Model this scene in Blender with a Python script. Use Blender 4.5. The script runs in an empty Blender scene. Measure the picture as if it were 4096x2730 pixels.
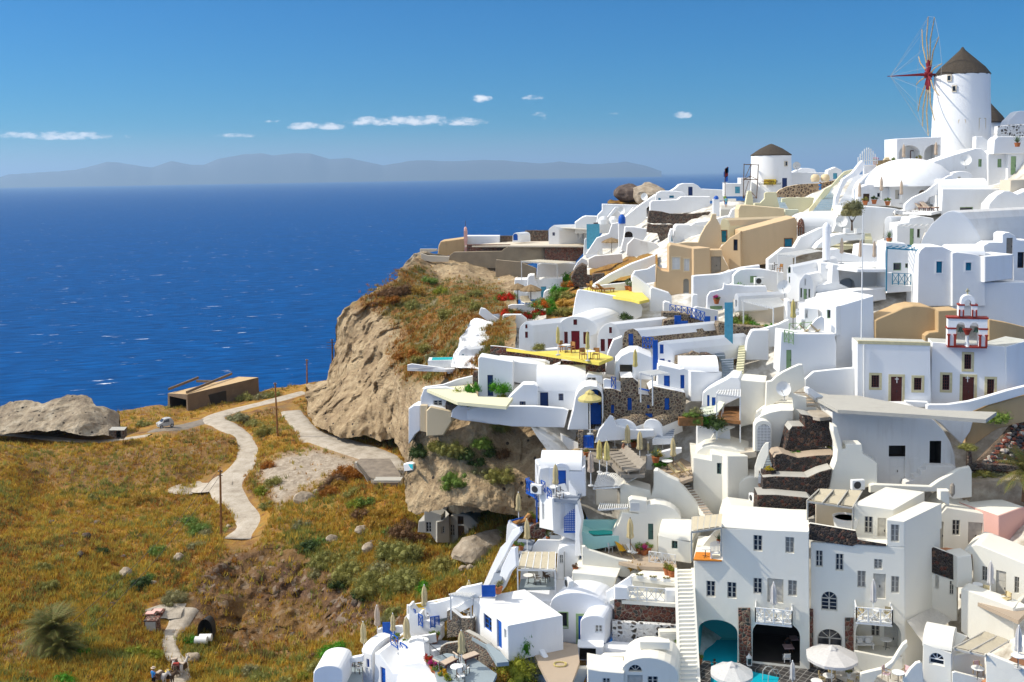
def pp(*a):
 return[(a[i]*10,a[i+1]*10)for i in range(0,len(a),2)]
def P1(*a):
 return list(zip(a[::2],a[1::2]))
import bpy,bmesh,math,random
import numpy as np
from mathutils import Vector as V3,Matrix,noise
from mathutils.geometry import tessellate_polygon
R_=random.Random(7)
NR=np.random.default_rng(11)
SC=bpy.context.scene
COL=SC.collection
rad=math.radians
K=1.7407
FP=2290*K
CX=2048.0
PITCH,ROLL,HZ=(rad(4.5),rad(-.966),402.2*K)
PY=HZ+math.tan(PITCH)*FP
CZ=115.0
CR=Matrix.Rotation(rad(90)-PITCH,3,'X')@Matrix.Rotation(ROLL,3,'Z')
cd=bpy.data.cameras.new('camera')
cam=bpy.data.objects.new('camera',cd)
COL.objects.link(cam)
cam.matrix_world=Matrix.Translation((0,0,CZ))@CR.to_4x4()
cd.sensor_width=36
cd.lens=36*FP/4096
cd.shift_y=-(1365-PY)/4096
cd.clip_start=1
cd.clip_end=400000
SC.camera=cam
CAM=V3((0,0,CZ))
_CRn=np.array(CR)
def ray(x,y):
 v=CR@V3(((x-CX)/FP,-(y-PY)/FP,-1))
 return v/v.y
def W(x,y,d):
 return CAM+ray(x,y)*d
def Wn(x,y,d):
 v=np.stack([(x-CX)/FP,-(y-PY)/FP,-np.ones_like(x)],-1)@_CRn.T
 v=v/v[...,1:2]
 return v*d[...,None]+np.array([0,0,CZ])
_o=[.0,.0,1.0]
def reg(x0,y0,s=2.2963):
 _o[:]=[x0,y0,s]
def z(x,y):
 return(_o[0]+x/_o[2],_o[1]+y/_o[2])
def ZW(x,y,d):
 return W(*z(x,y),d)
def onz(x,y,h):
 r=ray(*z(x,y))
 return CAM+r*((h-CZ)/r.z)
def arc(x0,y0,x1,y1,h,n=12,a0=0,a1=180):
 out=[]
 for i in range(n+1):
  a=rad(180-a0-(a1-a0)*i/n)
  t=(math.cos(a)+1)/2
  out.append((x0+(x1-x0)*t,y0+(y1-y0)*t-h*math.sin(a)))
 return out
def cur(pts,n=5):
 out=[]
 for i in range(len(pts)-1):
  p0,p1,p2,p3=(pts[max(i-1,0)],pts[i],pts[i+1],pts[min(i+2,len(pts)-1)])
  for k in range(n):
   t=k/n
   out.append(tuple((.5*(2*b+(c-a)*t+(2*a-5*b+4*c-e)*t*t+(3*b-a-3*c+e)*t**3)for a,b,c,e in zip(p0,p1,p2,p3))))
 out.append(tuple(pts[-1]))
 return out
class RBF:
 def __init__(s,pts):
  a=np.array(pts,float)
  s.p=a[:,:2]/500
  v=np.log(a[:,2])
  n=len(a)
  def k(r):
   return np.where(r>0,r*r*np.log(np.maximum(r,1e-09)),0)
  s.k=k
  A=np.zeros((n+3,n+3))
  A[:n,:n]=k(np.linalg.norm(s.p[:,None]-s.p[None],axis=2))+np.eye(n)*.002
  A[:n,n]=1
  A[:n,n+1:]=s.p
  A[n:,:n]=A[:n,n:].T
  s.w=np.linalg.solve(A,np.concatenate([v,np.zeros(3)]))
 def __call__(s,x,y):
  x=np.asarray(x,float)
  y=np.asarray(y,float)
  sh=x.shape
  q=np.stack([x.ravel(),y.ravel()],1)/500
  n=len(s.p)
  out=np.zeros(len(q))
  for i in range(0,len(q),20000):
   c=q[i:i+20000]
   out[i:i+20000]=s.k(np.linalg.norm(c[:,None]-s.p[None],axis=2))@s.w[:n]+s.w[n]+c@s.w[n+1:]
  return np.exp(out).reshape(sh)
M={}
class NT:
 def __init__(s,name):
  s.m=bpy.data.materials.new(name)
  s.m.use_nodes=True
  s.t=s.m.node_tree
  s.n=s.t.nodes
  s.b=s.n['Principled BSDF']
  s.out=s.n['Material Output']
  s.b.inputs['Roughness'].default_value=.85
  s.b.inputs['Specular IOR Level'].default_value=.25
  M[name]=s.m
 def node(s,typ,**kw):
  nd=s.n.new(typ)
  for k_,v in kw.items():
   if k_.startswith('i_'):
    key=k_[2:]
    key=int(key)if key.isdigit()else key.replace('_',' ')
    s.set(nd.inputs[key],v)
   else:
    setattr(nd,k_,v)
  return nd
 def set(s,inp,v):
  if hasattr(v,'links')and hasattr(v,'is_output'):
   s.t.links.new(v,inp)
  else:
   if inp.type=='RGBA' and(not isinstance(v,(int,float)))and(len(v)==3):
    v=(*v,1)
   inp.default_value=v
 def pos(s,sc=(1,1,1)):
  g=s.node('ShaderNodeNewGeometry').outputs['Position']
  if sc==(1,1,1):
   return g
  return s.node('ShaderNodeVectorMath',operation='MULTIPLY',i_0=g,i_1=sc).outputs[0]
 def noise(s,scale,detail=4,rough=.55,vec=None,dist=0):
  return s.node('ShaderNodeTexNoise',i_Vector=vec if vec is not None else s.pos(),i_Scale=scale,i_Detail=detail,i_Roughness=rough,i_Distortion=dist).outputs['Fac']
 def ramp(s,fac,stops,interp='LINEAR'):
  r=s.node('ShaderNodeValToRGB',i_Fac=fac)
  e=r.color_ramp.elements
  r.color_ramp.interpolation=interp
  while len(e)<len(stops):
   e.new(.5)
  for el,(p,c)in zip(e,stops):
   el.position=p
   el.color=(*c,1)if not isinstance(c,(int,float))else(c,c,c,1)
  return r.outputs['Color']
 def mix(s,f,a,b,bt='MIX'):
  m=s.node('ShaderNodeMix',data_type='RGBA',blend_type=bt)
  s.set(m.inputs[0],f)
  s.set(m.inputs[6],a)
  s.set(m.inputs[7],b)
  return m.outputs[2]
 def math(s,op,a,b=.0,c=None,clamp=False):
  m=s.node('ShaderNodeMath',operation=op,use_clamp=clamp)
  s.set(m.inputs[0],a)
  s.set(m.inputs[1],b)
  if c is not None:
   s.set(m.inputs[2],c)
  return m.outputs[0]
 def bump(s,h,strength=.3,dist=.05):
  s.set(s.b.inputs['Normal'],s.node('ShaderNodeBump',i_Height=h,i_Strength=strength,i_Distance=dist).outputs[0])
 def col(s,c):
  s.set(s.b.inputs['Base Color'],c)
def plaster(name,c,dirt=(.55,.5,.42),amt=.35,rough=.9):
 t=NT(name)
 n1=t.noise(.35,5,.6)
 st=t.noise(1.0,4,.6,t.pos((1.3,1.3,.16)))
 f=t.math('MULTIPLY',t.ramp(n1,[(.42,.0),(.72,1.0)]),t.ramp(st,[(.45,.0),(.75,1.0)]))
 base=t.mix(t.math('MULTIPLY',f,amt),c,dirt)
 n2=t.noise(.12,3)
 base=t.mix(t.ramp(n2,[(.3,.0),(.7,.5)]),base,tuple((min(x*y,.86)for x,y in zip(c,(.93,.95,1.0)))))
 t.col(base)
 t.set(t.b.inputs['Roughness'],rough)
 h=t.mix(.35,t.noise(1.4,3),t.noise(9,4))
 t.bump(h,.35,.06)
 return t
def paint(name,c,rough=.5,var=.12):
 t=NT(name)
 n1=t.noise(3,3)
 t.col(t.mix(t.ramp(n1,[(.3,.0),(.7,1.0)]),c,tuple((x*(1-var*1.6)for x in c))))
 t.set(t.b.inputs['Roughness'],rough)
 return t
def stone(name,stops,mortar,scale=2.2,mw=.07,bump=.8):
 t=NT(name)
 p=t.pos()
 pw=t.node('ShaderNodeVectorMath',operation='ADD',i_0=p,i_1=t.node('ShaderNodeVectorMath',operation='SCALE',i_0=t.node('ShaderNodeTexNoise',i_Scale=scale*1.3,i_Vector=p).outputs['Color'],i_Scale=.25/scale*1.6).outputs[0]).outputs[0]
 v=t.node('ShaderNodeTexVoronoi',i_Vector=pw,i_Scale=scale)
 e=t.node('ShaderNodeTexVoronoi',feature='DISTANCE_TO_EDGE',i_Vector=pw,i_Scale=scale).outputs['Distance']
 sep=t.node('ShaderNodeSeparateColor',i_Color=v.outputs['Color'])
 c=t.ramp(sep.outputs[0],stops,'CONSTANT' if len(stops)>3 else 'LINEAR')
 c=t.mix(t.ramp(t.noise(14,3),[(.35,.0),(.7,.45)]),c,(.12,.1,.08))
 mk=t.ramp(e,[(mw*.5,.0),(mw,1.0)])
 c=t.mix(mk,t.mix(t.ramp(t.noise(2),[(.3,.0),(.7,.4)]),mortar,(.3,.25,.2)),c)
 t.col(c)
 t.bump(t.math('ADD',t.ramp(e,[(0,.0),(.25,1.0)]),t.math('MULTIPLY',t.noise(10),.4)),bump,.12)
 return t
plaster('white',(.8,.8,.79))
plaster('cream',(.8,.765,.66),(.55,.48,.36),.3)
plaster('whiteb',(.77,.78,.8),(.6,.58,.52),.25)
plaster('oldwhite',(.74,.72,.68),(.38,.3,.22),.75)
plaster('ochre',(.6,.43,.25),(.42,.3,.18),.7)
plaster('ochre2',(.66,.53,.34),(.45,.34,.2),.6)
plaster('paleyellow',(.7,.66,.44),(.6,.5,.3),.3)
plaster('beige',(.62,.54,.42),(.45,.38,.28),.4)
plaster('sage',(.6,.63,.5),(.5,.5,.4),.3)
plaster('pinkp',(.72,.42,.36),(.5,.28,.22),.4)
plaster('yellow',(.72,.58,.1),(.6,.45,.1),.3,.6)
plaster('greyfloor',(.27,.32,.34),(.2,.22,.22),.5,.6)
plaster('bluefloor',(.16,.3,.36),(.2,.3,.32),.5,.6)
plaster('bluefloor2',(.22,.25,.3),(.16,.2,.24),.5,.6)
plaster('tanfloor',(.42,.33,.24),(.3,.24,.18),.5)
plaster('rosefloor',(.6,.28,.14),(.5,.25,.15),.5)
plaster('turqwall',(.42,.7,.64),(.4,.6,.55),.3)
plaster('cement',(.42,.4,.35),(.25,.23,.2),.7)
plaster('roofgrey',(.5,.5,.45),(.3,.3,.26),.8)
plaster('tuffplaster',(.52,.36,.19),(.36,.24,.12),.9)
paint('blue',(.012,.1,.46))
paint('dkblue',(.012,.035,.13))
paint('teal',(.02,.22,.36))
paint('ltblue',(.1,.38,.52))
paint('red',(.2,.012,.02))
paint('brown',(.11,.03,.025))
paint('green',(.3,.44,.22))
paint('dkgreen',(.06,.13,.11))
paint('palegreen',(.38,.5,.3))
paint('wood',(.3,.14,.05),.6,.3)
paint('palewood',(.5,.36,.18),.6,.3)
paint('dkwood',(.1,.055,.03),.6,.3)
paint('teak',(.42,.2,.06),.6,.25)
paint('greydoor',(.56,.53,.46))
paint('whitep',(.78,.78,.76),.5,.05)
paint('black',(.012,.012,.014))
paint('iron',(.05,.05,.05),.5)
paint('creamtrim',(.62,.55,.33))
paint('redtrim',(.33,.035,.02))
paint('yellowp',(.72,.5,.05))
paint('yellowcloth',(.8,.42,.02),.9)
paint('steel',(.45,.45,.44),.4)
paint('rust',(.16,.09,.05),.8,.4)
paint('terracotta',(.42,.14,.05),.8,.2)
paint('orangep',(.68,.24,.03),.6)
paint('skin',(.42,.2,.12),.6)
paint('skindark',(.2,.09,.05),.6)
paint('pinkcloth',(.66,.46,.46),.9)
paint('lounge',(.3,.26,.21),.8)
paint('bronze',(.05,.1,.07),.5)
paint('shirtblue',(.03,.22,.55),.9)
paint('shirtteal',(.12,.45,.5),.9)
paint('shirtgreen',(.2,.45,.04),.9)
paint('cloth',(.72,.72,.7),.9,.05)
paint('limegreen',(.01,.22,.08),.5)
paint('plasticblue',(.02,.22,.55),.4)
def fabric(name,c):
 t=NT(name)
 w=t.noise(2.2,3,.6,t.pos((3,3,.35)))
 t.col(t.mix(t.ramp(w,[(.3,.0),(.7,1.0)]),c,tuple((x*.82 for x in c))))
 tr=t.node('ShaderNodeBsdfTranslucent',i_Color=(*[x*.8 for x in c],1))
 mx=t.node('ShaderNodeMixShader',i_Fac=.22)
 t.t.links.new(t.b.outputs[0],mx.inputs[1])
 t.t.links.new(tr.outputs[0],mx.inputs[2])
 t.t.links.new(mx.outputs[0],t.out.inputs[0])
 return t
fabric('canvas',(.72,.6,.34))
fabric('canvasyellow',(.74,.62,.24))
fabric('canvaspink',(.7,.56,.43))
fabric('canvaswhite',(.74,.71,.68))
fabric('canvasbeige',(.68,.6,.44))
fabric('sailwhite',(.78,.74,.66))
stone('redstone',[(0,(.13,.035,.022)),(.3,(.19,.05,.03)),(.55,(.1,.03,.022)),(.8,(.07,.06,.055))],(.3,.2,.15),3.2,.06)
stone('tilestone',[(0,(.15,.04,.028)),(.3,(.19,.06,.035)),(.6,(.11,.035,.028)),(.78,(.05,.055,.05)),(.92,(.24,.17,.11))],(.26,.19,.14),3.0,.07)
stone('lava',[(0,(.025,.02,.02)),(.35,(.055,.035,.03)),(.6,(.12,.035,.022)),(.72,(.035,.03,.03)),(.9,(.2,.11,.07))],(.07,.055,.045),3.6,.05,1)
stone('buffstone',[(0,(.06,.05,.045)),(.25,(.14,.1,.08)),(.5,(.1,.05,.035)),(.7,(.2,.16,.12))],(.36,.28,.18),3.4,.16)
stone('greystone',[(0,(.15,.13,.11)),(.3,(.22,.18,.14)),(.55,(.2,.1,.07)),(.75,(.1,.09,.085))],(.3,.25,.18),5.0,.09)
stone('rubblewall',[(0,(.09,.075,.065)),(.35,(.17,.12,.09)),(.6,(.12,.055,.04)),(.8,(.24,.18,.13))],(.16,.12,.09),3.2,.05,1)
stone('spotwhite',[(0,(.05,.045,.04)),(.4,(.12,.1,.09)),(.7,(.78,.78,.77)),(.8,(.78,.78,.77))],(.78,.78,.77),2.6,.22,.4)
stone('whitestones',[(0,(.45,.47,.5)),(.5,(.62,.64,.68))],(.18,.17,.16),2.2,.1)
stone('spottan',[(0,(.06,.045,.035)),(.4,(.1,.07,.05)),(.8,(.15,.1,.07))],(.5,.36,.22),2.3,.2)
def mk_tiles():
 t=NT('slatetile')
 p=t.node('ShaderNodeMapping',i_Vector=t.pos())
 p.inputs['Rotation'].default_value=(0,0,rad(38))
 b=t.node('ShaderNodeTexBrick',i_Vector=p.outputs[0],offset=0,i_Color1=(.045,.042,.042,1),i_Color2=(.075,.068,.065,1),i_Mortar=(.34,.33,.31,1),i_Scale=1.0)
 b.inputs['Mortar Size'].default_value=.02
 b.inputs['Brick Width'].default_value=.55
 b.inputs['Row Height'].default_value=.55
 t.col(b.outputs['Color'])
 t.set(t.b.inputs['Roughness'],.5)
 t=NT('block')
 p=t.node('ShaderNodeMapping',i_Vector=t.pos())
 p.inputs['Rotation'].default_value=(rad(90),0,rad(35))
 b=t.node('ShaderNodeTexBrick',i_Vector=p.outputs[0],i_Color1=(.2,.145,.1,1),i_Color2=(.16,.115,.08,1),i_Mortar=(.1,.075,.055,1),i_Scale=1.0)
 b.inputs['Mortar Size'].default_value=.025
 b.inputs['Brick Width'].default_value=.5
 b.inputs['Row Height'].default_value=.25
 t.col(t.mix(t.ramp(t.noise(.6),[(.3,.0),(.8,.5)]),b.outputs['Color'],(.24,.18,.12)))
 t.bump(b.outputs['Fac'],.5,-.03)
 t=NT('boardconcrete')
 w=t.node('ShaderNodeTexWave',bands_direction='Z',i_Vector=t.pos(),i_Scale=1.6,i_Distortion=1.5,i_Detail=2)
 c=t.mix(t.ramp(t.noise(.5,5),[(.3,.0),(.7,1.0)]),(.36,.29,.2),(.26,.21,.15))
 t.col(t.mix(t.math('MULTIPLY',w.outputs['Fac'],.35),c,(.2,.16,.11)))
 t.bump(w.outputs['Fac'],.4,.05)
 t=NT('thatch')
 w=t.noise(6,4,.7,t.pos((2,2,.5)))
 t.col(t.ramp(w,[(.3,(.035,.028,.022)),(.55,(.075,.06,.045)),(.75,(.15,.12,.085))]))
 t.bump(w,1,.12)
 t=NT('straw')
 w=t.noise(9,4,.7,t.pos((2,2,.5)))
 t.col(t.ramp(w,[(.3,(.14,.085,.04)),(.7,(.42,.3,.16))]))
 t.bump(w,1,.12)
 t=NT('glass')
 t.col(t.mix(t.ramp(t.noise(1.5),[(.4,.0),(.6,1.0)]),(.012,.014,.017),(.035,.04,.05)))
 t.set(t.b.inputs['Roughness'],.12)
 t.set(t.b.inputs['Specular IOR Level'],.5)
 t=NT('curtain')
 t.col(t.mix(t.noise(3),(.2,.19,.17),(.33,.31,.28)))
 t.set(t.b.inputs['Roughness'],.35)
 t=NT('poolwater')
 t.col((.01,.4,.52))
 t.set(t.b.inputs['Roughness'],.08)
 t.set(t.b.inputs['Specular IOR Level'],.4)
 t.bump(t.noise(2.2,3),.15,.06)
 t=NT('greenpool')
 t.col((.02,.42,.36))
 t.set(t.b.inputs['Roughness'],.08)
 t.bump(t.noise(2.2,3),.15,.06)
 t=NT('cavewall')
 t.col(t.mix(t.noise(.6),(.05,.46,.5),(.1,.55,.56)))
 t.bump(t.noise(2,3),.3,.1)
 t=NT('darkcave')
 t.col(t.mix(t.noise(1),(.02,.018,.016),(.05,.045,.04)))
mk_tiles()
def tag(o,label=None,cat=None,group=None,kind=None):
 if label:
  o['label']=label
 if cat:
  o['category']=cat
 if group:
  o['group']=group
 if kind:
  o['kind']=kind
 return o
def TH(name,label,cat,loc,group=None,rz=0):
 o=bpy.data.objects.new(name,None)
 COL.objects.link(o)
 o.location=loc
 o.rotation_euler=(0,0,rz)
 o.empty_display_size=.3
 return tag(o,label,cat,group)
class MB:
 def __init__(s):
  s.v=[]
  s.f=[]
  s.off=V3((0,0,0))
  s.rz=None
 def add(s,vs,fs):
  b=len(s.v)
  s.v+=[tuple(v)for v in vs]
  s.f+=[tuple((b+i for i in f))for f in fs]
  return s
 def box(s,x0,y0,z0,x1,y1,z1,bev=0):
  if x0>x1:
   x0,x1=(x1,x0)
  if y0>y1:
   y0,y1=(y1,y0)
  if z0>z1:
   z0,z1=(z1,z0)
  return s.add([(x0,y0,z0),(x1,y0,z0),(x1,y1,z0),(x0,y1,z0),(x0,y0,z1),(x1,y0,z1),(x1,y1,z1),(x0,y1,z1)],[(3,2,1,0),(4,5,6,7),(0,1,5,4),(1,2,6,5),(2,3,7,6),(3,0,4,7)])
 def ob(s,o,u,v,w):
  o,u,v,w=map(V3,(o,u,v,w))
  p=[o,o+u,o+u+v,o+v]
  p+=[q+w for q in p]
  f=[(3,2,1,0),(4,5,6,7),(0,1,5,4),(1,2,6,5),(2,3,7,6),(3,0,4,7)]
  if u.cross(v).dot(w)<0:
   f=[tuple(reversed(q))for q in f]
  return s.add(p,f)
 def bar(s,a,b,t,t2=None,n=6):
  a,b=(V3(a),V3(b))
  d=b-a
  if d.length<1e-06:
   return s
  d.normalize()
  x=d.orthogonal().normalized()
  y=d.cross(x)
  t2=t if t2 is None else t2
  ring=lambda c,r:[c+(x*math.cos(2*math.pi*i/n)+y*math.sin(2*math.pi*i/n))*r for i in range(n)]
  return s.add(ring(a,t)+ring(b,t2),[(i,(i+1)%n,n+(i+1)%n,n+i)for i in range(n)]+[tuple(range(n))[::-1],tuple(range(n,2*n))])
 def sb(s,a,b,w,h=None):
  a,b=(V3(a),V3(b))
  d=(b-a).normalized()
  h=w if h is None else h
  up=V3((0,0,1))if abs(d.z)<.95 else V3((0,1,0))
  x=d.cross(up).normalized()
  y=x.cross(d)
  return s.ob(a-x*w/2-y*h/2,x*w,y*h,b-a)
 def lat(s,prof,n=16,c=(0,0,0),rx=1,flute=0,nf=8):
  rings=[]
  for r,h in prof:
   ring=[]
   for i in range(n):
    a=2*math.pi*i/n
    rr=r*(1+flute*math.cos(nf*a))if flute else r
    ring.append((c[0]+rr*math.cos(a)*rx,c[1]+rr*math.sin(a),c[2]+h))
   rings.append(ring)
  vs=[p for r in rings for p in r]
  fs=[]
  for k in range(len(prof)-1):
   for i in range(n):
    j=(i+1)%n
    fs.append((k*n+i,k*n+j,(k+1)*n+j,(k+1)*n+i))
  fs.append(tuple(range(n))[::-1])
  fs.append(tuple(((len(prof)-1)*n+i for i in range(n))))
  return s.add(vs,fs)
 def mk(s,name,mat,parent=None,loc=None,smooth=None):
  me=bpy.data.meshes.new(name)
  me.from_pydata(s.v,[],s.f)
  me.update()
  me.materials.append(M[mat]if isinstance(mat,str)else mat)
  if smooth:
   me.polygons.foreach_set('use_smooth',[True]*len(me.polygons))
   me.set_sharp_from_angle(angle=rad(smooth))
  o=bpy.data.objects.new(name,me)
  COL.objects.link(o)
  if parent:
   o.parent=parent
  if loc is not None:
   o.location=loc
  return o
def dup(root,loc,rz=None,label=None,group=None,scale=None):
 def cp(o,par):
  c=o.copy()
  COL.objects.link(c)
  c.parent=par
  for ch in o.children:
   cp(ch,c)
  return c
 r=cp(root,None)
 r.location=loc
 if rz is not None:
  r.rotation_euler=(0,0,rz)
 if scale is not None:
  r.scale=(scale,)*3 if isinstance(scale,(int,float))else scale
 tag(r,label,None,group)
 return r
class VP:
 def __init__(s,x,y,d,yaw=0):
  s.p=ZW(x,y,d)
  a=rad(yaw)
  s.u=V3((math.cos(a),-math.sin(a),0))
  s.n=V3((-math.sin(a),-math.cos(a),0))
 def hit(s,x,y):
  r=ray(*z(x,y))
  t=(s.p-CAM).dot(s.n)/r.dot(s.n)
  return CAM+r*t
 def sz(s,x,y):
  q=s.hit(x,y)
  return((q-s.p).dot(s.u),q.z)
 def w(s,a,h,back=.0):
  v=s.p+s.u*a-s.n*back
  v.z=h
  return v
def area2(p):
 return sum((p[i-1][0]*p[i][1]-p[i][0]*p[i-1][1]for i in range(len(p))))
def clean(p,e=.012):
 out=[]
 for q in p:
  if not out or abs(q[0]-out[-1][0])+abs(q[1]-out[-1][1])>e:
   out.append(q)
 if len(out)>2 and abs(out[0][0]-out[-1][0])+abs(out[0][1]-out[-1][1])<e:
  out.pop()
 return out
def inset(p,r):
 n=len(p)
 out=[]
 for i in range(n):
  a,b,c=(V3(p[i-1]),V3(p[i]),V3(p[(i+1)%n]))
  e1=(b-a).normalized()
  e2=(c-b).normalized()
  n1=V3((-e1 .y,e1 .x))
  n2=V3((-e2 .y,e2 .x))
  m=n1+n2
  k=max(m.length_squared/2,.35)
  q=b+m/2*(r/k*1.0)if m.length>.1 else b+n1*r
  out.append((q.x,q.y))
 return out
def prism(root,pl,poly,L,wall='white',roof=None,r=.12,holes=(),ext=None,wname='wall',rname='roof',zmin=None):
 o0=root.location if root is not None else V3((0,0,0))
 poly=clean(poly)
 if area2(poly)<0:
  poly=poly[::-1]
 ext=-pl.n*L if ext is None else V3(ext)
 k=min(r,L*.45)
 rings=[(inset(poly,r),.0),(inset(poly,r*.32),k*.32),(poly,k)]if r>0 else[(poly,.0)]
 en=ext.normalized()
 Lx=ext.length
 back=Lx-k if r>0 else Lx
 rings.append((poly,back))
 if r>0:
  rings+=[(inset(poly,r*.32),Lx-k*.32),(inset(poly,r),Lx)]
 n=len(poly)
 V=[pl.p+pl.u*a+en*dd for pg,dd in rings for a,h in pg]
 hs=[h for pg,dd in rings for a,h in pg]
 for v,h,(a,dd)in zip(V,hs,[(a,dd)for pg,dd in rings for a,h in pg]):
  v.z=h+en.z*dd
 V=[v-o0 for v in V]
 up=[]
 for i in range(n):
  a,b=(poly[i],poly[(i+1)%n])
  dx,dz=(b[0]-a[0],b[1]-a[1])
  up.append(-dx/max(math.hypot(dx,dz),1e-06))
 w,rf=(MB(),MB())
 for kx in range(len(rings)-1):
  for i in range(n):
   j=(i+1)%n
   q=[V[kx*n+i],V[kx*n+j],V[(kx+1)*n+j],V[(kx+1)*n+i]]
   mid=r>0 and kx==2 or r<=0
   if roof and up[i]>.3 and(kx>=2 or r<=0):
    rf.add(q,[(0,3,2,1)])
   else:
    w.add(q,[(0,3,2,1)])
 front=rings[0][0]
 fv=[V3((a,h,0))for a,h in front]
 loops=[fv]
 hl=[]
 for ho,rd,rm in holes:
  ho=clean(ho)
  if area2(ho)>0:
   ho=ho[::-1]
  hl.append(ho)
  loops.append([V3((a,h,0))for a,h in ho])
 flat=[v for l in loops for v in l]
 tr=tessellate_polygon(loops)
 pts=[]
 for v in flat:
  q=pl.p+pl.u*v.x
  q.z=v.y
  pts.append(q-o0)
 fs=[]
 for t in tr:
  a,b,c=(flat[i]for i in t)
  fs.append(t if(b-a).cross(c-a).z>0 else t[::-1])
 w.add(pts,fs)
 m=len(rings)-1
 bt=tessellate_polygon([[V3((a,h,0))for a,h in rings[m][0]]])
 bv=V[m*n:(m+1)*n]
 w.add(bv,[tuple(t)for t in bt])
 rev={}
 for(ho,rd,rm),hh in zip(holes,hl):
  b=rev.setdefault(rm or wall,MB())
  a0=[pl.p+pl.u*a for a,h in hh]
  for v,(a,h)in zip(a0,hh):
   v.z=h
  f0=[v-o0 for v in a0]
  f1=[v-pl.n*rd for v in f0]
  q=len(hh)
  b.add(f0+f1,[(i,(i+1)%q,q+(i+1)%q,q+i)for i in range(q)])
  b.add(f1,[tuple(range(q))[::-1]])
 if rev.get(wall):
  w.add(rev[wall].v,rev[wall].f)
 ow=w.mk(wname,wall,root,smooth=35)
 for rm,b in rev.items():
  if rm!=wall:
   b.mk('cave_interior',rm,root if root is not None else ow)
 if rf.f:
  rf.mk(rname,roof,root if root is not None else ow,smooth=35)
 return ow
def opn(pl,x0,y0,x1,y1,arch=.0):
 xm=(x0+x1)/2
 a0=pl.sz(x0,(y0+y1)/2)[0]
 a1=pl.sz(x1,(y0+y1)/2)[0]
 h1=pl.sz(xm,y0)[1]
 h0=pl.sz(xm,y1)[1]
 if not arch:
  return[(a0,h0),(a1,h0),(a1,h1),(a0,h1)]
 hs=h1-(a1-a0)*arch
 n=12
 out=[(a0,h0),(a1,h0)]
 for i in range(n+1):
  t=math.pi*i/n
  out.append(((a0+a1)/2+(a1-a0)/2*math.cos(t),hs+(h1-hs)*math.sin(t)))
 return out
STY={'wb':('greydoor','glass',2,3),'wc':('greydoor','curtain',2,3),'blue':('blue','blue',2,1),'bluew':('blue','glass',2,3),'dkblue':('dkblue','curtain',2,3),'red':('red','brown',2,3),'teal':('teal','teal',2,2),'green':('green','green',2,1),'greenw':('green','glass',1,1),'tealw':('dkgreen','glass',2,2),'brown':('dkwood','glass',2,3),'church':('brown','black',3,5),'boards':('whitep','cloth',2,2),'woodw':('wood','curtain',2,2),'plain':('whitep','glass',1,1),'grey':('greydoor','glass',2,2),'dark':('dkwood','glass',1,1),'old':('steel','glass',2,3),'ltblue':('ltblue','ltblue',2,1),'white':('whitep','curtain',2,2)}
DST={'blue':'blue','dkblue':'dkblue','red':'red','brown':'brown','green':'green','grey':'greydoor','teal':'teal','wood':'wood','dkwood':'dkwood','dkgreen':'dkgreen','ltblue':'ltblue','white':'whitep','cream':'creamtrim','black':'black','old':'oldwhite','palegreen':'palegreen','greybrown':'lounge'}
def WD(root,pl,ho,sty,rd,arch,trim=None,label=None):
 o0=root.location
 fr,pn,nc,nr=STY[sty]
 a0=min((p[0]for p in ho))
 a1=max((p[0]for p in ho))
 h0=min((p[1]for p in ho))
 h1=max((p[1]for p in ho))
 w,h=(a1-a0,h1-h0)
 t=max(min(.07,w*.13),.03)
 f=MB()
 P=lambda a,hh,b:pl.w(a,hh,b)-o0
 def bx(xa,xb,ya,yb,b0,b1):
  f.ob(P(xa,ya,b1),pl.u*(xb-xa),V3((0,0,yb-ya)),pl.n*(b1-b0))
 hs=h1-w*arch if arch else h1
 bx(a0,a0+t,h0,hs,rd-.07,rd-.004)
 bx(a1-t,a1,h0,hs,rd-.07,rd-.004)
 bx(a0+t,a1-t,h0,h0+t,rd-.07,rd-.004)
 if not arch:
  bx(a0+t,a1-t,h1-t,h1,rd-.07,rd-.004)
 else:
  bx(a0+t,a1-t,hs-t/2,hs+t/2,rd-.07,rd-.004)
  c=(a0+a1)/2
  n=10
  for i in range(n):
   A,B=(math.pi*i/n,math.pi*(i+1)/n)
   f.sb(P(c+w/2*.95*math.cos(A),hs+(h1-hs)*.95*math.sin(A),rd-.04),P(c+w/2*.95*math.cos(B),hs+(h1-hs)*.95*math.sin(B),rd-.04),t)
  if w>.7:
   for A in(45,90,135):
    f.sb(P(c,hs,rd-.03),P(c+w/2*.95*math.cos(rad(A)),hs+(h1-hs)*.95*math.sin(rad(A)),rd-.03),t*.7)
 for i in range(1,nc):
  x=a0+w*i/nc
  tt=t*(.8 if nc==2 else .35)
  bx(x-tt,x+tt,h0+t,hs-t,rd-.065,rd-.004)
 for i in range(1,nr):
  y=h0+(hs-h0)*i/nr
  bx(a0+t,a1-t,y-t*.28,y+t*.28,rd-.045,rd-.004)
 fo=f.mk('window',fr,root)
 if label:
  fo['label']=label
 g=MB()
 g.add([P(a,hh,rd-.012)for a,hh in ho],[tuple(range(len(ho)))])
 g.mk('pane',pn,fo)
 if trim:
  SR(fo,o0,pl,ho,arch,trim)
 return fo
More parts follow.
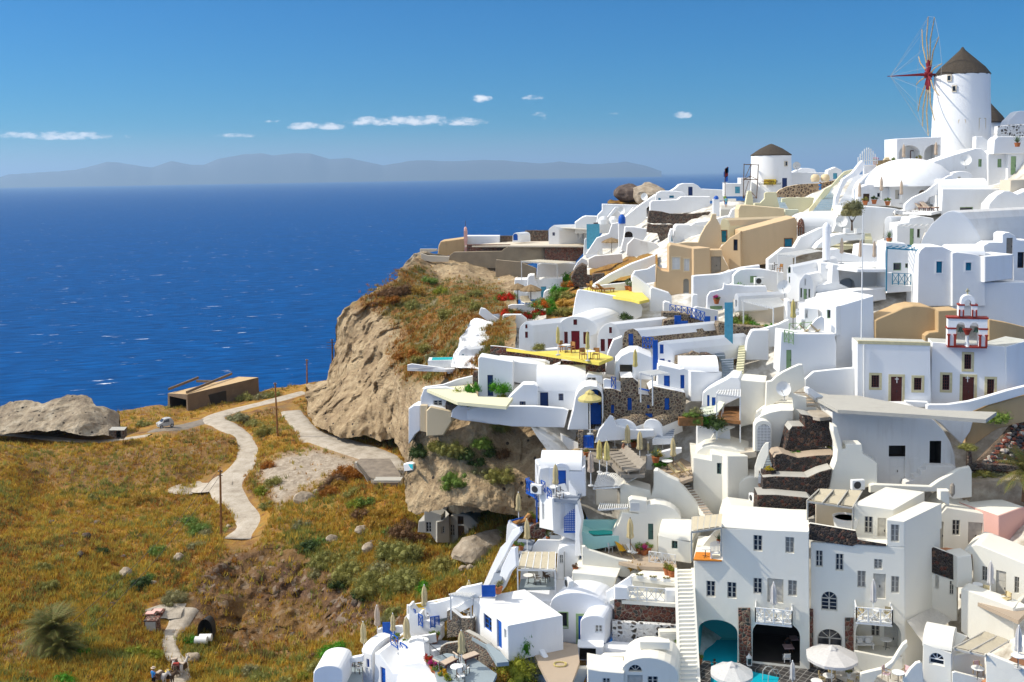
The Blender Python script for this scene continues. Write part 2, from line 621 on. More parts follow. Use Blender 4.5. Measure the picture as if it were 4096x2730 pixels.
def SR(par,o0,pl,ho,arch,trim,door=False):
 a0=min((p[0]for p in ho))
 a1=max((p[0]for p in ho))
 h0=min((p[1]for p in ho))
 h1=max((p[1]for p in ho))
 s=MB()
 mt,wd=trim if isinstance(trim,tuple)else(trim,.16)
 P=lambda a,hh,b:pl.w(a,hh,b)-o0
 def bx(xa,xb,ya,yb):
  s.ob(P(xa,ya,.01),pl.u*(xb-xa),V3((0,0,yb-ya)),pl.n*.04)
 lo=h0 if door else h0-wd
 bx(a0-wd,a0,lo,h1+wd)
 bx(a1,a1+wd,lo,h1+wd)
 bx(a0,a1,h1,h1+wd)
 if not door:
  bx(a0,a1,lo,h0)
 s.mk('surround',mt,par)
def door(root,pl,ho,sty,rd,arch,trim=None,label=None):
 o0=root.location
 a0=min((p[0]for p in ho))
 a1=max((p[0]for p in ho))
 h0=min((p[1]for p in ho))
 h1=max((p[1]for p in ho))
 w=a1-a0
 P=lambda a,hh,b:pl.w(a,hh,b)-o0
 b=MB()
 q=len(ho)
 v=[P(a,h,rd-.05)for a,h in ho]
 b.add(v+[x-pl.n*.045 for x in v],[tuple(range(q))if area2(ho)>0 else tuple(range(q))[::-1]]+[(i,(i+1)%q,q+(i+1)%q,q+i)for i in range(q)])
 hs=h1-w*arch if arch else h1
 nc=2 if w>.85 else 1
 for c in range(nc):
  for rr in range(3 if hs-h0>1.6 else 2):
   nr=3 if hs-h0>1.6 else 2
   x0=a0+w*c/nc+.07*w
   x1=a0+w*(c+1)/nc-.07*w
   y0=h0+(hs-h0)*rr/nr+.06
   y1=h0+(hs-h0)*(rr+1)/nr-.06
   if y1>y0 and x1>x0:
    b.ob(P(x0,y0,rd-.052),pl.u*(x1-x0),V3((0,0,y1-y0)),pl.n*.025)
 do=b.mk('door',DST[sty],root)
 if label:
  do['label']=label
 hd=MB()
 hd.box(-.03,-.03,-.08,.03,.03,.08)
 hd.v=[tuple(P(a0+w*(.55 if nc==2 else .88),h0+(h1-h0)*.47,rd-.09)+V3(q))for q in hd.v]
 hd.mk('handle','iron',do)
 if trim:
  SR(do,o0,pl,ho,arch,trim,True)
 return do
def wall_with(root,pl,poly,L,wall='white',roof=None,r=.12,op=(),ext=None,rd=.2,wname='wall',rname='roof'):
 P=[pl.sz(*q)for q in poly]
 holes,todo=([],[])
 for o in op:
  kind,x0,y0,x1,y1,st=o[:6]
  kw=dict(o[6])if len(o)>6 else{}
  ar=kw.pop('arch',.0)
  dd=kw.pop('rd',rd)
  ho=opn(pl,x0,y0,x1,y1,ar)
  rm=kw.pop('rm',None)
  holes.append((ho,dd,rm if kind!='cave' else st))
  todo.append((kind,ho,st,dd,ar,kw))
 ow=prism(root,pl,P,L,wall,roof,r,holes,ext,wname,rname)
 for kind,ho,st,dd,ar,kw in todo:
  if kind=='win':
   WD(root,pl,ho,st,dd,ar,**kw)
  elif kind=='door':
   door(root,pl,ho,st,dd,ar,**kw)
 return ow
class Hse:
 def __init__(s,name,label,cat,poly,d,yaw=0,L=5,wall='white',roof='same',r=.14,op=(),ext=None,group=None,rd=.2):
  xs=[q[0]for q in poly]
  yb=max((q[1]for q in poly))
  d=TD(sum(xs)/len(xs),yb)if d is None else d
  s.pl=VP(sum(xs)/len(xs),yb,d,yaw)
  s.root=TH(name,label,cat,s.pl.p,group)
  s.d=d
  s.yaw=yaw
  s.wall=wall_with(s.root,s.pl,poly,L,wall,wall if roof=='same' else roof,r,op,ext,rd)
 def more(s,poly,L,wall='white',roof='same',r=.14,op=(),off=.0,yaw=None,ext=None,wname='wall',rname='roof',rd=.2):
  pl=VP(0,0,s.d,s.yaw)
  pl.p=s.pl.p+s.pl.n*off
  pl.u,pl.n=(s.pl.u.copy(),s.pl.n.copy())
  if yaw is not None:
   q=pl.hit(sum((a for a,b in poly))/len(poly),max((b for a,b in poly)))
   pl.p=q
   a=rad(yaw)
   pl.u=V3((math.cos(a),-math.sin(a),0))
   pl.n=V3((-math.sin(a),-math.cos(a),0))
  wall_with(s.root,pl,poly,L,wall,wall if roof=='same' else roof,r,op,ext,rd,wname,rname)
  return pl
 def part(s,mb,name,mat,smooth=None):
  o0=s.root.location
  mb.v=[tuple(V3(v)-o0)for v in mb.v]
  return mb.mk(name,mat,s.root,smooth=smooth)
def WT(name,label,cat,poly,d,yaw=0,L=.45,mat='white',r=.12,ext=None,group=None,cap=None):
 xs=[q[0]for q in poly]
 yb=max((q[1]for q in poly))
 d=TD(sum(xs)/len(xs),yb)if d is None else d
 pl=VP(sum(xs)/len(xs),yb,d,yaw)
 class E:
  pass
 P=[pl.sz(*q)for q in poly]
 e=E()
 e.location=pl.p.copy()
 o=prism2(e,pl,P,L,mat,r,ext,name,cap)
 o.location=pl.p
 return(tag(o,label,cat,group),pl)
def HW(l,*a,**k):
 return Hse('white_house',l,'house',*a,**k)
def WW(n,l,*a,**k):
 return WT(n,l,'wall',*a,**k)
def WP(*a,**k):
 return WW('parapet',*a,**k)
def WS(*a,**k):
 return WW('stone_wall',*a,**k)
def WA(*a,**k):
 return WW('wall',*a,**k)
def quad(*a):
 return[a[i:i+4]for i in range(0,len(a),4)]
olive,grey,green,dark,bright,lime,gold,orange,brown,yellow='olive','grey','green','dark','bright','lime','gold','orange','brown','yellow'
def prism2(e,pl,P,L,mat,r,ext,name,cap):
 before=set(COL.objects)
 root=TH('tmp','t','t',e.location)
 o=prism(root,pl,P,L,mat,cap,r,(),ext,name,'coping')
 for ch in list(root.children):
  ch.parent=None
  if ch is not o:
   ch.parent=o
 bpy.data.objects.remove(root)
 return o
def Plt(name,label,cat,poly,d=None,h=None,thick=.3,mat='white',kind=None,group=None,parent=None,r=0):
 if h is None:
  h=ZW(*poly[0],TD(*poly[0])if d is None else d).z
 P=[onz(*q,h)for q in poly]
 c=sum(P,V3())/len(P)
 P2=[(p.x-c.x,p.y-c.y)for p in P]
 if area2(P2)<0:
  P2=P2[::-1]
 n=len(P2)
 o0=c if parent is None else c-(c-parent.location)
 b=MB()
 dz=h-o0 .z if parent is not None else 0
 top=[V3((x,y,0))for x,y in P2]
 sh=c-parent.location if parent is not None else V3((0,0,0))
 sh.z=dz
 tt=tessellate_polygon([top])
 fs=[]
 for t in tt:
  a,bb,cc=(top[i]for i in t)
  fs.append(tuple(t)if(bb-a).cross(cc-a).z>0 else tuple(t)[::-1])
 b.add([t+sh for t in top],fs)
 b.add([t+sh for t in top]+[t+sh-V3((0,0,thick))for t in top],[(i,n+i,n+(i+1)%n,(i+1)%n)for i in range(n)])
 o=b.mk(name,mat,parent,loc=None if parent is not None else c)
 if parent is None:
  tag(o,label,cat,group,kind)
 return h
TRBF=RBF([(1050,1580,71),(900,1580,74),(1250,1580,71),(1600,1580,70),(2000,1580,68),(2380,1580,62),(1150,1480,75),(1300,1300,82),(1250,1470,77),(1700,1500,77),(2080,1480,76),(2353,1270,74),(1900,1240,80),(2200,1240,82),(1550,1250,83),(1450,1300,81),(2130,930,92),(1950,950,92),(1900,1150,84),(2050,1110,86),(2300,1130,84),(1500,1000,95),(1400,1040,93),(1290,1130,86),(1150,910,94),(1250,960,93),(1322,808,104),(1420,900,99),(1450,960,97),(1550,880,99),(1660,850,98),(1660,800,102),(1400,740,112),(1620,680,116),(1480,690,116),(1600,620,122),(1750,730,106),(1900,700,105),(1820,780,99),(1900,600,118),(2000,860,96),(2000,740,98),(2200,700,101),(2350,700,101),(2250,540,110),(2050,520,118),(2000,480,126),(1800,480,145),(1850,560,126),(1760,448,176),(1600,480,172),(1690,480,160),(1450,500,192),(1300,570,198),(1250,600,196),(1400,580,180),(1500,560,160),(1080,590,203),(1180,700,160),(1250,680,158),(1350,640,155),(1450,600,155),(1200,740,132),(1100,800,115),(1050,850,111),(1900,440,142),(2060,380,138),(2210,320,140),(2353,300,126),(2300,400,124),(2150,440,124),(1700,1000,90),(1600,1050,90),(1750,1080,87),(1740,910,94)])
def TD(x,y):
 a,b=z(x,y)
 return float(TRBF(a/K,b/K))
SUN_AZ,SUN_EL=(rad(-86),rad(43))
sdir=V3((math.sin(SUN_AZ)*math.cos(SUN_EL),math.cos(SUN_AZ)*math.cos(SUN_EL),math.sin(SUN_EL)))
sl=bpy.data.lights.new('sun','SUN')
sl.energy=2.8
sl.angle=rad(.53)
sl.color=(1,.93,.8)
so=bpy.data.objects.new('sun',sl)
COL.objects.link(so)
so.rotation_euler=(-sdir).to_track_quat('-Z','Y').to_euler()
so.location=(0,0,300)
wd=bpy.data.worlds.new('World')
SC.world=wd
wd.use_nodes=True
wt=wd.node_tree
wn=wt.nodes
bg=wn['Background']
sky=wn.new('ShaderNodeTexSky')
sky.sky_type='NISHITA'
sky.sun_disc=False
sky.sun_elevation=SUN_EL
sky.sun_rotation=SUN_AZ
sky.altitude=100
sky.air_density=1.0
sky.dust_density=.35
sky.ozone_density=2.5
def wnode(t,**kw):
 n=wn.new(t)
 for k,v in kw.items():
  if k.startswith('i_'):
   key=k[2:]
   inp=n.inputs[int(key)if key.isdigit()else key.replace('_',' ')]
   if hasattr(v,'is_output'):
    wt.links.new(v,inp)
   else:
    inp.default_value=v
  else:
   setattr(n,k,v)
 return n
wm=lambda op,a,b=.0:wnode('ShaderNodeMath',operation=op,i_0=a,i_1=b).outputs[0]
tc=wnode('ShaderNodeTexCoord').outputs['Generated']
sp=wnode('ShaderNodeSeparateXYZ',i_0=tc)
az=wm('ARCTAN2',sp.outputs[0],sp.outputs[1])
el=wm('ARCSINE',sp.outputs[2])
hsl=wnode('ShaderNodeHueSaturation',i_Hue=.502,i_Saturation=1.9,i_Value=.8,i_Color=wnode('ShaderNodeMix',data_type='RGBA',blend_type='MULTIPLY',i_0=1.0,i_6=sky.outputs[0],i_7=(.36,.52,.7,1)).outputs[2])
hsu=wnode('ShaderNodeHueSaturation',i_Hue=.5,i_Saturation=.25,i_Value=1.8,i_Color=sky.outputs[0])
hs=wnode('ShaderNodeMix',data_type='RGBA',i_0=wnode('ShaderNodeMapRange',interpolation_type='SMOOTHSTEP',i_0=el,i_1=rad(13),i_2=rad(26),i_3=.0,i_4=1.0).outputs[0],i_6=hsl.outputs[0],i_7=hsu.outputs[0])
cv=wnode('ShaderNodeCombineXYZ',i_0=az,i_1=el,i_2=.0).outputs[0]
dens=None
for cx,cy,hw,hh,g in[(730,292,95,13,1.0),(930,280,190,16,1.0),(1060,283,85,13,.9),(130,314,165,13,.9),(545,313,62,7,.6),(1108,229,28,14,1.0),(1226,226,32,9,.8),(1238,272,24,15,.75),(1568,266,24,13,.95),(628,280,22,5,.5),(1400,262,26,5,.35)]:
 r=ray(cx*K,cy*K).normalized()
 a0=math.atan2(r.x,r.y)
 e0=math.asin(r.z)
 f2=2290
 dx=wm('DIVIDE',wm('SUBTRACT',az,a0),hw/f2)
 dy=wm('DIVIDE',wm('SUBTRACT',el,e0),hh/f2)
 dyl=wm('MULTIPLY',wm('MINIMUM',dy,.0),1.5)
 dyy=wm('ADD',wm('MAXIMUM',dy,.0),dyl)
 m=wm('MULTIPLY',wm('MAXIMUM',wm('SUBTRACT',1.0,wm('ADD',wm('MULTIPLY',dx,dx),wm('MULTIPLY',dyy,dyy))),.0),g)
 dens=m if dens is None else wm('MAXIMUM',dens,m)
n1=wnode('ShaderNodeTexNoise',noise_dimensions='2D',i_Vector=wnode('ShaderNodeVectorMath',operation='MULTIPLY',i_0=cv,i_1=(60,120,1)).outputs[0],i_Scale=1.0,i_Detail=7,i_Roughness=.6)
n2=wm('SUBTRACT',n1 .outputs['Fac'],.47)
cl=wm('ADD',wm('MULTIPLY',dens,.55),wm('MULTIPLY',n2,1.5))
cl=wnode('ShaderNodeMapRange',interpolation_type='SMOOTHSTEP',i_0=cl,i_1=.12,i_2=.75,i_3=.0,i_4=.9).outputs[0]
cl=wm('MULTIPLY',cl,wnode('ShaderNodeMapRange',i_0=dens,i_1=.0,i_2=.3,i_3=.0,i_4=1.0).outputs[0])
mx=wnode('ShaderNodeMix',data_type='RGBA',i_0=cl,i_6=hs.outputs[2],i_7=(8.0,7.8,7.7,1))
wt.links.new(mx.outputs[2],bg.inputs['Color'])
bg.inputs['Strength'].default_value=.105
SC.view_settings.view_transform='Standard'
SC.view_settings.look='None'
SC.view_settings.exposure=.72
SC.view_settings.gamma=1
SC.cycles.use_denoising=True
try:
 SC.cycles.denoiser='OPENIMAGEDENOISE'
except Exception:
 pass
SC.cycles.max_bounces=6
SC.cycles.diffuse_bounces=4
SC.cycles.volume_bounces=0
SC.cycles.sample_clamp_indirect=6
b=MB()
rr=[30,200,600,1500,4000,12000,40000,120000,300000]
nn=96
vs=[]
fs=[]
for k,r in enumerate(rr):
 for i in range(nn):
  vs.append((r*math.sin(2*math.pi*i/nn),r*math.cos(2*math.pi*i/nn),0))
for k in range(len(rr)-1):
 for i in range(nn):
  fs.append((k*nn+(i+1)%nn,k*nn+i,(k+1)*nn+i,(k+1)*nn+(i+1)%nn))
fs.append(tuple(range(nn))[::-1])
b.add(vs,fs)
t=NT('sea')
p=t.pos()
rot=t.node('ShaderNodeMapping',i_Vector=p)
rot.inputs['Rotation'].default_value=(0,0,rad(-14))
w1=t.noise(1,4,.6,t.node('ShaderNodeVectorMath',operation='MULTIPLY',i_0=rot.outputs[0],i_1=(.05,.2,1)).outputs[0],.5)
w2=t.noise(1,3,.55,t.node('ShaderNodeVectorMath',operation='MULTIPLY',i_0=rot.outputs[0],i_1=(.006,.012,1)).outputs[0])
fo=t.noise(1,4,.62,t.node('ShaderNodeVectorMath',operation='MULTIPLY',i_0=rot.outputs[0],i_1=(.06,.22,1)).outputs[0],.4)
fp=t.noise(1,2,.6,t.node('ShaderNodeVectorMath',operation='MULTIPLY',i_0=rot.outputs[0],i_1=(.025,.04,1)).outputs[0])
foam=t.math('MULTIPLY',t.ramp(fo,[(.62,.0),(.7,1.0)]),t.ramp(fp,[(.55,.0),(.63,1.0)]))
wc=t.mix(t.ramp(w1,[(.32,.0),(.68,1.0)]),(.0004,.034,.13),(.0008,.083,.29))
wc=t.mix(t.ramp(w2,[(.35,.0),(.65,.35)]),wc,(.0004,.045,.16))
t.col(t.mix(foam,wc,(.8,.82,.85)))
t.set(t.b.inputs['Roughness'],.55)
t.set(t.b.inputs['Specular IOR Level'],.06)
t.set(t.b.inputs['IOR'],1.2)
t.bump(t.math('ADD',w1,foam),.6,1.2)
tag(b.mk('sea','sea'),None,None,None,'structure')
prof=P1(-60,420,0,407,20,401,100,396,180,390,245,373,265,372,330,383,350,385,395,370,440,379,470,379,500,366,560,355,605,352,625,357,680,352,715,353,760,366,800,363,880,380,960,368,1040,371,1100,368,1150,368,1240,376,1290,372,1360,378,1440,372,1480,380,1520,393)
t=NT('island')
t.col(t.mix(t.noise(.0008,5),(.09,.1,.11),(.06,.07,.08)))  # blue-grey tint paints part of the distance haze onto brown land
D_I=28000
b=MB()
rows=[]
xs=np.linspace(-60,1520,300)
px=[q[0]for q in prof]
py=[q[1]for q in prof]
for row in range(9):
 f=row/8
 g=math.sin(math.pi*min(f,.5))if f<=.5 else math.sin(math.pi*f)
 line=[]
 for x in xs:
  y=np.interp(x,px,py)
  top=W(x*K,y*K,D_I).z+noise.noise((x*.04,3,0))*14
  q=W(x*K,400*K,D_I+(f-.5)*5000)
  hh=max(top,5)*g**.8*(1+.12*noise.noise((x*.03,f*5,7))*(f!=.5))
  line.append((q.x,q.y,hh-4))
 rows.append(line)
n=len(xs)
b.add([q for r in rows for q in r],[(k*n+i,k*n+i+1,(k+1)*n+i+1,(k+1)*n+i)for k in range(8)for i in range(n-1)])
tag(b.mk('distant_hills','island',smooth=60),None,None,None,'structure')
t=NT('haze')
t.n.remove(t.b)
v=t.node('ShaderNodeVolumePrincipled')
v.inputs['Color'].default_value=(.46,.7,1,1)
v.inputs['Density'].default_value=4.4e-05
v.inputs['Anisotropy'].default_value=.3
t.t.links.new(v.outputs[0],t.out.inputs['Volume'])
b=MB()
b.box(-310000,-310000,-6,310000,310000,1150)
ho_=b.mk('haze','haze')
tag(ho_,'pale sea haze veiling the distant island','haze',None,'stuff')
def _h(i,j,k):
 n=i*374761393+j*668265263+k*2147483647&4294967295
 n=(n^n>>13)*1274126177&4294967295
 return((n^n>>16)&65535)/65535.0
def vn(p):
 i=np.floor(p).astype(np.int64)
 f=p-i
 f=f*f*(3-2*f)
 r=0
 for a in(0,1):
  for b_ in(0,1):
   for c in(0,1):
    w=(f[...,0]if a else 1-f[...,0])*(f[...,1]if b_ else 1-f[...,1])*(f[...,2]if c else 1-f[...,2])
    r=r+w*_h(i[...,0]+a,i[...,1]+b_,i[...,2]+c)
 return r*2-1
def fbm(p,o=4,g=.5):
 s,a=(0,1.0)
 for k in range(o):
  s=s+a*vn(p*2**k+17.3*k)
  a*=g
 return s
def dseg(x,y,pts):
 d=np.full(np.shape(x),1000000000.0)
 for(x0,y0),(x1,y1)in zip(pts[:-1],pts[1:]):
  L=(x1-x0)**2+(y1-y0)**2
  t=np.clip(((x-x0)*(x1-x0)+(y-y0)*(y1-y0))/L,0,1)
  d=np.minimum(d,np.hypot(x-x0-t*(x1-x0),y-y0-t*(y1-y0)))
 return d
def inpoly(x,y,pts):
 c=np.zeros(np.shape(x),bool)
 for i in range(len(pts)):
  (x0,y0),(x1,y1)=(pts[i-1],pts[i])
  if y0==y1:
   continue
  c^=((y0>y)!=(y1>y))&(x<(x1-x0)*(y-y0)/(y1-y0)+x0)
 return c
def soft(x,y,pts,w=14):
 d=dseg(x,y,pts+pts[:1])
 s=np.where(inpoly(x,y,pts),d,-d)
 return np.clip(s/w*.5+.5,0,1)
ROADS=[(P1(560,905,640,925,668,945),11),(P1(690,905,630,925,540,945,480,968,400,985,330,992),13),(P1(480,968,530,985,560,1010,574,1035,565,1070,530,1095,470,1118),20),(P1(530,1095,530,1130,560,1165,588,1190,570,1225,545,1240),32),(P1(668,945,700,985,720,1005,780,1025,860,1048,900,1065),22),([(375,1415),(420,1405)],45),(P1(390,1455,385,1480,400,1510,415,1540,405,1580),16),(P1(0,995,100,1005,230,1015,330,1000),9)]
CONG=P1(425,1400,455,1310,530,1268,640,1245,720,1280,770,1300,810,1360,880,1380,1000,1420,960,1460,850,1440,760,1470,660,1490,560,1500,500,1470,430,1440)
EMB=P1(60,1060,250,1040,430,1015,520,1005,532,1055,470,1105,340,1112,240,1125,90,1115)
DEB=P1(590,1085,650,1045,720,1030,850,1060,800,1085,720,1120,660,1150,640,1175,610,1120)
GULLY=P1(0,1440,60,1430,110,1480,60,1540,0,1530)
LR=RBF([(-80,985,178),(0,990,175),(270,942,190),(400,936,196),(560,903,206),(700,882,203),(780,872,198),(900,880,185),(380,985,161),(150,1010,158),(0,1012,155),(270,1018,155),(450,1000,157),(530,1000,155),(100,1120,138),(300,1125,139),(450,1110,140),(560,1010,155),(574,1060,143),(500,1100,137),(430,1118,136),(500,1150,130),(580,1190,124),(560,1235,118),(660,950,172),(700,990,156),(760,1020,148),(850,1045,142),(900,1060,138),(920,1095,130),(620,1110,133),(700,1130,128),(750,1160,121),(900,1150,116),(850,1060,138),(620,970,162),(600,1020,150),(540,1268,112),(470,1310,107),(450,1400,100),(500,1470,97),(650,1490,95),(640,1250,111),(700,1290,107),(780,1400,98),(600,1525,91),(390,1430,98),(400,1540,89),(0,1250,113),(200,1250,113),(200,1350,103),(330,1390,100),(0,1400,96),(125,1500,88),(0,1480,90),(-80,1580,79),(0,1575,80),(250,1575,83),(500,1575,85),(700,1575,81),(900,1560,78),(1000,1560,76),(880,1320,99),(1000,1330,95),(830,1450,92),(900,1430,89),(1000,1400,88),(1080,1330,91),(1040,1250,107),(1080,1150,113),(1150,1240,99),(1200,1180,101),(1180,1300,92),(1240,1500,80),(1350,1200,100),(800,1230,110),(900,1240,107)])
def left_pt(x,y):
 x=np.atleast_1d(np.asarray(x,float))
 y=np.atleast_1d(np.asarray(y,float))
 p=Wn(x*K,y*K,LR(x,y))
 m=np.ones(len(x))
 for pts,w in ROADS:
  m=np.minimum(m,np.clip(dseg(x,y,pts)/w-.7,0,1))
 cg=soft(x,y,CONG,20)
 eb=soft(x,y,EMB,14)
 n=fbm(p*.09,5,.55)*.8+fbm(p*.5,3)*.18+cg*(fbm(p*.45,4,.6)*.7)+eb*fbm(p*.6,3)*.4
 p[:,2]+=n*m*.85
 p[:,1]+=cg*fbm(p*.35+40,4,.6)*1.2*m
 return(p,m)
def grid(name,xs,top,bot,nr,fn,back=30,drop=18,mat='scrubland',kind='structure',label=None,cat=None,attr=None,pw=1.0):
 X=np.repeat(xs[None],nr,0)
 T=np.interp(xs,*zip(*top))
 B=np.interp(xs,*zip(*bot))
 v=(np.linspace(0,1,nr)**pw)[:,None]
 Y=T[None]*(1-v)+B[None]*v
 P=fn(X.ravel(),Y.ravel())
 P=P[0]if isinstance(P,tuple)else P
 P=P.reshape(nr,len(xs),3)
 t=P[0]
 ex=[]
 for k,(a,d)in enumerate(((1,1),(.55,.45),(.2,.06))):
  q=t.copy()
  q[:,1]+=back*a
  q[:,0]+=q[:,0]/np.maximum(q[:,1],1)*back*a
  q[:,2]-=drop*d
  ex.append(q)
 P=np.concatenate([np.stack(ex),P],0)
 n=len(xs)
 m=len(P)
 idx=np.arange(m*n).reshape(m,n)
 F=np.stack([idx[:-1,:-1],idx[1:,:-1],idx[1:,1:],idx[:-1,1:]],-1).reshape(-1,4)
 me=bpy.data.meshes.new(name)
 me.from_pydata(P.reshape(-1,3).tolist(),[],F.tolist())
 me.update()
 me.polygons.foreach_set('use_smooth',[True]*len(me.polygons))
 me.materials.append(M[mat])
 if attr is not None:
  a=me.attributes.new('zone','FLOAT_COLOR','POINT')
  c=np.ones((m,n,4))
  c[3:]=attr(X,Y)
  c[:3]=c[3]
  a.data.foreach_set('color',c.reshape(-1))
 o=bpy.data.objects.new(name,me)
 COL.objects.link(o)
 tag(o,label,cat,None,kind)
 return o
t=NT('scrubland')
za=t.node('ShaderNodeAttribute',attribute_name='zone').outputs['Color']
zs=t.node('ShaderNodeSeparateColor',i_Color=za)
nrm=t.node('ShaderNodeSeparateXYZ',i_0=t.node('ShaderNodeNewGeometry').outputs['Normal']).outputs[2]
big=t.noise(.09,5,.6)
mid=t.noise(.55,5,.62)
fine=t.noise(3.5,4,.65)
g=t.ramp(mid,[(.3,(.115,.055,.022)),(.42,(.27,.125,.022)),(.52,(.38,.2,.026)),(.62,(.3,.185,.034)),(.74,(.14,.125,.035))])
g=t.mix(t.ramp(big,[(.48,.0),(.66,.75)]),g,t.ramp(fine,[(.3,(.13,.075,.04)),(.6,(.2,.13,.075)),(.8,(.28,.21,.14))]))
g=t.mix(t.ramp(fine,[(.45,.0),(.8,.5)]),g,(.1,.055,.025))
rock=t.ramp(mid,[(.3,(.1,.065,.042)),(.5,(.2,.14,.09)),(.75,(.32,.25,.18))])
g=t.mix(t.ramp(nrm,[(.5,1.0),(.74,.0)]),g,rock)
vo=t.node('ShaderNodeTexVoronoi',i_Vector=t.pos(),i_Scale=1.7)
vs_=t.node('ShaderNodeSeparateColor',i_Color=vo.outputs['Color']).outputs[0]
cong=t.mix(t.ramp(vs_,[(.8,.0),(.85,1.0)]),t.ramp(fine,[(.3,(.035,.02,.013)),(.5,(.1,.052,.028)),(.7,(.17,.1,.055))]),(.2,.15,.11))
g=t.mix(zs.outputs[0],g,t.mix(t.ramp(big,[(.42,.0),(.6,.5)]),cong,(.24,.13,.03)))
deb=t.ramp(t.noise(1.6,5,.7),[(.3,(.22,.17,.12)),(.55,(.4,.33,.25)),(.75,(.52,.45,.36))])
g=t.mix(zs.outputs[1],g,deb)
t.col(g)
t.bump(t.math('ADD',mid,t.math('MULTIPLY',fine,.6)),.9,.35)
t=NT('gravel')
n1=t.noise(.7,5,.65)
f1=t.noise(6,3)
t.col(t.mix(t.ramp(f1,[(.4,.0),(.7,.4)]),t.ramp(n1,[(.3,(.3,.25,.19)),(.5,(.44,.38,.3)),(.7,(.53,.47,.39))]),(.25,.21,.17)))
t.bump(t.math('ADD',n1,f1),.5,.08)
t=NT('darkgravel')
n1=t.noise(.9,5,.65)
t.col(t.ramp(n1,[(.3,(.15,.125,.1)),(.7,(.27,.225,.175))]))
t.bump(n1,.5,.08)
def tuff(name,light,mid_,dark,st=.6):
 t=NT(name)
 p=t.pos()
 n1=t.noise(.22,6,.62)
 n2=t.noise(.9,5,.68)
 ve=t.noise(.5,4,.6,t.pos((1,1,.18)))
 c=t.ramp(t.math('ADD',t.math('MULTIPLY',n1,.5),t.math('MULTIPLY',n2,.5)),[(.34,dark),(.5,mid_),(.62,light)])
 c=t.mix(t.ramp(ve,[(.5,.0),(.72,.55)]),c,dark)
 vo=t.node('ShaderNodeTexVoronoi',i_Vector=p,i_Scale=1.1)
 vd=vo.outputs['Distance']
 vs2=t.node('ShaderNodeSeparateColor',i_Color=vo.outputs['Color']).outputs[1]
 hole=t.math('MULTIPLY',t.ramp(vd,[(.16,1.0),(.24,.0)]),t.ramp(vs2,[(.66,.0),(.7,1.0)]))
 c=t.mix(hole,c,(.045,.035,.028))
 t.col(c)
 t.bump(t.math('ADD',t.math('ADD',n2,n1),t.math('MULTIPLY',ve,.8)),1.0,st)
 return t
tuff('tuff',(.5,.385,.235),(.36,.26,.15),(.2,.135,.075))
tuff('tuffgrey',(.46,.39,.29),(.32,.255,.175),(.16,.12,.085))
tuff('darkrock',(.3,.22,.15),(.2,.145,.1),(.085,.06,.045))
t=NT('boulder')
n1=t.noise(.9,5,.65)
t.col(t.ramp(n1,[(.3,(.05,.035,.03)),(.55,(.11,.08,.065)),(.75,(.22,.17,.13))]))
t.bump(n1,.8,.3)
t=NT('palerock')
n1=t.noise(.9,5,.65)
t.col(t.ramp(n1,[(.3,(.22,.17,.12)),(.55,(.38,.31,.23)),(.75,(.5,.43,.33))]))
t.bump(n1,.8,.3)
def zattr(X,Y):
 c=np.zeros(X.shape+(4,))
 cg=soft(X,Y,CONG,22)
 eb=soft(X,Y,EMB,16)
 c[...,0]=np.maximum(np.maximum(cg,eb*.6),soft(X,Y,GULLY,20)*.9)
 de=soft(X,Y,DEB,14)
 c[...,1]=de
 c[...,3]=1
 return c
LTOP=P1(-80,985,0,990,150,985,270,945,400,938,540,912,640,892,745,880,900,885,1000,985,1350,1100)
grid('hillside',np.arange(-70,1352,4.5),LTOP,[(-80,1600),(1350,1600)],165,left_pt,60,45,'scrubland',attr=zattr)
def ribbon(name,pts,hw,mat,nn=9,lift=.16):
 c=cur([(a,b_)for a,b_ in pts],8)
 h=np.interp(np.linspace(0,1,len(c)),np.linspace(0,1,len(hw)),hw)
 C,_=left_pt([q[0]for q in c],[q[1]for q in c])
 V=[]
 T=np.gradient(C,axis=0)
 for p,t_,w in zip(C,T,h):
  n=np.array([t_[1],-t_[0],0])
  n/=max(np.linalg.norm(n),1e-06)
  for s in np.linspace(-1,1,nn):
   V.append(p+n*s*w*(1+.12*float(noise.noise(V3(p*.4)+V3((s*2,0,5))))))
 V=np.array(V)
 x,y=np.array([project(q)for q in V]).T
 G,_=left_pt(x,y)
 Z=V.copy().reshape(len(c),nn,3)
 Z[...,2]=G[:,2].reshape(len(c),nn)*.35+Z[...,2]*.65
 Z[...,2]+=lift-.1*np.abs(np.linspace(-1,1,nn))**6*3.2
 m=len(c)
 b=MB()
 b.add(Z.reshape(-1,3).tolist(),[(i*nn+j,i*nn+j+1,(i+1)*nn+j+1,(i+1)*nn+j)for i in range(m-1)for j in range(nn-1)])
 return tag(b.mk(name,mat,smooth=60),None,None,None,'structure')
CRT=_CRn.T
def project(p):
 v=CRT@(np.array(p)-np.array([0,0,CZ]))
 return((CX+FP*v[0]/-v[2])/K,(PY-FP*v[1]/-v[2])/K)
ribbon('dirt_road',P1(700,903,630,922,545,943,490,962,520,980,556,1008,574,1040,558,1078,530,1110,548,1150,585,1185,580,1212,545,1242),[2.2,2.6,2.6,2.4,2.1,2.0,2.2,3.2,2.6,2.4,2.3,2.2],'gravel')
ribbon('dirt_road',P1(505,957,450,975,400,985,350,990),[2.4,2.6,2.4,1.5],'darkgravel',lift=.12)
ribbon('dirt_road',P1(535,1105,490,1112,430,1118,395,1114),[2.2,3.0,2.6,1.0],'gravel',lift=.13)
ribbon('dirt_road',P1(668,946,698,985,718,1003,780,1022,850,1045,890,1062,902,1085,900,1108),[2.0,2.2,3.0,3.4,3.4,2.6,2.4,2.2],'gravel')
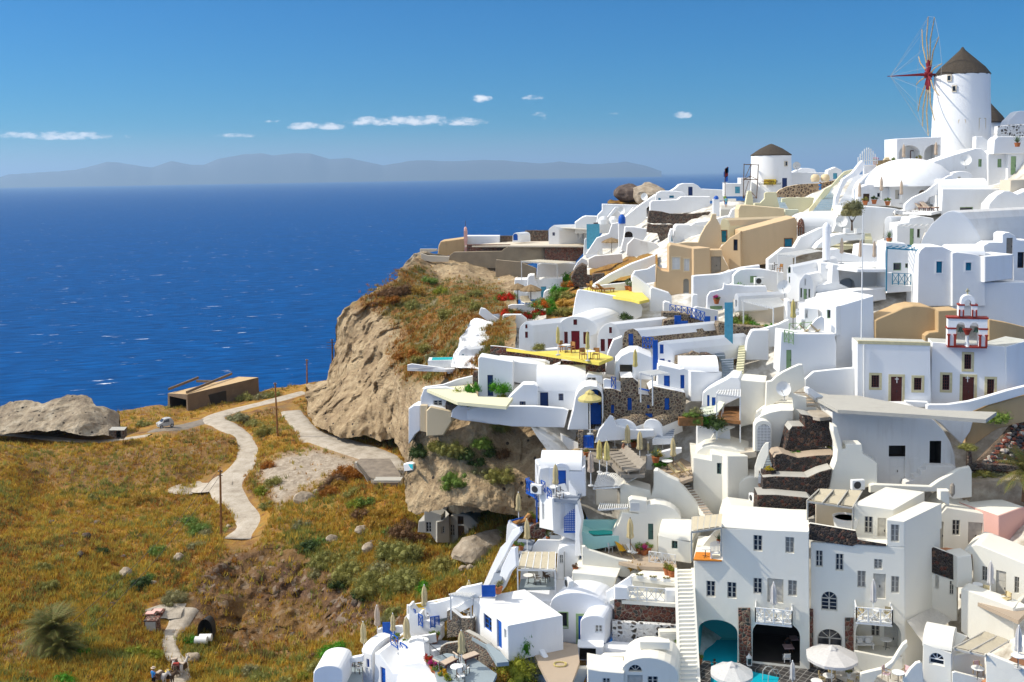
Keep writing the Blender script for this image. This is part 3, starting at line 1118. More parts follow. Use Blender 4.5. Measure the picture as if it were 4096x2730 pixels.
ribbon('footpath',P1(335,1412,380,1400,425,1398),[1.0,1.9,1.7],'gravel')
ribbon('footpath',P1(425,1400,405,1440,388,1470,392,1500,412,1535,405,1590),[1.5,1.1,.85,.9,1.0,1.1],'gravel',lift=.2)
ribbon('footpath',P1(-20,997,90,1006,220,1016,345,1001),[1.0,1.2,1.0,.8],'gravel')
t=NT('townrock')
n1=t.noise(.5,5,.65)
t.col(t.ramp(n1,[(.3,(.3,.26,.21)),(.5,(.55,.52,.46)),(.6,(.72,.71,.68))]))
t.bump(n1,.6,.2)
CLR=RBF([(700,885,168),(690,930,163),(715,965,158),(740,985,153),(900,1008,139),(940,1075,129),(960,1165,122),(760,830,172),(778,770,173),(795,708,174),(830,690,171),(880,660,176),(925,620,186),(960,600,195),(1000,590,200),(1060,590,200),(1100,660,178),(1140,680,166),(850,750,163),(850,850,155),(850,950,146),(780,900,158),(900,760,158),(960,790,146),(930,850,140),(990,860,124),(1040,860,112),(940,930,131),(990,960,112),(950,1000,124),(1000,700,163),(1060,700,150),(1100,720,138),(1060,760,128),(1010,790,134),(1180,720,128),(1180,640,185),(1180,860,108),(1080,900,108),(1080,1000,106),(1000,1100,112),(950,660,178),(1020,650,185)])
def cliff_pt(x,y):
 P=Wn(x*K,y*K,CLR(x,y))
 f=np.clip((x-690)/90,0,1)
 veg=np.clip((x-900)/120,0,1)
 n=fbm(P*np.array([.12,.12,.12]),5,.6)*2.0+fbm(P*np.array([.45,.45,.16]),4,.6)*1.1
 P[:,1]-=n*(1-.6*veg)*.8
 P[:,0]+=fbm(P*.2+30,4,.6)*.8*(1-.6*veg)
 P[:,2]+=fbm(P*.3+9,4)*.45
 return P
ZC=lambda X,Y:np.stack([soft(X,Y,P1(800,700,880,655,960,600,1000,640,1150,655,1200,760,1080,860,1000,880,930,880,905,840,905,800,930,760,860,715),16),X*0,X*0,X*0+1],-1)
t=M['tuff']
tt=t.copy()
tt.name='cliffmat'
M['cliffmat']=tt
nt=tt.node_tree
bs=nt.nodes['Principled BSDF']
src=bs.inputs['Base Color'].links[0].from_socket
A_=nt.nodes.new('ShaderNodeAttribute')
A_.attribute_name='zone'
sx=nt.nodes.new('ShaderNodeSeparateColor')
nt.links.new(A_.outputs['Color'],sx.inputs[0])
nz=nt.nodes.new('ShaderNodeTexNoise')
nz.inputs['Scale'].default_value=.5
nz.inputs['Detail'].default_value=6
gp=nt.nodes.new('ShaderNodeNewGeometry')
nt.links.new(gp.outputs['Position'],nz.inputs['Vector'])
rp=nt.nodes.new('ShaderNodeValToRGB')
nt.links.new(nz.outputs['Fac'],rp.inputs[0])
e=rp.color_ramp.elements
e[0].position=.3
e[0].color=(.09,.04,.016,1)
e[1].position=.7
e[1].color=(.22,.18,.11,1)
for p_,c_ in((.45,(.24,.11,.02)),(.55,(.15,.12,.035))):
 q=e.new(p_)
 q.color=(*c_,1)
mm=nt.nodes.new('ShaderNodeMix')
mm.data_type='RGBA'
nt.links.new(sx.outputs[0],mm.inputs[0])
nt.links.new(src,mm.inputs[6])
nt.links.new(rp.outputs[0],mm.inputs[7])
nt.links.new(mm.outputs[2],bs.inputs['Base Color'])
grid('cliff',np.arange(699,1190,3),P1(690,895,700,886,745,876,758,840,770,800,778,765,786,735,795,708,812,698,830,690,850,672,880,655,912,640,925,612,945,595,965,585,1010,590,1140,625,1190,640),P1(690,905,702,940,720,975,745,990,900,1012,935,1075,960,1170,1190,1170),190,cliff_pt,26,30,'cliffmat',attr=ZC)
MR=RBF([(-60,930,165),(0,930,164),(100,920,164),(180,908,165),(230,925,164),(265,950,163),(274,990,160),(-60,985,158),(0,985,158),(100,990,156),(200,1000,155),(260,1002,156),(100,955,158),(200,955,157)])
def mound_pt(x,y):
 P=Wn(x*K,y*K,MR(x,y))
 P[:,1]-=fbm(P*.22,5,.6)*.9
 P[:,2]+=fbm(P*.4+5,4)*.25
 return P
o=grid('rock_outcrop',np.arange(-60,276,3),P1(-60,950,-5,937,20,925,60,920,100,925,135,917,160,908,190,908,210,918,222,932,250,940,268,948,276,960),P1(-60,1000,0,997,60,990,150,990,210,1003,250,1003,276,990),60,mound_pt,9,7,'tuffgrey',None,'pale pitted rock mound with a grassy top above the plateau','rock')
OR=RBF([(935,1165,103),(940,1050,104),(960,1000,102),(950,960,102),(1000,1000,99),(1030,960,101),(1100,970,100),(1200,980,101),(1280,960,101),(1320,960,101),(1000,1100,100),(1000,1170,99),(1100,1040,99),(1200,1040,99),(1280,1010,99),(1100,1100,97),(1200,1100,97),(1240,1070,96),(1100,1140,95),(1300,1060,93),(1240,1180,95),(1060,1180,96),(960,1180,101),(1160,1180,95),(1330,1150,90)])
def out_pt(x,y):
 P=Wn(x*K,y*K,OR(x,y))
 P[:,1]-=fbm(P*.25,5,.6)*.7
 P[:,0]+=fbm(P*.35+11,4)*.5
 P[:,2]+=fbm(P*.5+3,4)*.22
 return P
grid('rock_ledge',np.arange(937,1335,3),P1(937,1080,945,1000,955,965,985,950,1335,940),P1(937,1170,960,1178,1000,1170,1040,1160,1200,1190,1335,1200),90,out_pt,8,5,'tuff',kind='structure')
UR=RBF([(905,660,190),(925,610,194),(960,590,197),(1000,600,197),(1140,630,196),(1000,660,191),(1140,690,188),(1060,640,195)])
def up_pt(x,y):
 P=Wn(x*K,y*K,UR(x,y))
 P[:,1]-=fbm(P*.25,5,.6)*1.2-.6
 P[:,2]+=fbm(P*.3,3)*.4
 return P
grid('upper_cliff',np.arange(920,1150,3),P1(920,620,932,600,950,582,968,578,1150,615),P1(920,640,980,665,1150,700),40,up_pt,20,12,'tuffgrey')
def town_pt(x,y):
 P=Wn(x*K,y*K,TRBF(x,y)*1.03+1.6)
 P[:,2]+=fbm(P*.3,3)*.3
 return P
grid('town_slope',np.arange(1176,2420,8),P1(1176,720,1250,690,1330,600,1400,520,1470,485,1600,470,1690,466,1760,455,1850,455,1950,412,2050,388,2160,344,2420,334),P1(1176,920,1230,1000,1300,1100,1380,1250,1420,1450,1460,1610,2420,1610),150,town_pt,40,16,'townrock')
def leafmat(name,c,c2=None):
 t=NT(name)
 oi=t.node('ShaderNodeObjectInfo').outputs['Random']
 n=t.noise(2.6,3,.6)
 c2=c2 or tuple((x*.6 for x in c))
 k=t.mix(t.ramp(n,[(.35,.0),(.65,1.0)]),c2,c)
 k=t.mix(t.math('MULTIPLY',oi,.4),k,(c[0]*1.3,c[1]*1.05,c[2]*.8))
 t.col(k)
 t.set(t.b.inputs['Roughness'],.7)
 tr=t.node('ShaderNodeBsdfTranslucent')
 t.set(tr.inputs[0],k)
 mx=t.node('ShaderNodeMixShader',i_Fac=.25)
 t.t.links.new(t.b.outputs[0],mx.inputs[1])
 t.t.links.new(tr.outputs[0],mx.inputs[2])
 t.t.links.new(mx.outputs[0],t.out.inputs[0])
LEAF={'olive':((.27,.27,.075),'olive green'),'grey':((.26,.26,.13),'grey green'),'green':((.16,.26,.05),'fresh green'),'dark':((.045,.085,.022),'dark green'),'bright':((.08,.28,.015),'bright green'),'lime':((.26,.3,.03),'yellow green'),'gold':((.36,.22,.03),'golden dry'),'orange':((.33,.13,.015),'rust orange dry'),'brown':((.17,.1,.05),'brown dry'),'yellow':((.42,.34,.02),'yellow flowering')}
for k_,(c_,n_)in LEAF.items():
 leafmat('leaf_'+k_,c_)
leafmat('flower_red',(.55,.03,.01))
leafmat('flower_pink',(.55,.05,.25))
leafmat('flower_yellow',(.65,.4,.01))
leafmat('flower_orange',(.6,.14,.01))
leafmat('leaf_palm',(.11,.14,.03),(.22,.17,.05))
leafmat('leaf_agave',(.13,.2,.12))
def leaf_cloud(seed,n=1100,clumps=16,size=.075,spiky=.0,flat=.75,core=True,up=.35):
 r=np.random.default_rng(seed)
 V,F=([],[])
 d=r.normal(size=(clumps,3))
 d[:,2]=np.abs(d[:,2])*.9-.15
 d/=np.linalg.norm(d,axis=1)[:,None]
 cen=d*r.uniform(.25,.72,(clumps,1))
 cen[:,2]*=flat
 cr=r.uniform(.22,.42,clumps)
 k=r.integers(0,clumps,n)
 dd=r.normal(size=(n,3))
 dd/=np.linalg.norm(dd,axis=1)[:,None]
 p=cen[k]+dd*(cr[k]*r.uniform(.55,1.1,n))[:,None]
 p[:,2]=np.maximum(p[:,2],-.12)
 out=p/np.maximum(np.linalg.norm(p,axis=1)[:,None],1e-06)
 a=out*(.6+spiky)+r.normal(size=(n,3))*.55+np.array([0,0,up])
 a/=np.linalg.norm(a,axis=1)[:,None]
 s=np.cross(a,r.normal(size=(n,3)))
 s/=np.linalg.norm(s,axis=1)[:,None]
 L=size*r.uniform(.7,1.5,(n,1))*(1+spiky*1.5)
 w=size*r.uniform(.35,.6,(n,1))/(1+spiky)
 q=np.stack([p-s*w,p+a*L*.5-s*w*.2+s*0,p+a*L+s*0,p+s*w],1)
 V=q.reshape(-1,3).tolist()
 F=[(4*i,4*i+1,4*i+2,4*i+3)for i in range(n)]
 b=MB()
 b.add(V,F)
 if core:
  for c,rr in zip(cen,cr):
   m=5
   base=len(b.v)
   vs=[]
   for i in range(4):
    th=math.pi*(i+.5)/4
    for j in range(6):
     vs.append((c[0]+rr*.5*math.sin(th)*math.cos(j*math.pi/3),c[1]+rr*.5*math.sin(th)*math.sin(j*math.pi/3),c[2]+rr*.5*math.cos(th)))
   b.add(vs,[(i*6+j,(i+1)*6+j,(i+1)*6+(j+1)%6,i*6+(j+1)%6)for i in range(3)for j in range(6)]+[(0,1,2,3,4,5),tuple(range(23,17,-1))])
 return b
PROTO={}
def cloud_mesh(kind,seed):
 key=(kind,seed)
 if key not in PROTO:
  if kind=='big':
   b=leaf_cloud(seed,3600,30,.052,.5)
  elif kind=='pot':
   b=leaf_cloud(seed,240,7,.22,.1,1.0)
  elif kind=='tree':
   b=leaf_cloud(seed,2200,24,.075,0,.9)
  else:
   b=leaf_cloud(seed,1300,15,.08,.35)
  o=b.mk('tmp','leaf_olive')
  PROTO[key]=o.data
  bpy.data.objects.remove(o)
 return PROTO[key]
def LO(name,kind,col,loc,sx,sz=None,parent=None):
 me=cloud_mesh(kind,R_.randrange(4))
 key=(me.name,col)
 if key not in PROTO:
  m2=me.copy()
  m2 .materials[0]=M[col]
  PROTO[key]=m2
 o=bpy.data.objects.new(name,PROTO[key])
 COL.objects.link(o)
 o.location=loc
 o.rotation_euler=(0,0,R_.uniform(0,6.3))
 o.scale=(sx,sx,sz if sz else sx*R_.uniform(.8,1.0))
 if parent:
  o.parent=parent
 return o
BUSH_ZONE={}
def BS(zone,lst,fn,where,rx=1.0):
 for x,y,r,c in lst:
  sx_,sy_=z(x,y)
  d0=fn(sx_/K,(sy_+r*.55/_o[2])/K)
  R=r/_o[2]*d0 .y/FP*1.4
  kind='big' if r>95 else 'bush'
  p=d0 .copy()
  p.z+=R*.05
  size='large' if R>1.6 else 'small' if R<.75 else 'round'
  o=LO('shrub',kind,'leaf_'+c,p,R*rx,R*R_.uniform(.78,.98))
  tag(o,'%s %s shrub %s'%(size,LEAF[c][1],where),'shrub','%s shrubs %s'%(LEAF[c][1],where))
LP=lambda x,y:V3(left_pt(x,y)[0][0])
CP=lambda x,y:V3(cliff_pt(np.array([float(x)]),np.array([float(y)]))[0])
OP=lambda x,y:V3(out_pt(np.array([float(x)]),np.array([float(y)]))[0])
reg(0,1365)
BS('a',quad(1320,740,70,olive),LP,'on the plateau between the rock mound and the block building')
BS('a2',quad(2250,500,90,olive,2180,665,100,grey,2300,700,80,olive),LP,'beside the dirt road past the block building')
BS('b',quad(),LP,'on the dark bank under the plateau edge')
BS('b2',quad(),LP,'at the foot of the pale rock mound')
BS('c',quad(860,1420,70,olive,1180,1470,80,gold,1300,1440,80,gold),LP,'on the golden slope left of the road bend')
BS('d',quad(),LP,'right of the road bend by the tall pole')
reg(0,2048)
BS('c',quad(370,510,80,olive,940,310,70,dark,470,640,85,olive,140,850,70,olive),LP,'on the golden hillside above the palm')
BS('e',quad(1440,320,90,green,1830,120,100,green,1880,170,80,grey,1740,60,90,green,1800,300,75,grey,1290,590,110,dark,1380,560,70,green,1600,760,105,grey),LP,'on the slope under the tall utility pole')
BS('f',quad(1230,1300,85,lime,1390,1310,95,lime,760,1300,80,bright,570,1500,115,bright,260,1515,80,dark),LP,'between the palm and the mule path')
BS('g',quad(1750,1165,70,bright,2110,1245,75,brown,2290,1440,90,grey),LP,'right of the mule path near the cave mouth')
reg(1024,1365)
BS('h',quad(60,490,70,grey,150,470,75,olive,20,730,70,olive,90,810,90,olive,100,1150,70,orange),LP,'on the hump between the two dirt tracks')
BS('i',quad(150,1300,85,olive,60,1380,70,lime,100,1490,70,olive),LP,'on the slope under the grey rubble bank')
BS('j',quad(830,1185,120,orange,930,1220,80,orange,720,1260,110,brown,640,1330,70,brown,690,1370,100,orange,760,1320,80,gold,890,1410,80,olive,1020,1440,90,green,900,1490,80,lime,1350,1290,75,brown,1160,1520,90,gold,960,1545,80,brown),LP,'around the small concrete bridge')
BS('k',quad(),lambda x,y:V3(Wn(np.array([x*K]),np.array([y*K]),np.array([float(CLR(x,1003))-1.5]))[0]),'along the foot of the sandy cliff')
BS('k2',quad(),LP,'at the track end against the rock column')
BS('l',quad(1560,980,130,dark,1680,960,110,olive,1800,960,130,olive,1920,990,110,dark,2090,910,100,green,2150,980,90,dark,2240,745,110,olive,2240,1200,130,olive,1840,1230,130,green,1780,1290,90,green,2080,1180,70,grey,2260,1020,80,brown,2040,1070,80,dark),OP,'on the garden ledge below the white parapet wall')
BS('m',quad(),CP,'growing from the sandy cliff face')
reg(1024,2048)
BS('n',quad(880,480,170,olive,800,600,110,dark,1230,360,150,olive,1390,390,160,olive,1070,640,180,olive,1380,590,170,olive,1300,820,120,olive,1240,920,100,grey,990,740,110,dark,1150,520,120,grey),LP,'in the thicket below the ruined stone house')
BS('n2',quad(1730,450,140,olive),LP,'alone beside the heap of loose stones')
BS('o',quad(600,430,110,olive,640,350,80,olive,560,540,80,grey,900,330,80,olive,750,370,70,olive,500,250,100,dark,580,220,70,green,420,85,80,grey),LP,'on the ridge above the brown rock face')
BS('p',quad(1330,170,130,brown,1230,150,80,green,1480,200,90,brown,1590,255,70,olive,2080,240,70,olive,2280,180,80,olive,1120,60,80,gold,1400,70,80,brown),LP,'around the ruined stone house')
BS('q',quad(1560,690,95,bright,1530,600,85,yellow,1680,720,80,gold,1780,680,70,gold),LP,'on the grass beside the white outside stair')
BS('r',quad(600,1380,130,olive,540,1300,80,brown,270,1530,110,olive,20,1480,80,olive,700,1480,70,dark,420,1490,70,lime),LP,'at the foot of the brown rock face')
BS('s',quad(720,1230,140,bright,800,1330,110,bright),LP,'forming the vivid bush left of the lowest white roof')
reg(1536,683)
BS('t',quad(400,1000,70,green,830,1110,80,olive,690,1160,80,olive,580,1300,90,olive,840,1240,80,olive,230,1230,70,olive,60,1100,100,brown,170,1070,120,brown,280,1080,90,gold,60,1190,70,orange,520,1090,70,lime),CP,'on the clifftop slope below the concrete wall')
BS('u',quad(),CP,'on the ledges right of the sandy cliff')
reg(1024,1365)
BS('u',quad(1480,60,110,orange,1350,130,80,orange,1560,60,90,olive,1640,110,90,grey,1730,70,80,olive,1500,150,70,olive,1640,290,70,olive),CP,'on the ledges right of the sandy cliff')
def tufts(name,n,xs,ys,fn,keep,cols,h=(.25,.6),blades=5,label=None):
 x=NR.uniform(*xs,n)
 y=NR.uniform(*ys,n)
 k=keep(x,y)
 x,y=(x[k],y[k])
 P=fn(x,y)
 P=P[0]if isinstance(P,tuple)else P
 n=len(P)
 pat=fbm(P*.16+3,3)*.8+fbm(P*.7+9,2)*.45+NR.normal(0,.28,n)
 ci=np.clip(((pat+1)/2*len(cols)).astype(int),0,len(cols)-1)
 C=np.array(cols)[ci]*NR.uniform(.7,1.25,(n,1))
 V,CC=([],[])
 H=NR.uniform(*h,n)
 for b_ in range(blades):
  a=NR.uniform(0,6.28,n)
  lean=NR.uniform(.15,.8,n)
  w=NR.uniform(.03,.075,n)
  o=NR.normal(0,.16,(n,2))
  B=P.copy()
  B[:,:2]+=o
  B[:,2]-=.05
  t_=np.stack([np.cos(a),np.sin(a),a*0],1)
  s_=np.stack([-np.sin(a),np.cos(a),a*0],1)
  V.append(np.stack([B-s_*w[:,None],B+s_*w[:,None],B+t_*(lean*H)[:,None]+np.array([0,0,1])*H[:,None]],1))
  CC.append(np.repeat(C[:,None],3,1))
 V=np.concatenate(V).reshape(-1,3)
 CC=np.concatenate(CC).reshape(-1,3)
 m=len(V)//3
 me=bpy.data.meshes.new(name)
 me.vertices.add(len(V))
 me.vertices.foreach_set('co',V.ravel())
 me.loops.add(3*m)
 me.loops.foreach_set('vertex_index',np.arange(3*m))
 me.polygons.add(m)
 me.polygons.foreach_set('loop_start',np.arange(0,3*m,3))
 me.update(calc_edges=True)
 a=me.attributes.new('tint','FLOAT_COLOR','POINT')
 a.data.foreach_set('color',np.concatenate([CC,np.ones((len(CC),1))],1).ravel())
 me.materials.append(M['grassblade'])
 o=bpy.data.objects.new(name,me)
 COL.objects.link(o)
 tag(o,label,'grass',None,'stuff')
t=NT('grassblade')
a=t.node('ShaderNodeAttribute',attribute_name='tint').outputs['Color']
t.col(a)
tr=t.node('ShaderNodeBsdfTranslucent')
t.set(tr.inputs[0],a)
mx=t.node('ShaderNodeMixShader',i_Fac=.35)
t.t.links.new(t.b.outputs[0],mx.inputs[1])
t.t.links.new(tr.outputs[0],mx.inputs[2])
t.t.links.new(mx.outputs[0],t.out.inputs[0])
def keepL(x,y):
 k=y>np.interp(x,*zip(*LTOP))+2
 for pts,w in ROADS:
  k&=dseg(x,y,pts)>w*1.0
 k&=NR.uniform(0,1,len(x))>np.maximum(soft(x,y,CONG,20)*.88,soft(x,y,DEB,12)*.97)
 k&=NR.uniform(0,1,len(x))>soft(x,y,EMB,12)*.45
 k&=NR.uniform(0,1,len(x))>soft(x,y,GULLY,16)*.8
 return k
GC=[(.14,.1,.03),(.3,.12,.02),(.4,.19,.025),(.48,.28,.035),(.4,.26,.03),(.28,.24,.04),(.16,.18,.04)]
tufts('dry_grass',62000,(-60,1300),(885,1590),left_pt,keepL,GC,(.2,.55),5,'golden dry grass covering the rough hillside')
tufts('scrub',15000,(-60,1300),(885,1590),left_pt,keepL,[(.2,.2,.05),(.4,.32,.06),(.5,.34,.05),(.26,.28,.07)],(.4,.8),9,'low green scrub')
tufts('dry_grass',9000,(830,1170),(610,880),cliff_pt,lambda x,y:NR.uniform(0,1,len(x))<ZC(x,y)[:,0],[(.2,.09,.02),(.34,.14,.02),(.3,.2,.04),(.16,.17,.05)],(.25,.6),5,'dry grass on the clifftop slope')
def VT(h,xl,yl,xr,yr,Wd,rise,mat='white',off=.0,name='roof',n=12,ends=.0):
 a,b=(h.pl.hit(xl,yl),h.pl.hit(xr,yr))
 a=a+h.pl.n*off
 b=b+h.pl.n*off
 zz=(a.z+b.z)/2
 a.z=b.z=zz
 m=MB()
 vs=[]
 u=(b-a).normalized()
 for p in(a,b):
  for i in range(n+1):
   t=math.pi*i/n
   vs.append(p-h.pl.n*(Wd/2-Wd/2*math.cos(t))+V3((0,0,rise*math.sin(t))))
 k=n+1
 m.add(vs,[(i,k+i,k+i+1,i+1)for i in range(n)]+[tuple(range(k)),tuple(range(2*k-1,k-1,-1))])
 return h.part(m,name,mat,40)
def STP(name,label,pb,qb,pt,qt,n,mat,side='white',w=.18,sideh=.0,cat='stairs',riser=None):
 pb,qb,pt,qt=map(V3,(pb,qb,pt,qt))
 root=TH(name,label,cat,pb)
 o=pb
 m=MB()
 r=MB()
 for i in range(n):
  t0,t1=(i/n,(i+1)/n)
  a0=pb.lerp(pt,t0)
  b0=qb.lerp(qt,t0)
  a1=pb.lerp(pt,t1)
  b1=qb.lerp(qt,t1)
  z0=pb.z+(pt.z-pb.z)*t0
  z1=pb.z+(pt.z-pb.z)*t1
  P=[V3((a0 .x,a0 .y,z1)),V3((b0 .x,b0 .y,z1)),V3((b1 .x,b1 .y,z1)),V3((a1 .x,a1 .y,z1))]
  m.add([q-o for q in P],[(0,1,2,3)])
  zl=z0-.5
  r.add([V3((a0 .x,a0 .y,zl))-o,V3((b0 .x,b0 .y,zl))-o,P[1]-o,P[0]-o,V3((a1 .x,a1 .y,zl))-o,V3((b1 .x,b1 .y,zl))-o,P[2]-o,P[3]-o],[(0,1,2,3),(1,5,6,2),(0,3,7,4)])
 m.mk('tread',mat,root)
 r.mk('riser',riser or mat,root)
 if sideh>0:
  for A,B in((pb,pt),(qb,qt)):
   s=MB()
   d=(qb-pb).normalized()
   out=-d if A is pb else d
   zt=V3((0,0,sideh))
   zb=V3((0,0,-.6))
   v=[A+zb,B+zb,B+zt,A+zt]
   v=[q-o for q in v]+[q-o+out*w for q in v]
   s.add(v,[(0,1,2,3),(7,6,5,4),(0,4,5,1),(3,2,6,7),(0,3,7,4),(1,5,6,2)])
   s.mk('parapet',side,root)
 return root
def rail(name,label,a,b,h,mat,panels=3,parent=None,cat='railing',style='x',t=.05,group=None):
 a,b=(V3(a),V3(b))
 h=min(h,1.2)
 m=MB()
 o=a.copy()if parent is None else parent.location
 up=V3((0,0,h))
 a_,b_=(a-o,b-o)
 m.sb(a_+up,b_+up,t*1.5,t*1.2)
 m.sb(a_+V3((0,0,.12)),b_+V3((0,0,.12)),t)
 for i in range(panels+1):
  p=a_.lerp(b_,i/panels)
  m.sb(p,p+up,t*1.5)
  if i<panels:
   q=a_.lerp(b_,(i+1)/panels)
   l=V3((0,0,.14))
   u=V3((0,0,h-.03))
   if style=='x':
    m.sb(p+l,q+u,t)
    m.sb(p+u,q+l,t)
   elif style=='bars':
    for k in range(1,6):
     c=p.lerp(q,k/6)
     m.sb(c+l,c+u,t*.7)
   elif style=='lat':
    for k in range(5):
     m.sb(p.lerp(q,k/5)+l,p.lerp(q,(k+1)/5)+u,t*.5)
     m.sb(p.lerp(q,(k+1)/5)+l,p.lerp(q,k/5)+u,t*.5)
 ob=m.mk(name,mat,parent,loc=None if parent is not None else a)
 if parent is None:
  tag(ob,label,cat,group)
 return ob
def balcony(h,x0,x1,yf,depth,hh,mat='whitep',panels=3,out=.0):
 pl=h.pl
 a,b=(pl.hit(x0,yf),pl.hit(x1,yf))
 zz=(a.z+b.z)/2
 a.z=b.z=zz
 n=pl.n*depth
 o0=h.root.location
 m=MB()
 m.ob(a-o0-V3((0,0,.18)),b-a,n,V3((0,0,.16)))
 fl=m.mk('balcony',mat,h.root)
 for p,q,k in((a,a+n,1),(a+n,b+n,panels),(b+n,b,1)):
  r=rail('balcony_rail','',p+pl.n*.02,q+pl.n*.02,hh,mat,k,parent=h.root)
  r.parent=fl
 return zz
CANOPY={}
def PS(loc,ht,label,mat='canvas',group='closed parasols on the hotel terraces',pole='whitep',w=1.0):
 ht=min(ht,2.9)
 root=TH('parasol',label,'parasol',loc,group)
 key=(round(ht,1),mat,w)
 m=MB()
 m.bar((0,0,.05),(0,0,ht),.035*max(1,ht/2.6))
 m.mk('pole',pole,root)
 b=MB()
 b.lat([(.24,0),(.26,.03),(.22,.08),(.05,.12)],12)
 b.mk('base','steel',root)
 c=MB()
 s=w*ht/2.6
 c.lat([(.1*s,ht*.4),(.21*s,ht*.43),(.2*s,ht*.5),(.16*s,ht*.58),(.18*s,ht*.66),(.17*s,ht*.8),(.12*s,ht*.92),(.05*s,ht*.99),(.02,ht*1.02)],24,flute=.24,nf=6)
 c.mk('canopy',mat,root,smooth=50)
 k=MB()
 k.lat([(.04,ht),(.05,ht+.05),(.01,ht+.12)],8)
 k.mk('finial',pole,root)
 return root
def OPS(loc,ht,rr,label,mat='canvaswhite',n=8):
 root=TH('parasol',label,'parasol',loc,'open parasols by the pool')
 m=MB()
 m.bar((0,0,0),(0,0,ht+.1),.045)
 m.mk('pole','whitep',root)
 c=MB()
 vs=[(0,0,ht)]
 a0=.2
 for k in range(1,4):
  for i in range(n*2):
   a=2*math.pi*i/(n*2)+a0
   f=k/3
   sag=0 if i%2==0 else-.05*f
   r=rr*f*(1 if i%2==0 else .955)
   vs.append((r*math.cos(a),r*math.sin(a),ht-.62*f**1.15+sag*.6))
 q=n*2
 c.add(vs,[(0,1+i,1+(i+1)%q)for i in range(q)]+[(1+k*q+i,1+(k+1)*q+i,1+(k+1)*q+(i+1)%q,1+k*q+(i+1)%q)for k in range(2)for i in range(q)])
 b0=1+2*q
 base=len(c.v)
 c.add([(x,y,zz-.2)for x,y,zz in vs[b0:]],[])
 c.f+=[(b0+i,base+i,base+(i+1)%q,b0+(i+1)%q)for i in range(q)]
 cn=c.mk('canopy',mat,root)
 v=MB()
 v.lat([(.42,ht-.14),(.36,ht-.02),(.1,ht+.14),(.03,ht+.2)],12,flute=.1,nf=6)
 v.mk('vent_cap',mat,cn)
 for i in range(n):
  a=2*math.pi*i/n+a0
  r=MB()
  r.bar((0,0,ht-.55),(rr*.6*math.cos(a),rr*.6*math.sin(a),ht-.42),.015)
  r.mk('rib','whitep',root)
 b=MB()
 b.lat([(.3,0),(.3,.08),(.06,.12)],12)
 b.mk('base','steel',root)
 return root
PRO={}
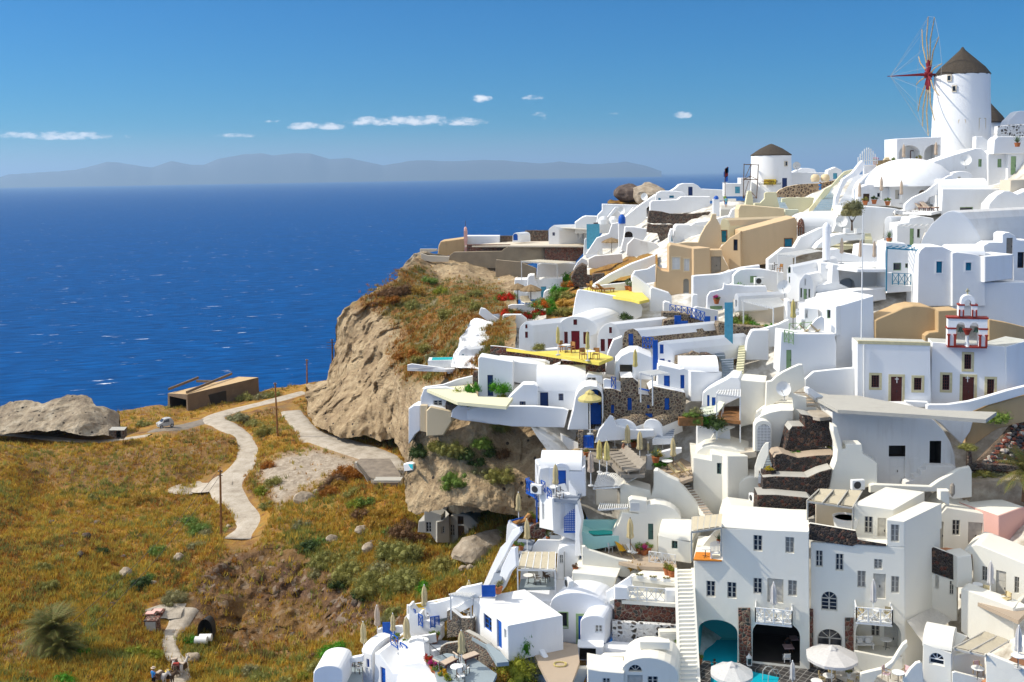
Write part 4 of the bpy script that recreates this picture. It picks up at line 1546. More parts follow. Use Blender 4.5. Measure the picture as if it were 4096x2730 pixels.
def proto(kind):
 if kind in PRO:
  return(PRO[kind],False)
 r=TH(kind.split('/')[0],'x','x',(0,0,0))
 k,_,mt=kind.partition('/')
 if k=='chair':
  fr,st={'dir':('dkwood','cloth'),'teak':('teak','teak'),'white':('whitep','whitep'),'iron':('iron','iron'),'cream':('palewood','canvas'),'pink':('palewood','pinkcloth'),'green':('green','green'),'dark':('dkwood','dkwood'),'blue':('plasticblue','plasticblue')}[mt]
  for sx in(-1,1):
   for sy in(-1,1):
    m=MB()
    m.sb((sx*.23,sy*.22,0),(sx*.23,sy*.2,.44 if sy<0 else .9),.045)
    m.mk('leg',fr,r)
  m=MB()
  m.box(-.25,-.25,.42,.25,.22,.46)
  m.mk('seat',st,r)
  m=MB()
  m.ob((-.23,.19,.55),(.46,0,0),(0,.03,0),(0,.06,.36))
  m.mk('backrest',st,r)
  for sx in(-1,1):
   m=MB()
   m.box(sx*.25-.025,-.24,.62,sx*.25+.025,.22,.66)
   m.mk('armrest',fr,r)
 elif k=='table':
  c={'white':'whitep','wood':'dkwood','cloth':'cloth','blue':'blue','rose':'pinkcloth'}[mt]
  m=MB()
  m.lat([(.42,.7),(.43,.72),(.43,.74),(.41,.745)],20)if mt!='rose' else m.box(-.4,-.4,.7,.4,.4,.75)
  m.mk('table_top',c,r)
  m=MB()
  m.bar((0,0,0),(0,0,.7),.03)
  m.mk('pedestal','iron' if mt!='blue' else 'blue',r)
  for i in range(3):
   a=i*2.094
   m=MB()
   m.bar((0,0,.1),(.3*math.cos(a),.3*math.sin(a),.0),.02)
   m.mk('foot','iron',r)
 elif k=='sun_lounger':
  fr,st={'teak':('teak','teak'),'grey':('lounge','lounge'),'mahog':('brown','canvaspink'),'white':('whitep','canvasbeige'),'sage':('whitep','sage')}[mt]
  m=MB()
  m.box(-.32,-.95,.26,.32,.25,.32)
  m.mk('frame',fr,r)
  m=MB()
  m.box(-.28,-.93,.32,.28,.25,.37)
  m.mk('mattress',st,r)
  m=MB()
  m.ob((-.3,.25,.3),(.6,0,0),(0,.55,.48),(0,-.05,.06))
  m.mk('backrest',st,r)
  for sx in(-1,1):
   for y in(-.8,.15):
    m=MB()
    m.sb((sx*.28,y,0),(sx*.28,y,.27),.06)
    m.mk('leg',fr,r)
  m=MB()
  m.sb((-.25,.62,.05),(-.25,.72,.7),.04)
  m.sb((.25,.62,.05),(.25,.72,.7),.04)
  m.mk('back_support',fr,r)
 elif k=='deck_chair':
  c={'yellow':'yellowcloth','white':'cloth','cream':'canvas'}[mt]
  for sx in(-1,1):
   m=MB()
   m.sb((sx*.28,-.55,.0),(sx*.28,.45,.95),.05)
   m.mk('frame','palewood',r)
   m=MB()
   m.sb((sx*.25,.5,.0),(sx*.25,-.45,.45),.05)
   m.mk('leg','palewood',r)
  m=MB()
  n=8
  pr=[(-.45+.9*i/n,.42+.5*(i/n)-.22*math.sin(math.pi*i/n))for i in range(n+1)]
  m.add([(s*.27,y,zz)for y,zz in pr for s in(-1,1)],[(2*i,2*i+1,2*i+3,2*i+2)for i in range(n)])
  m.add([(s*.27,y,zz-.03)for y,zz in pr for s in(-1,1)],[(2*i,2*i+2,2*i+3,2*i+1)for i in range(n)])
  m.mk('sling',c,r)
 elif k=='plant_pot':
  m=MB()
  m.lat([(.17,0),(.25,.34),(.28,.36),(.28,.42),(.24,.42),(.22,.36)],16)
  m.mk('pot','terracotta' if not mt.startswith('white')else 'whitep',r,smooth=40)
  f=mt.replace('white','')
  o=LO('foliage','pot','leaf_'+(f or 'green')if not f.startswith('flower')else f,(0,0,.52),.36,.36,r)
  if f.startswith('flower'):
   LO('leaves','pot','leaf_green',(0,0,.46),.34,.26,r)
 elif k=='planter':
  m=MB()
  m.box(-.4,-.16,0,.4,.16,.28)
  m.mk('trough','whitep' if mt=='white' else 'terracotta',r)
  for x in(-.22,.2):
   LO('foliage','pot','leaf_olive' if mt=='white' else 'leaf_green',(x,0,.33),.24,.2,r)
 elif k=='agave':
  m=MB()
  m.lat([(.2,0),(.28,.36),(.3,.4),(.24,.4)],14)
  m.mk('pot','terracotta',r,smooth=40)
  m=MB()
  for i in range(26):
   a=i*2.4
   t=.35+.6*(i/26)
   L=.75+.25*math.sin(i*3)
   d=V3((math.cos(a)*(1-t*.7),math.sin(a)*(1-t*.7),t)).normalized()
   s=V3((-math.sin(a),math.cos(a),0))*.045
   p=V3((0,0,.4))
   m.add([p-s,p+s,p+d*L*.6+s*.8,p+d*L,p+d*L*.6-s*.8],[(0,1,2,3,4)])
  m.mk('leaves','leaf_agave',r)
 elif k=='satellite_dish':
  m=MB()
  vs=[]
  n=20
  for kk in range(5):
   for i in range(n):
    a=2*math.pi*i/n
    q=kk/4*.55
    vs.append((q*math.cos(a),-.05-.22*(1-(q/.55)**2)+.17,q*math.sin(a)))
  m.add([(x,-y,zz+.9)for x,y,zz in vs],[(kk*n+i,kk*n+(i+1)%n,(kk+1)*n+(i+1)%n,(kk+1)*n+i)for kk in range(4)for i in range(n)])
  m.mk('reflector','whitep',r,smooth=60)
  m=MB()
  m.bar((0,.12,0),(0,.12,.9),.035)
  m.mk('mast','steel',r)
  m=MB()
  m.bar((0,0,.4),(0,-.55,.8),.018)
  m.mk('feed_arm','steel',r)
  m=MB()
  m.box(-.05,-.62,.76,.05,-.5,.86)
  m.mk('receiver','steel',r)
 elif k=='air_conditioner':
  m=MB()
  m.box(-.42,-.16,0,.42,.16,.62)
  m.mk('casing','whitep',r)
  m=MB()
  m.bar((-.08,-.165,.31),(-.08,-.175,.31),.24,n=20)
  m.mk('fan_grille','iron',r)
  m=MB()
  m.box(-.35,-.1,-.05,-.25,.1,0)
  m.mk('foot','iron',r)
  m=MB()
  m.box(.25,-.1,-.05,.35,.1,0)
  m.mk('foot','iron',r)
 elif k=='wall_lamp':
  m=MB()
  m.box(-.05,0,0,.05,-.06,.2)
  m.mk('bracket','iron',r)
  m=MB()
  m.lat([(.05,-.12),(.09,.05),(.1,.08),(.03,.14)],8,c=(0,-.12,0))
  m.mk('shade','iron',r)
 PRO[kind]=r
 return(r,True)
def put(kind,loc,label,rz=0,group=None,scale=1.0):
 r,first=proto(kind)
 cat=CATS[kind.split('/')[0]]
 scale=min(scale,1.3)
 if first:
  r.location=loc
  r.rotation_euler=(0,0,rz)
  r.scale=(scale,)*3
  tag(r,label,cat,group)
 else:
  r=dup(r,loc,rz,label,group,scale)
  r['category']=cat
 if not group and 'group' in r:
  del r['group']
 return r
CATS={'chair':'chair','table':'table','sun_lounger':'sun lounger','deck_chair':'deck chair','agave':'potted plant','satellite_dish':'satellite dish','air_conditioner':'air conditioner','planter':'planter','wall_lamp':'lamp','plant_pot':'potted plant'}
def pot(loc,label,kind='green',scale=1.0,group='potted plants on the terraces'):
 return put('plant_pot/'+kind,loc,label,R_.uniform(0,6),group,scale)
def PG(name,label,c,h,mat='whitep',slats=7,canvas=None,posts=True,cat='pergola',droop=.0):
 c=[V3(q)for q in c]
 root=TH(name,label,cat,V3((c[0].x,c[0].y,c[0].z-h)))
 o=root.location
 fl,fr,br,bl=[q-o for q in c]
 for a,b in((fl,fr),(bl,br)):
  m=MB()
  m.sb(a,b,.12,.14)
  m.mk('beam',mat,root)
 for i in range(slats):
  t=i/max(slats-1,1)
  m=MB()
  a=fl.lerp(fr,t)
  b=bl.lerp(br,t)
  m.sb(a+(a-b).normalized()*.25+V3((0,0,.1)),b+V3((0,0,.1)),.07,.1)
  m.mk('rafter',mat,root)
 if canvas:
  for i in range(slats-1):
   t0,t1=((i+.08)/(slats-1),(i+.92)/(slats-1))
   m=MB()
   n=5
   vs=[]
   for k in range(n+1):
    f=k/n
    s=V3((0,0,.16-droop*math.sin(math.pi*(f*2%1))))
    vs+=[fl.lerp(fr,t0).lerp(bl.lerp(br,t0),f)+s,fl.lerp(fr,t1).lerp(bl.lerp(br,t1),f)+s]
   m.add(vs,[(2*k,2*k+1,2*k+3,2*k+2)for k in range(n)])
   m.mk('canvas',canvas,root)
 if posts:
  for p in(fl,fr):
   m=MB()
   m.sb(p,p-V3((0,0,h)),.11)
   m.mk('post',mat,root)
 return root
def tube(name,pts,r,mat,parent=None,n=6):
 m=MB()
 for a,b in zip(pts[:-1],pts[1:]):
  m.bar(a,b,r,n=n)
 return m.mk(name,mat,parent)
def Psn(label,loc,rz,shirt,legs,pose='stand',hat=False,s=1.0,skin='skin',hair='black'):
 root=TH('person',label,'person',loc,None,rz)
 root.scale=(s,)*3
 J={'stand':dict(pel=(0,0,.92),che=(0,0,1.3),nec=(0,0,1.48),hd=(0,-.02,1.62),top=(0,0,1.74),kn=.48,ft=.05,kx=0,el=1.15,ha=(.26,-.1,.92)),'sit':dict(pel=(0,0,.16),che=(0,.1,.52),nec=(0,.12,.7),hd=(0,.1,.84),top=(0,.12,.95),kn=.36,ft=.08,kx=-.45,el=.4,ha=(.3,-.25,.3)),'ride':dict(pel=(0,0,1.02),che=(0,-.05,1.4),nec=(0,-.06,1.58),hd=(0,-.08,1.72),top=(0,-.06,1.84),kn=.75,ft=.4,kx=-.25,el=1.2,ha=(.16,-.35,1.18))}[pose]
 V,E,Rr=([],[],[])
 def v(p,r,par=None):
  V.append(p)
  Rr.append(r)
  E.append((par,len(V)-1))if par is not None else None
  return len(V)-1
 pe=v(J['pel'],.15)
 ab=v(tuple(((a+b)/2 for a,b in zip(J['pel'],J['che']))),.135,pe)
 ch=v(J['che'],.16,ab)
 ne=v(J['nec'],.06,ch)
 hd=v(J['hd'],.095,ne)
 tp=v(J['top'],.075,hd)
 for sx in(-1,1):
  hp=v((sx*.1,J['pel'][1],J['pel'][2]-.05),.095,pe)
  ky=J['kx']
  kn=v((sx*(.11 if pose!='ride' else .27),ky,J['kn']),.06,hp)
  fy=-.02 if pose=='stand' else-.85 if pose=='sit' else-.15
  an=v((sx*(.11 if pose!='ride' else .28),fy+.02,J['ft']+.05),.042,kn)
  v((sx*.12,fy-.14,J['ft']),.035,an)
  sh=v((sx*.18,J['che'][1],J['che'][2]+.1),.06,ch)
  hx,hy,hz=J['ha']
  el=v((sx*.25,J['che'][1]+.04,J['el']),.042,sh)
  wr=v((sx*hx,hy,hz),.03,el)
  for k in range(4):
   v((sx*(hx+(k-1.5)*.018),hy-.05-.012*(k%2),hz-.1),.01,wr)
  v((sx*(hx-.045),hy-.05,hz-.05),.011,wr)
 me=bpy.data.meshes.new('body')
 me.from_pydata(V,E,[])
 o=bpy.data.objects.new('body',me)
 COL.objects.link(o)
 o.parent=root
 o.modifiers.new('s','SKIN')
 o.modifiers.new('u','SUBSURF').levels=1
 for sv,r in zip(me.skin_vertices[0].data,Rr):
  sv.radius=(r,r)
 me.skin_vertices[0].data[0].use_root=True
 me.materials.append(M[skin])
 m=MB()
 c,p=(V3(J['che']),V3(J['pel']))
 d=V3(J['nec'])-p
 for k in range(1):
  rg=[]
  n=12
  for f,rx,ry in((-.06,.17,.14),(.12,.165,.13),(.4,.18,.135),(.72,.22,.14),(.9,.17,.11),(.98,.08,.08)):
   q=p+d*f
   rg.append([(q.x+rx*math.cos(2*math.pi*i/n),q.y+ry*math.sin(2*math.pi*i/n),q.z)for i in range(n)])
  m.add([x for r in rg for x in r],[(k2*n+i,k2*n+(i+1)%n,(k2+1)*n+(i+1)%n,(k2+1)*n+i)for k2 in range(5)for i in range(n)])
 for sx in(-1,1):
  m.bar((sx*.18,c.y,c.z+.1),(sx*.245,c.y+.035,J['el']+.03),.075,.06,8)
 if shirt:
  m.mk('shirt',shirt,root,smooth=60)
 if legs:
  m=MB()
  for sx in(-1,1):
   kx=.11 if pose!='ride' else .27
   m.bar((sx*.09,p.y,p.z),(sx*kx,J['kx'],J['kn']),.115,.075,8)
   if pose=='ride':
    m.bar((sx*kx,J['kx'],J['kn']),(sx*.28,-.13,J['ft']+.08),.075,.06,8)
  m.mk('trousers',legs,root,smooth=60)
 h=V3(J['hd'])
 m=MB()
 m.lat([(.1,.0),(.112,.05),(.1,.1),(.06,.135),(.01,.15)],12,c=(h.x,h.y+.02,h.z-.01))
 m.mk('hair',hair,root,smooth=60)
 f=MB()
 f.box(h.x-.012,h.y-.115,h.z-.03,h.x+.012,h.y-.085,h.z+.01)
 f.mk('nose',skin,root)
 for sx in(-1,1):
  e=MB()
  e.box(h.x+sx*.035-.012,h.y-.098,h.z+.008,h.x+sx*.035+.012,h.y-.085,h.z+.024)
  e.mk('eye','black',root)
 if hat:
  m=MB()
  m.lat([(.2,0),(.21,.015),(.11,.03),(.1,.12),(.02,.13)],16,c=(h.x,h.y,h.z+.07))
  m.mk('hat',hat if isinstance(hat,str)else 'canvas',root)
 return root
reg(2600,2047)
A=Hse('hotel_building','tall cream hotel building with three storeys above the pool and a turquoise cave arch','building',pp(43,147,40,47,40,43,66,44,66,15,146,18,147,147),77,15,5.2,'cream',op=[('win',950,218,1032,365,'wb'),('win',1243,236,1325,383,'wc'),('win',518,638,600,785,'wb'),('win',710,650,795,798,'wb'),('win',950,612,1030,757,'wb'),('door',1078,618,1225,838,'grey'),('win',1268,632,1350,778,'wc'),('cave',447,995,803,1395,'cavewall',{'arch':.3,'rd':4.6}),('cave',942,990,1378,1395,'darkcave',{'arch':.34,'rd':5.0})])
PZ=A.pl.sz(900,1388)[1]
A.more(pp(81,89,92,89,94,147,82,147),.45,'tilestone',None,.05,off=.14,wname='stone_pilaster')
balcony(A,972,1302,965,1.25,1.15,'whitep',4)
VT(A,655,160,1462,186,5.2,.45,'cream')
B=Hse('hotel_building','corner block of the hotel with a white wooden balcony and a stone parapet above','building',pp(147,164,147,28,188,30,217,32,234,33,235,164),75.3,14,6,'cream',ext=(4.4,3.8,0),op=[('win',1522,358,1588,510,'wb'),('win',1705,388,1778,545,'wb'),('win',2058,438,2135,530,'wc'),('win',1905,545,1982,700,'wc'),('door',2050,572,2165,800,'grey'),('win',2215,595,2290,750,'wc'),('win',1572,735,1722,912,'wb',{'arch':.5}),('win',1536,1080,1765,1492,'wb',{'arch':.42}),('cave',1889,965,2309,1345,'cream',{'arch':.42,'rd':2.3})])
B.more(pp(217,33,217,7,234,9,234,33),6,'cream','cream',.14,ext=(4.6,4.0,0),op=[('win',2212,120,2290,280,'wc')])
B.more(pp(187,33,187,-7,224,-2,224,33),5,'cream','cream',.14,off=-2.1,ext=(4.2,4.2,0),op=[('win',1970,45,2047,202,'wb'),('door',2090,60,2166,285,'grey')])
B.more(pp(146,26,146,12,147,11,189,18,191,26,217,30,217,32,190,30,186,32),.35,'lava','cream',.05,off=.12,wname='stone_parapet',rname='coping')
B.more(pp(139,91,150,91,150,152,138,147),.45,'tilestone',None,.05,off=.34,wname='stone_pilaster')
B.more(pp(179,98,187,98,187,164,180,164),.4,'tilestone',None,.05,off=.12,wname='stone_pilaster')
B.more(pp(188,134,188,96,232,96,232,134),.1,'cream',None,0,off=-2.15,op=[('win',2030,980,2112,1145,'wb',{'rd':.08}),('door',2150,1000,2306,1315,'grey',{'rd':.08})],wname='alcove_wall')
balcony(B,1878,2205,955,1.35,1.15,'whitep',3)
B.more(pp(187,164,188,128,218,134,232,134,232,164),.25,'cream',None,.08,off=.5,wname='terrace_wall')
reg(3072,2047)
C_=Hse('hotel_annex','cream annex with a grey double door facing the narrow corner terrace','building',pp(154,42,154,7,164,-4,212,4,212,42),82,14,5,'cream',op=[('door',1562,92,1612,345,'grey'),('win',1692,78,1763,220,'wb'),('door',1838,100,1970,345,'grey')])
C_.more(pp(212,42,212,4,231,-3,236,-4,236,42),4,'pinkp','cream',.1,yaw=-25)
D_=Hse('hotel_annex','narrow cream house with a dark stone parapet on its flat roof','building',pp(149,101,150,56,174,64,174,101),77,25,3.2,'cream',op=[('win',1535,582,1570,708,'wb'),('win',1668,640,1705,765,'wb')])
D_.more(pp(150,56,150,34,152,33,170,40,173,41,173,64),.4,'lava','cream',.08,off=.06,wname='stone_parapet',rname='coping')
D_.more(pp(174,70,174,42,187,40,188,52,188,70),1.6,'cream','cream',.1,yaw=-8,off=.1)
E_=Hse('hotel_wing','long cream wing with a grey door and two windows behind a slanting terrace wall','building',pp(188,93,188,52,187,40,180,39,179,36,185,32,190,30,195,31,237,48,237,93),76.5,38,3.5,'cream',op=[('win',1966,505,2012,640,'wb'),('door',2092,545,2184,845,'grey'),('win',2262,600,2306,752,'wb')])
F_=WW('terrace_wall','long slanting cream wall in front of the annex terrace, meeting the vaulted lodge',pp(177,110,177,72,180,71,226,88,227,130,200,130),73.5,40,1.5,'cream')[0]
WW('terrace_wall','cream wall end turning right at the picture edge above the pink terrace',pp(227,142,226,89,238,87,238,142),72.3,-10,.8,'cream',.1)
G_=Hse('lodge','small cream vaulted lodge with an arched window and a canvas pergola','building',pp(141,164,142,120,169,130,169,164),68,30,3.0,'cream',ext=(2.3,2.6,0),op=[('win',1480,1300,1622,1412,'plain',{'arch':.5})])
VT(G_,1418,1212,1688,1304,3.2,.9,'cream')
G_.more(pp(169,164,169,133,199,127,200,164),.3,'cream',None,.06,yaw=-18,off=-1.4,wname='alcove_wall')
WP('low cream parapet curving under the lodge pergola',pp(169,164,169,148,172,147,199,154,200,164),67,15,.2,'cream',.08)
WP('thick cream parapet in the bottom right corner beside the pink terrace',pp(200,166,200,132,203,131,238,145,238,166),65,32,.35,'cream',.1)
WP('curved cream parapet climbing from the gate towards the hotel corner',pp(84,164,85,149,93,147,106,144,114,138,120,128,124,122,128,119,129,124,121,134,113,145,101,151,94,164),71,6,.35,'cream')
WP('rounded cream stair parapet at the bottom edge beside the pink chairs',pp(124,166,124,154,131,144,136,139,140,138,142,140,144,166),67.5,10,.3,'cream')
PG('pergola','wooden pergola with two cream canvas strips on the lodge',[ZW(1715,1262,66.5),ZW(2000,1330,65.5),ZW(2215,1200,70),ZW(1990,1115,71)],2.2,'greydoor',3,'canvasbeige',False,droop=.1)
m=MB()
a,b_,c,d=(ZW(1275,1006,74),ZW(1500,876,77.5),ZW(1692,992,76),ZW(1422,1204,69.5))
n=8
vs=[]
for i in range(n+1):
 for j in range(n+1):
  p=a.lerp(b_,i/n).lerp(d.lerp(c,i/n),j/n)
  p.z-=.9*math.sin(math.pi*i/n)*math.sin(math.pi*j/n)
  vs.append(p)
m.add(vs,[(i*(n+1)+j,i*(n+1)+j+1,(i+1)*(n+1)+j+1,(i+1)*(n+1)+j)for i in range(n)for j in range(n)])
tag(m.mk('shade_sail','sailwhite',smooth=80),'cream shade sail stretched between the hotel corner and the lodge','shade sail')
h2=Plt('terrace','orange tiled annex terrace at the right edge with a lounger','terrace',pp(196,38,211,32,240,36,240,52),79,mat='rosefloor')
h3=Plt('terrace','pale floor of the annex terrace behind the slanting wall','terrace',pp(176,76,188,72,240,90,230,100),75.3,mat='tanfloor')
Plt('terrace','pink floor of the bottom right terrace','terrace',pp(196,156,225,133,240,138,240,170),66.5,mat='rosefloor')
Plt('terrace','tiny brick floored terrace in front of the grey double door','terrace',pp(154,34,164,33,190,38,180,44,160,42),80,mat='rosefloor')
reg(2600,2047)
fl=Plt('pool_terrace',None,None,pp(80,139,80,134,94,130,138,133,140,140,156,144,188,150,240,162,240,190,109,190,119,150,96,145),h=PZ,thick=.5,mat='slatetile',kind='structure')
Plt('pool_terrace',None,None,pp(40,137,54,137,56,138,56,148,54,190,38,190),h=PZ,thick=.5,mat='slatetile',kind='structure')
Plt('cave_floor',None,None,pp(94,130,90,118,142,118,138,133),h=PZ,thick=.4,mat='slatetile',kind='structure')
Plt('pool_water',None,None,pp(30,137,42,118,83,118,82,140,125,148,125,195,38,195),h=PZ-.22,thick=.6,mat='poolwater',kind='structure')
tube_=TH('pool_ladder','curved steel pool ladder rail at the pool edge','ladder',onz(1150,1560,PZ))
q=[V3((-.5,.2,-.4)),V3((-.45,.25,.5)),V3((-.2,.35,.75)),V3((.25,.5,.7)),V3((.6,.6,0))]
tube('handrail',q,.03,'steel',tube_)
tube('handrail',[v+V3((-.3,.5,0))for v in q],.03,'steel',tube_)
P_=lambda x,y:onz(x,y,PZ)
OPS(P_(750,1690),2.45,1.62,'open white parasol standing over the blue pool edge')
OPS(P_(1668,1600),3.0,1.95,'large open white parasol over the cream terrace chairs')
PS(P_(1308,1660),2.4,'closed grey-white parasol at the bottom edge between the two open parasols','canvaswhite')
reg(3072,2047)
PS(onz(2040,800,h3),2.9,'closed white parasol beside the grey annex door','canvaswhite')
PS(ZW(2296,1440,64.3),2.9,'closed white parasol on the pink terrace at the right edge','canvaswhite')
reg(2600,2047)
PS(A.pl.hit(1135,955)+A.pl.n*.6,2.95,'closed white parasol on the hotel balcony over the dark cave','canvaswhite')
PS(B.pl.hit(2040,930)+B.pl.n*.7,2.95,'closed white parasol on the balcony over the alcove','canvaswhite')
put('table/white',A.pl.hit(1160,955)+A.pl.n*.65+V3((0,0,.04)),'round white table on the balcony over the dark cave',0,'tables on the hotel balconies',.9)
put('table/white',B.pl.hit(2085,945)+B.pl.n*.75+V3((0,0,.04)),'round white table on the balcony over the alcove',0,'tables on the hotel balconies',.9)
for x,l in((1010,'folding chair at the left end of the balcony over the dark cave'),(1270,'folding chair at the right end of the balcony over the dark cave')):
 put('chair/white',A.pl.hit(x,955)+A.pl.n*.6+V3((0,0,.04)),'white '+l,.6,'chairs on the hotel balconies',.85)
for x,l in((1925,'yellow-white folding chair left of the balcony table over the alcove'),(2170,'yellow-white folding chair right of the balcony table over the alcove')):
 put('chair/cream',B.pl.hit(x,945)+B.pl.n*.65+V3((0,0,.04)),l,-.6,'chairs on the hotel balconies',.85)
for x,y,r,l in((1580,1540,1.2,'left of the table under the large parasol'),(1670,1480,3.0,'behind the table under the large parasol'),(1790,1620,-2.2,'in front of the table under the large parasol'),(1850,1600,2.4,'right of the table under the large parasol'),(1930,1540,-1.4,'nearest the curved parapet')):
 put('chair/cream',P_(x,y+40),'cream wooden chair '+l,r,'cream chairs on the pool terrace')
put('table/white',P_(1640,1590),'round cream table under the large parasol')
put('table/white',P_(1530,1640),'round cream table at the bottom edge left of the parasol pole')
put('table/rose',P_(1270,1320),'small white dining table in the dark cave mouth')
put('chair/white',P_(1255,1395),'white chair in front of the cave table',3.14)
put('table/rose',P_(1310,1240),'white cafe table deeper inside the dark cave')
Psn('person in a black shirt sitting at the cave table eating',P_(1268,1272)+V3((0,0,.22)),0,'black','black','sit',skin='skindark')
Psn('swimmer in a turquoise top in the cave pool',P_(600,1395)-V3((0,0,.95)),.3,'shirtteal',None,'sit')
Psn('dark-haired swimmer behind the other one in the cave pool',P_(595,1360)-V3((0,0,.85)),2.8,None,None,'sit')
r=TH('lantern','tall white lantern on the pool terrace beside the stone pilaster','lantern',P_(910,1408))
m=MB()
[m.box(sx*.16-.02,sy*.16-.02,0,sx*.16+.02,sy*.16+.02,.62)for sx in(-1,1)for sy in(-1,1)]
m.box(-.19,-.19,0,.19,.19,.05)
m.box(-.19,-.19,.58,.19,.19,.62)
m.mk('frame','whitep',r)
m=MB()
m.lat([(.26,.62),(.1,.8),(.05,.86),(.07,.9),(.01,.94)],4)
m.mk('cap','whitep',r)
m=MB()
m.box(-.13,-.13,.06,.13,.13,.57)
m.mk('glass','glass',r)
pot(P_(1828,1520),'white pot with a round shrub against the right stone pilaster','whiteolive',.8)
pot(ZW(452,1400,74),'large terracotta jar at the foot of the long outside stair','green',1.0)
r=TH('bench','white wooden bench with cushions inside the hotel alcove','bench',B.pl.hit(1960,1310)-B.pl.n*.9)
m=MB()
m.box(-.6,-.25,.38,.9,.25,.45)
m.mk('seat','whitep',r)
m=MB()
m.box(-.6,.22,.5,.9,.27,.95)
m.mk('backrest','whitep',r)
[MB().box(x-.04,-.22,0,x+.04,.22,.38).mk('leg','whitep',r)for x in(-.5,.8)]
[MB().ob((x,.0,.46),(.4,0,0),(0,.18,.36),(0,-.1,.05)).mk('cushion','cloth',r)for x in(-.4,.25)]
put('table/white',B.pl.hit(2180,1300)-B.pl.n*.8,'white table with a lantern inside the hotel alcove',0)
nz=A.pl.sz(520,430)[1]
PG('pergola','slatted pergola with canvas above the nook at the hotel top left',[ZW(380,190,76.8),ZW(655,150,76.8),ZW(680,35,80.5),ZW(385,65,80.5)],2.3,'greydoor',6,'canvasbeige')
Plt('terrace','orange floor of the small nook under the slatted pergola','terrace',pp(40,44,66,45,66,38,42,37),h=nz-.03,thick=.1,mat='orangep')
WA('curved cream wall with steps behind the nook bench',pp(43,42,43,31,48,31,54,24,60,18,66,16,66,43),80.2,5,.3,'cream',.1)
put('table/white',onz(508,415,nz),'small round white table in the hotel nook',0)
r=TH('bench','white slatted high-backed bench in the hotel nook','bench',onz(607,425,nz))
m=MB()
m.box(-.45,-.2,.4,.45,.2,.45)
m.mk('seat','whitep',r)
m=MB()
[m.box(-.44+.11*i,.18,.42,-.38+.11*i,.22,1.2+.12*math.sin(math.pi*i/8))for i in range(9)]
m.mk('backrest','whitep',r)
[MB().box(x-.04,-.2,0,x+.04,.2,.4).mk('leg','whitep',r)for x in(-.4,.4)]
put('agave/x',onz(632,290,nz+.9),'spiky potted agave above the nook bench',0,None,.7)
STP('outside_stair','long cream outside stair climbing left of the hotel',ZW(285,1640,71.0),ZW(440,1640,71.0),ZW(250,530,79.3),ZW(378,530,79.3),30,'cream','cream',.22,.12)
reg(3072,2047)
put('chair/cream',onz(2010,770,h3),'slatted chair left of the closed parasol by the annex door',2.6)
put('chair/cream',onz(2190,850,h3),'slatted chair right of the grey annex door',-1.2)
put('table/white',onz(1925,740,h3),'white console table against the annex wall',0,None,.9)
put('sun_lounger/white',onz(2310,400,h2),'cream sun lounger on the orange annex terrace',1.2)
put('chair/pink',ZW(1085,1540,68.5),'pink cushioned armchair beside the bottom gate',.9)
put('chair/pink',ZW(1265,1540,68.5),'pink cushioned armchair right of the lantern table',-.9)
put('table/white',ZW(1195,1568,68),'round table with a small lantern between two pink armchairs')
put('chair/pink',ZW(1930,1500,67.2),'pink cushioned chair in the lodge alcove',.2)
put('table/white',ZW(1925,1530,66.4),'round white table in the lodge alcove',0)
put('table/white',ZW(2295,1420,64),'round white table under the right-edge parasol',0)
reg(1700,2047)
H1=HW('white house with a bright blue door and blue window beside the grey passage',pp(43,114,44,80,76,105,77,138),76,60,4,ext=(4.3,1.7,0),op=[('win',540,958,612,1094,'bluew'),('door',660,1000,704,1254,'blue'),('win',728,1082,748,1165,'plain')])
H2=HW('plain white flat-roofed block without windows next to the green-framed window',pp(90,115,83,110,84,80,117,82,117,117),80,8,3.5,'whiteb',ext=(1.5,4.2,0))
H3=HW('white house with a broad arched gable, a green-framed window and a green door',[(1146,1185),(1145,855),*arc(1150,845,1664,880,120),(1664,1240)],78.6,5,4.5,'whiteb',ext=(1.9,4.6,0),op=[('win',1228,928,1310,1066,'greenw',{'trim':('green',.07)}),('door',1410,960,1478,1222,'blue',{'trim':('green',.2)})])
H4=HW('small white domed annex with one square blind window',[(1424,1215),(1424,1020),*arc(1424,1015,1655,1005,58),(1655,1215)],76.6,6,3,'whiteb',ext=(1.1,3,0),op=[('win',1562,1045,1630,1115,'white')])
H5=Hse('utility_cupboard','low white counter with an open green cupboard holding a boiler','cupboard',pp(140,137,140,124,164,124,164,137),75.6,6,1.3,op=[('cave',1418,1256,1570,1362,'darkcave',{'rd':.7})])
zt=Plt('terrace','sandy coloured courtyard with a coiled hose below the arched gable','terrace',pp(84,115,115,118,140,122,142,138,132,166,118,166,96,123),77.4,mat='tanfloor')
t=TH('garden_hose','coiled yellow hose on the sandy courtyard','hose',onz(1240,1410,zt))
tube('coil',[V3(((.45+.06*math.sin(i*.7))*math.cos(i*.5),(.42+.05*math.cos(i))*math.sin(i*.5),.03+.002*i))for i in range(40)],.025,'canvasyellow',t)
WP('tall white parapet running down the left edge of the sandy courtyard',pp(82,144,82,109,85,108,88,111,96,118,105,127,112,139,118,156,120,170,90,170),75.5,60,.45,'white',.14)
H7=HW('low white vaulted house with a fan window and double door at the bottom edge',[(1796,1720),(1800,1478),*arc(1800,1470,2330,1505,150),(2330,1720)],70.8,4,3,'cream',ext=(.8,3.4,0),op=[('win',1868,1408,1996,1474,'wb',{'arch':.5}),('door',1860,1502,2000,1720,'grey'),('win',2045,1515,2140,1640,'wb')])
H7 .more(pp(149,172,149,144,160,146,183,148,183,172),2.5,'cream','cream',.15,off=.3,op=[('win',1632,1532,1702,1640,'wb')])
m=MB()
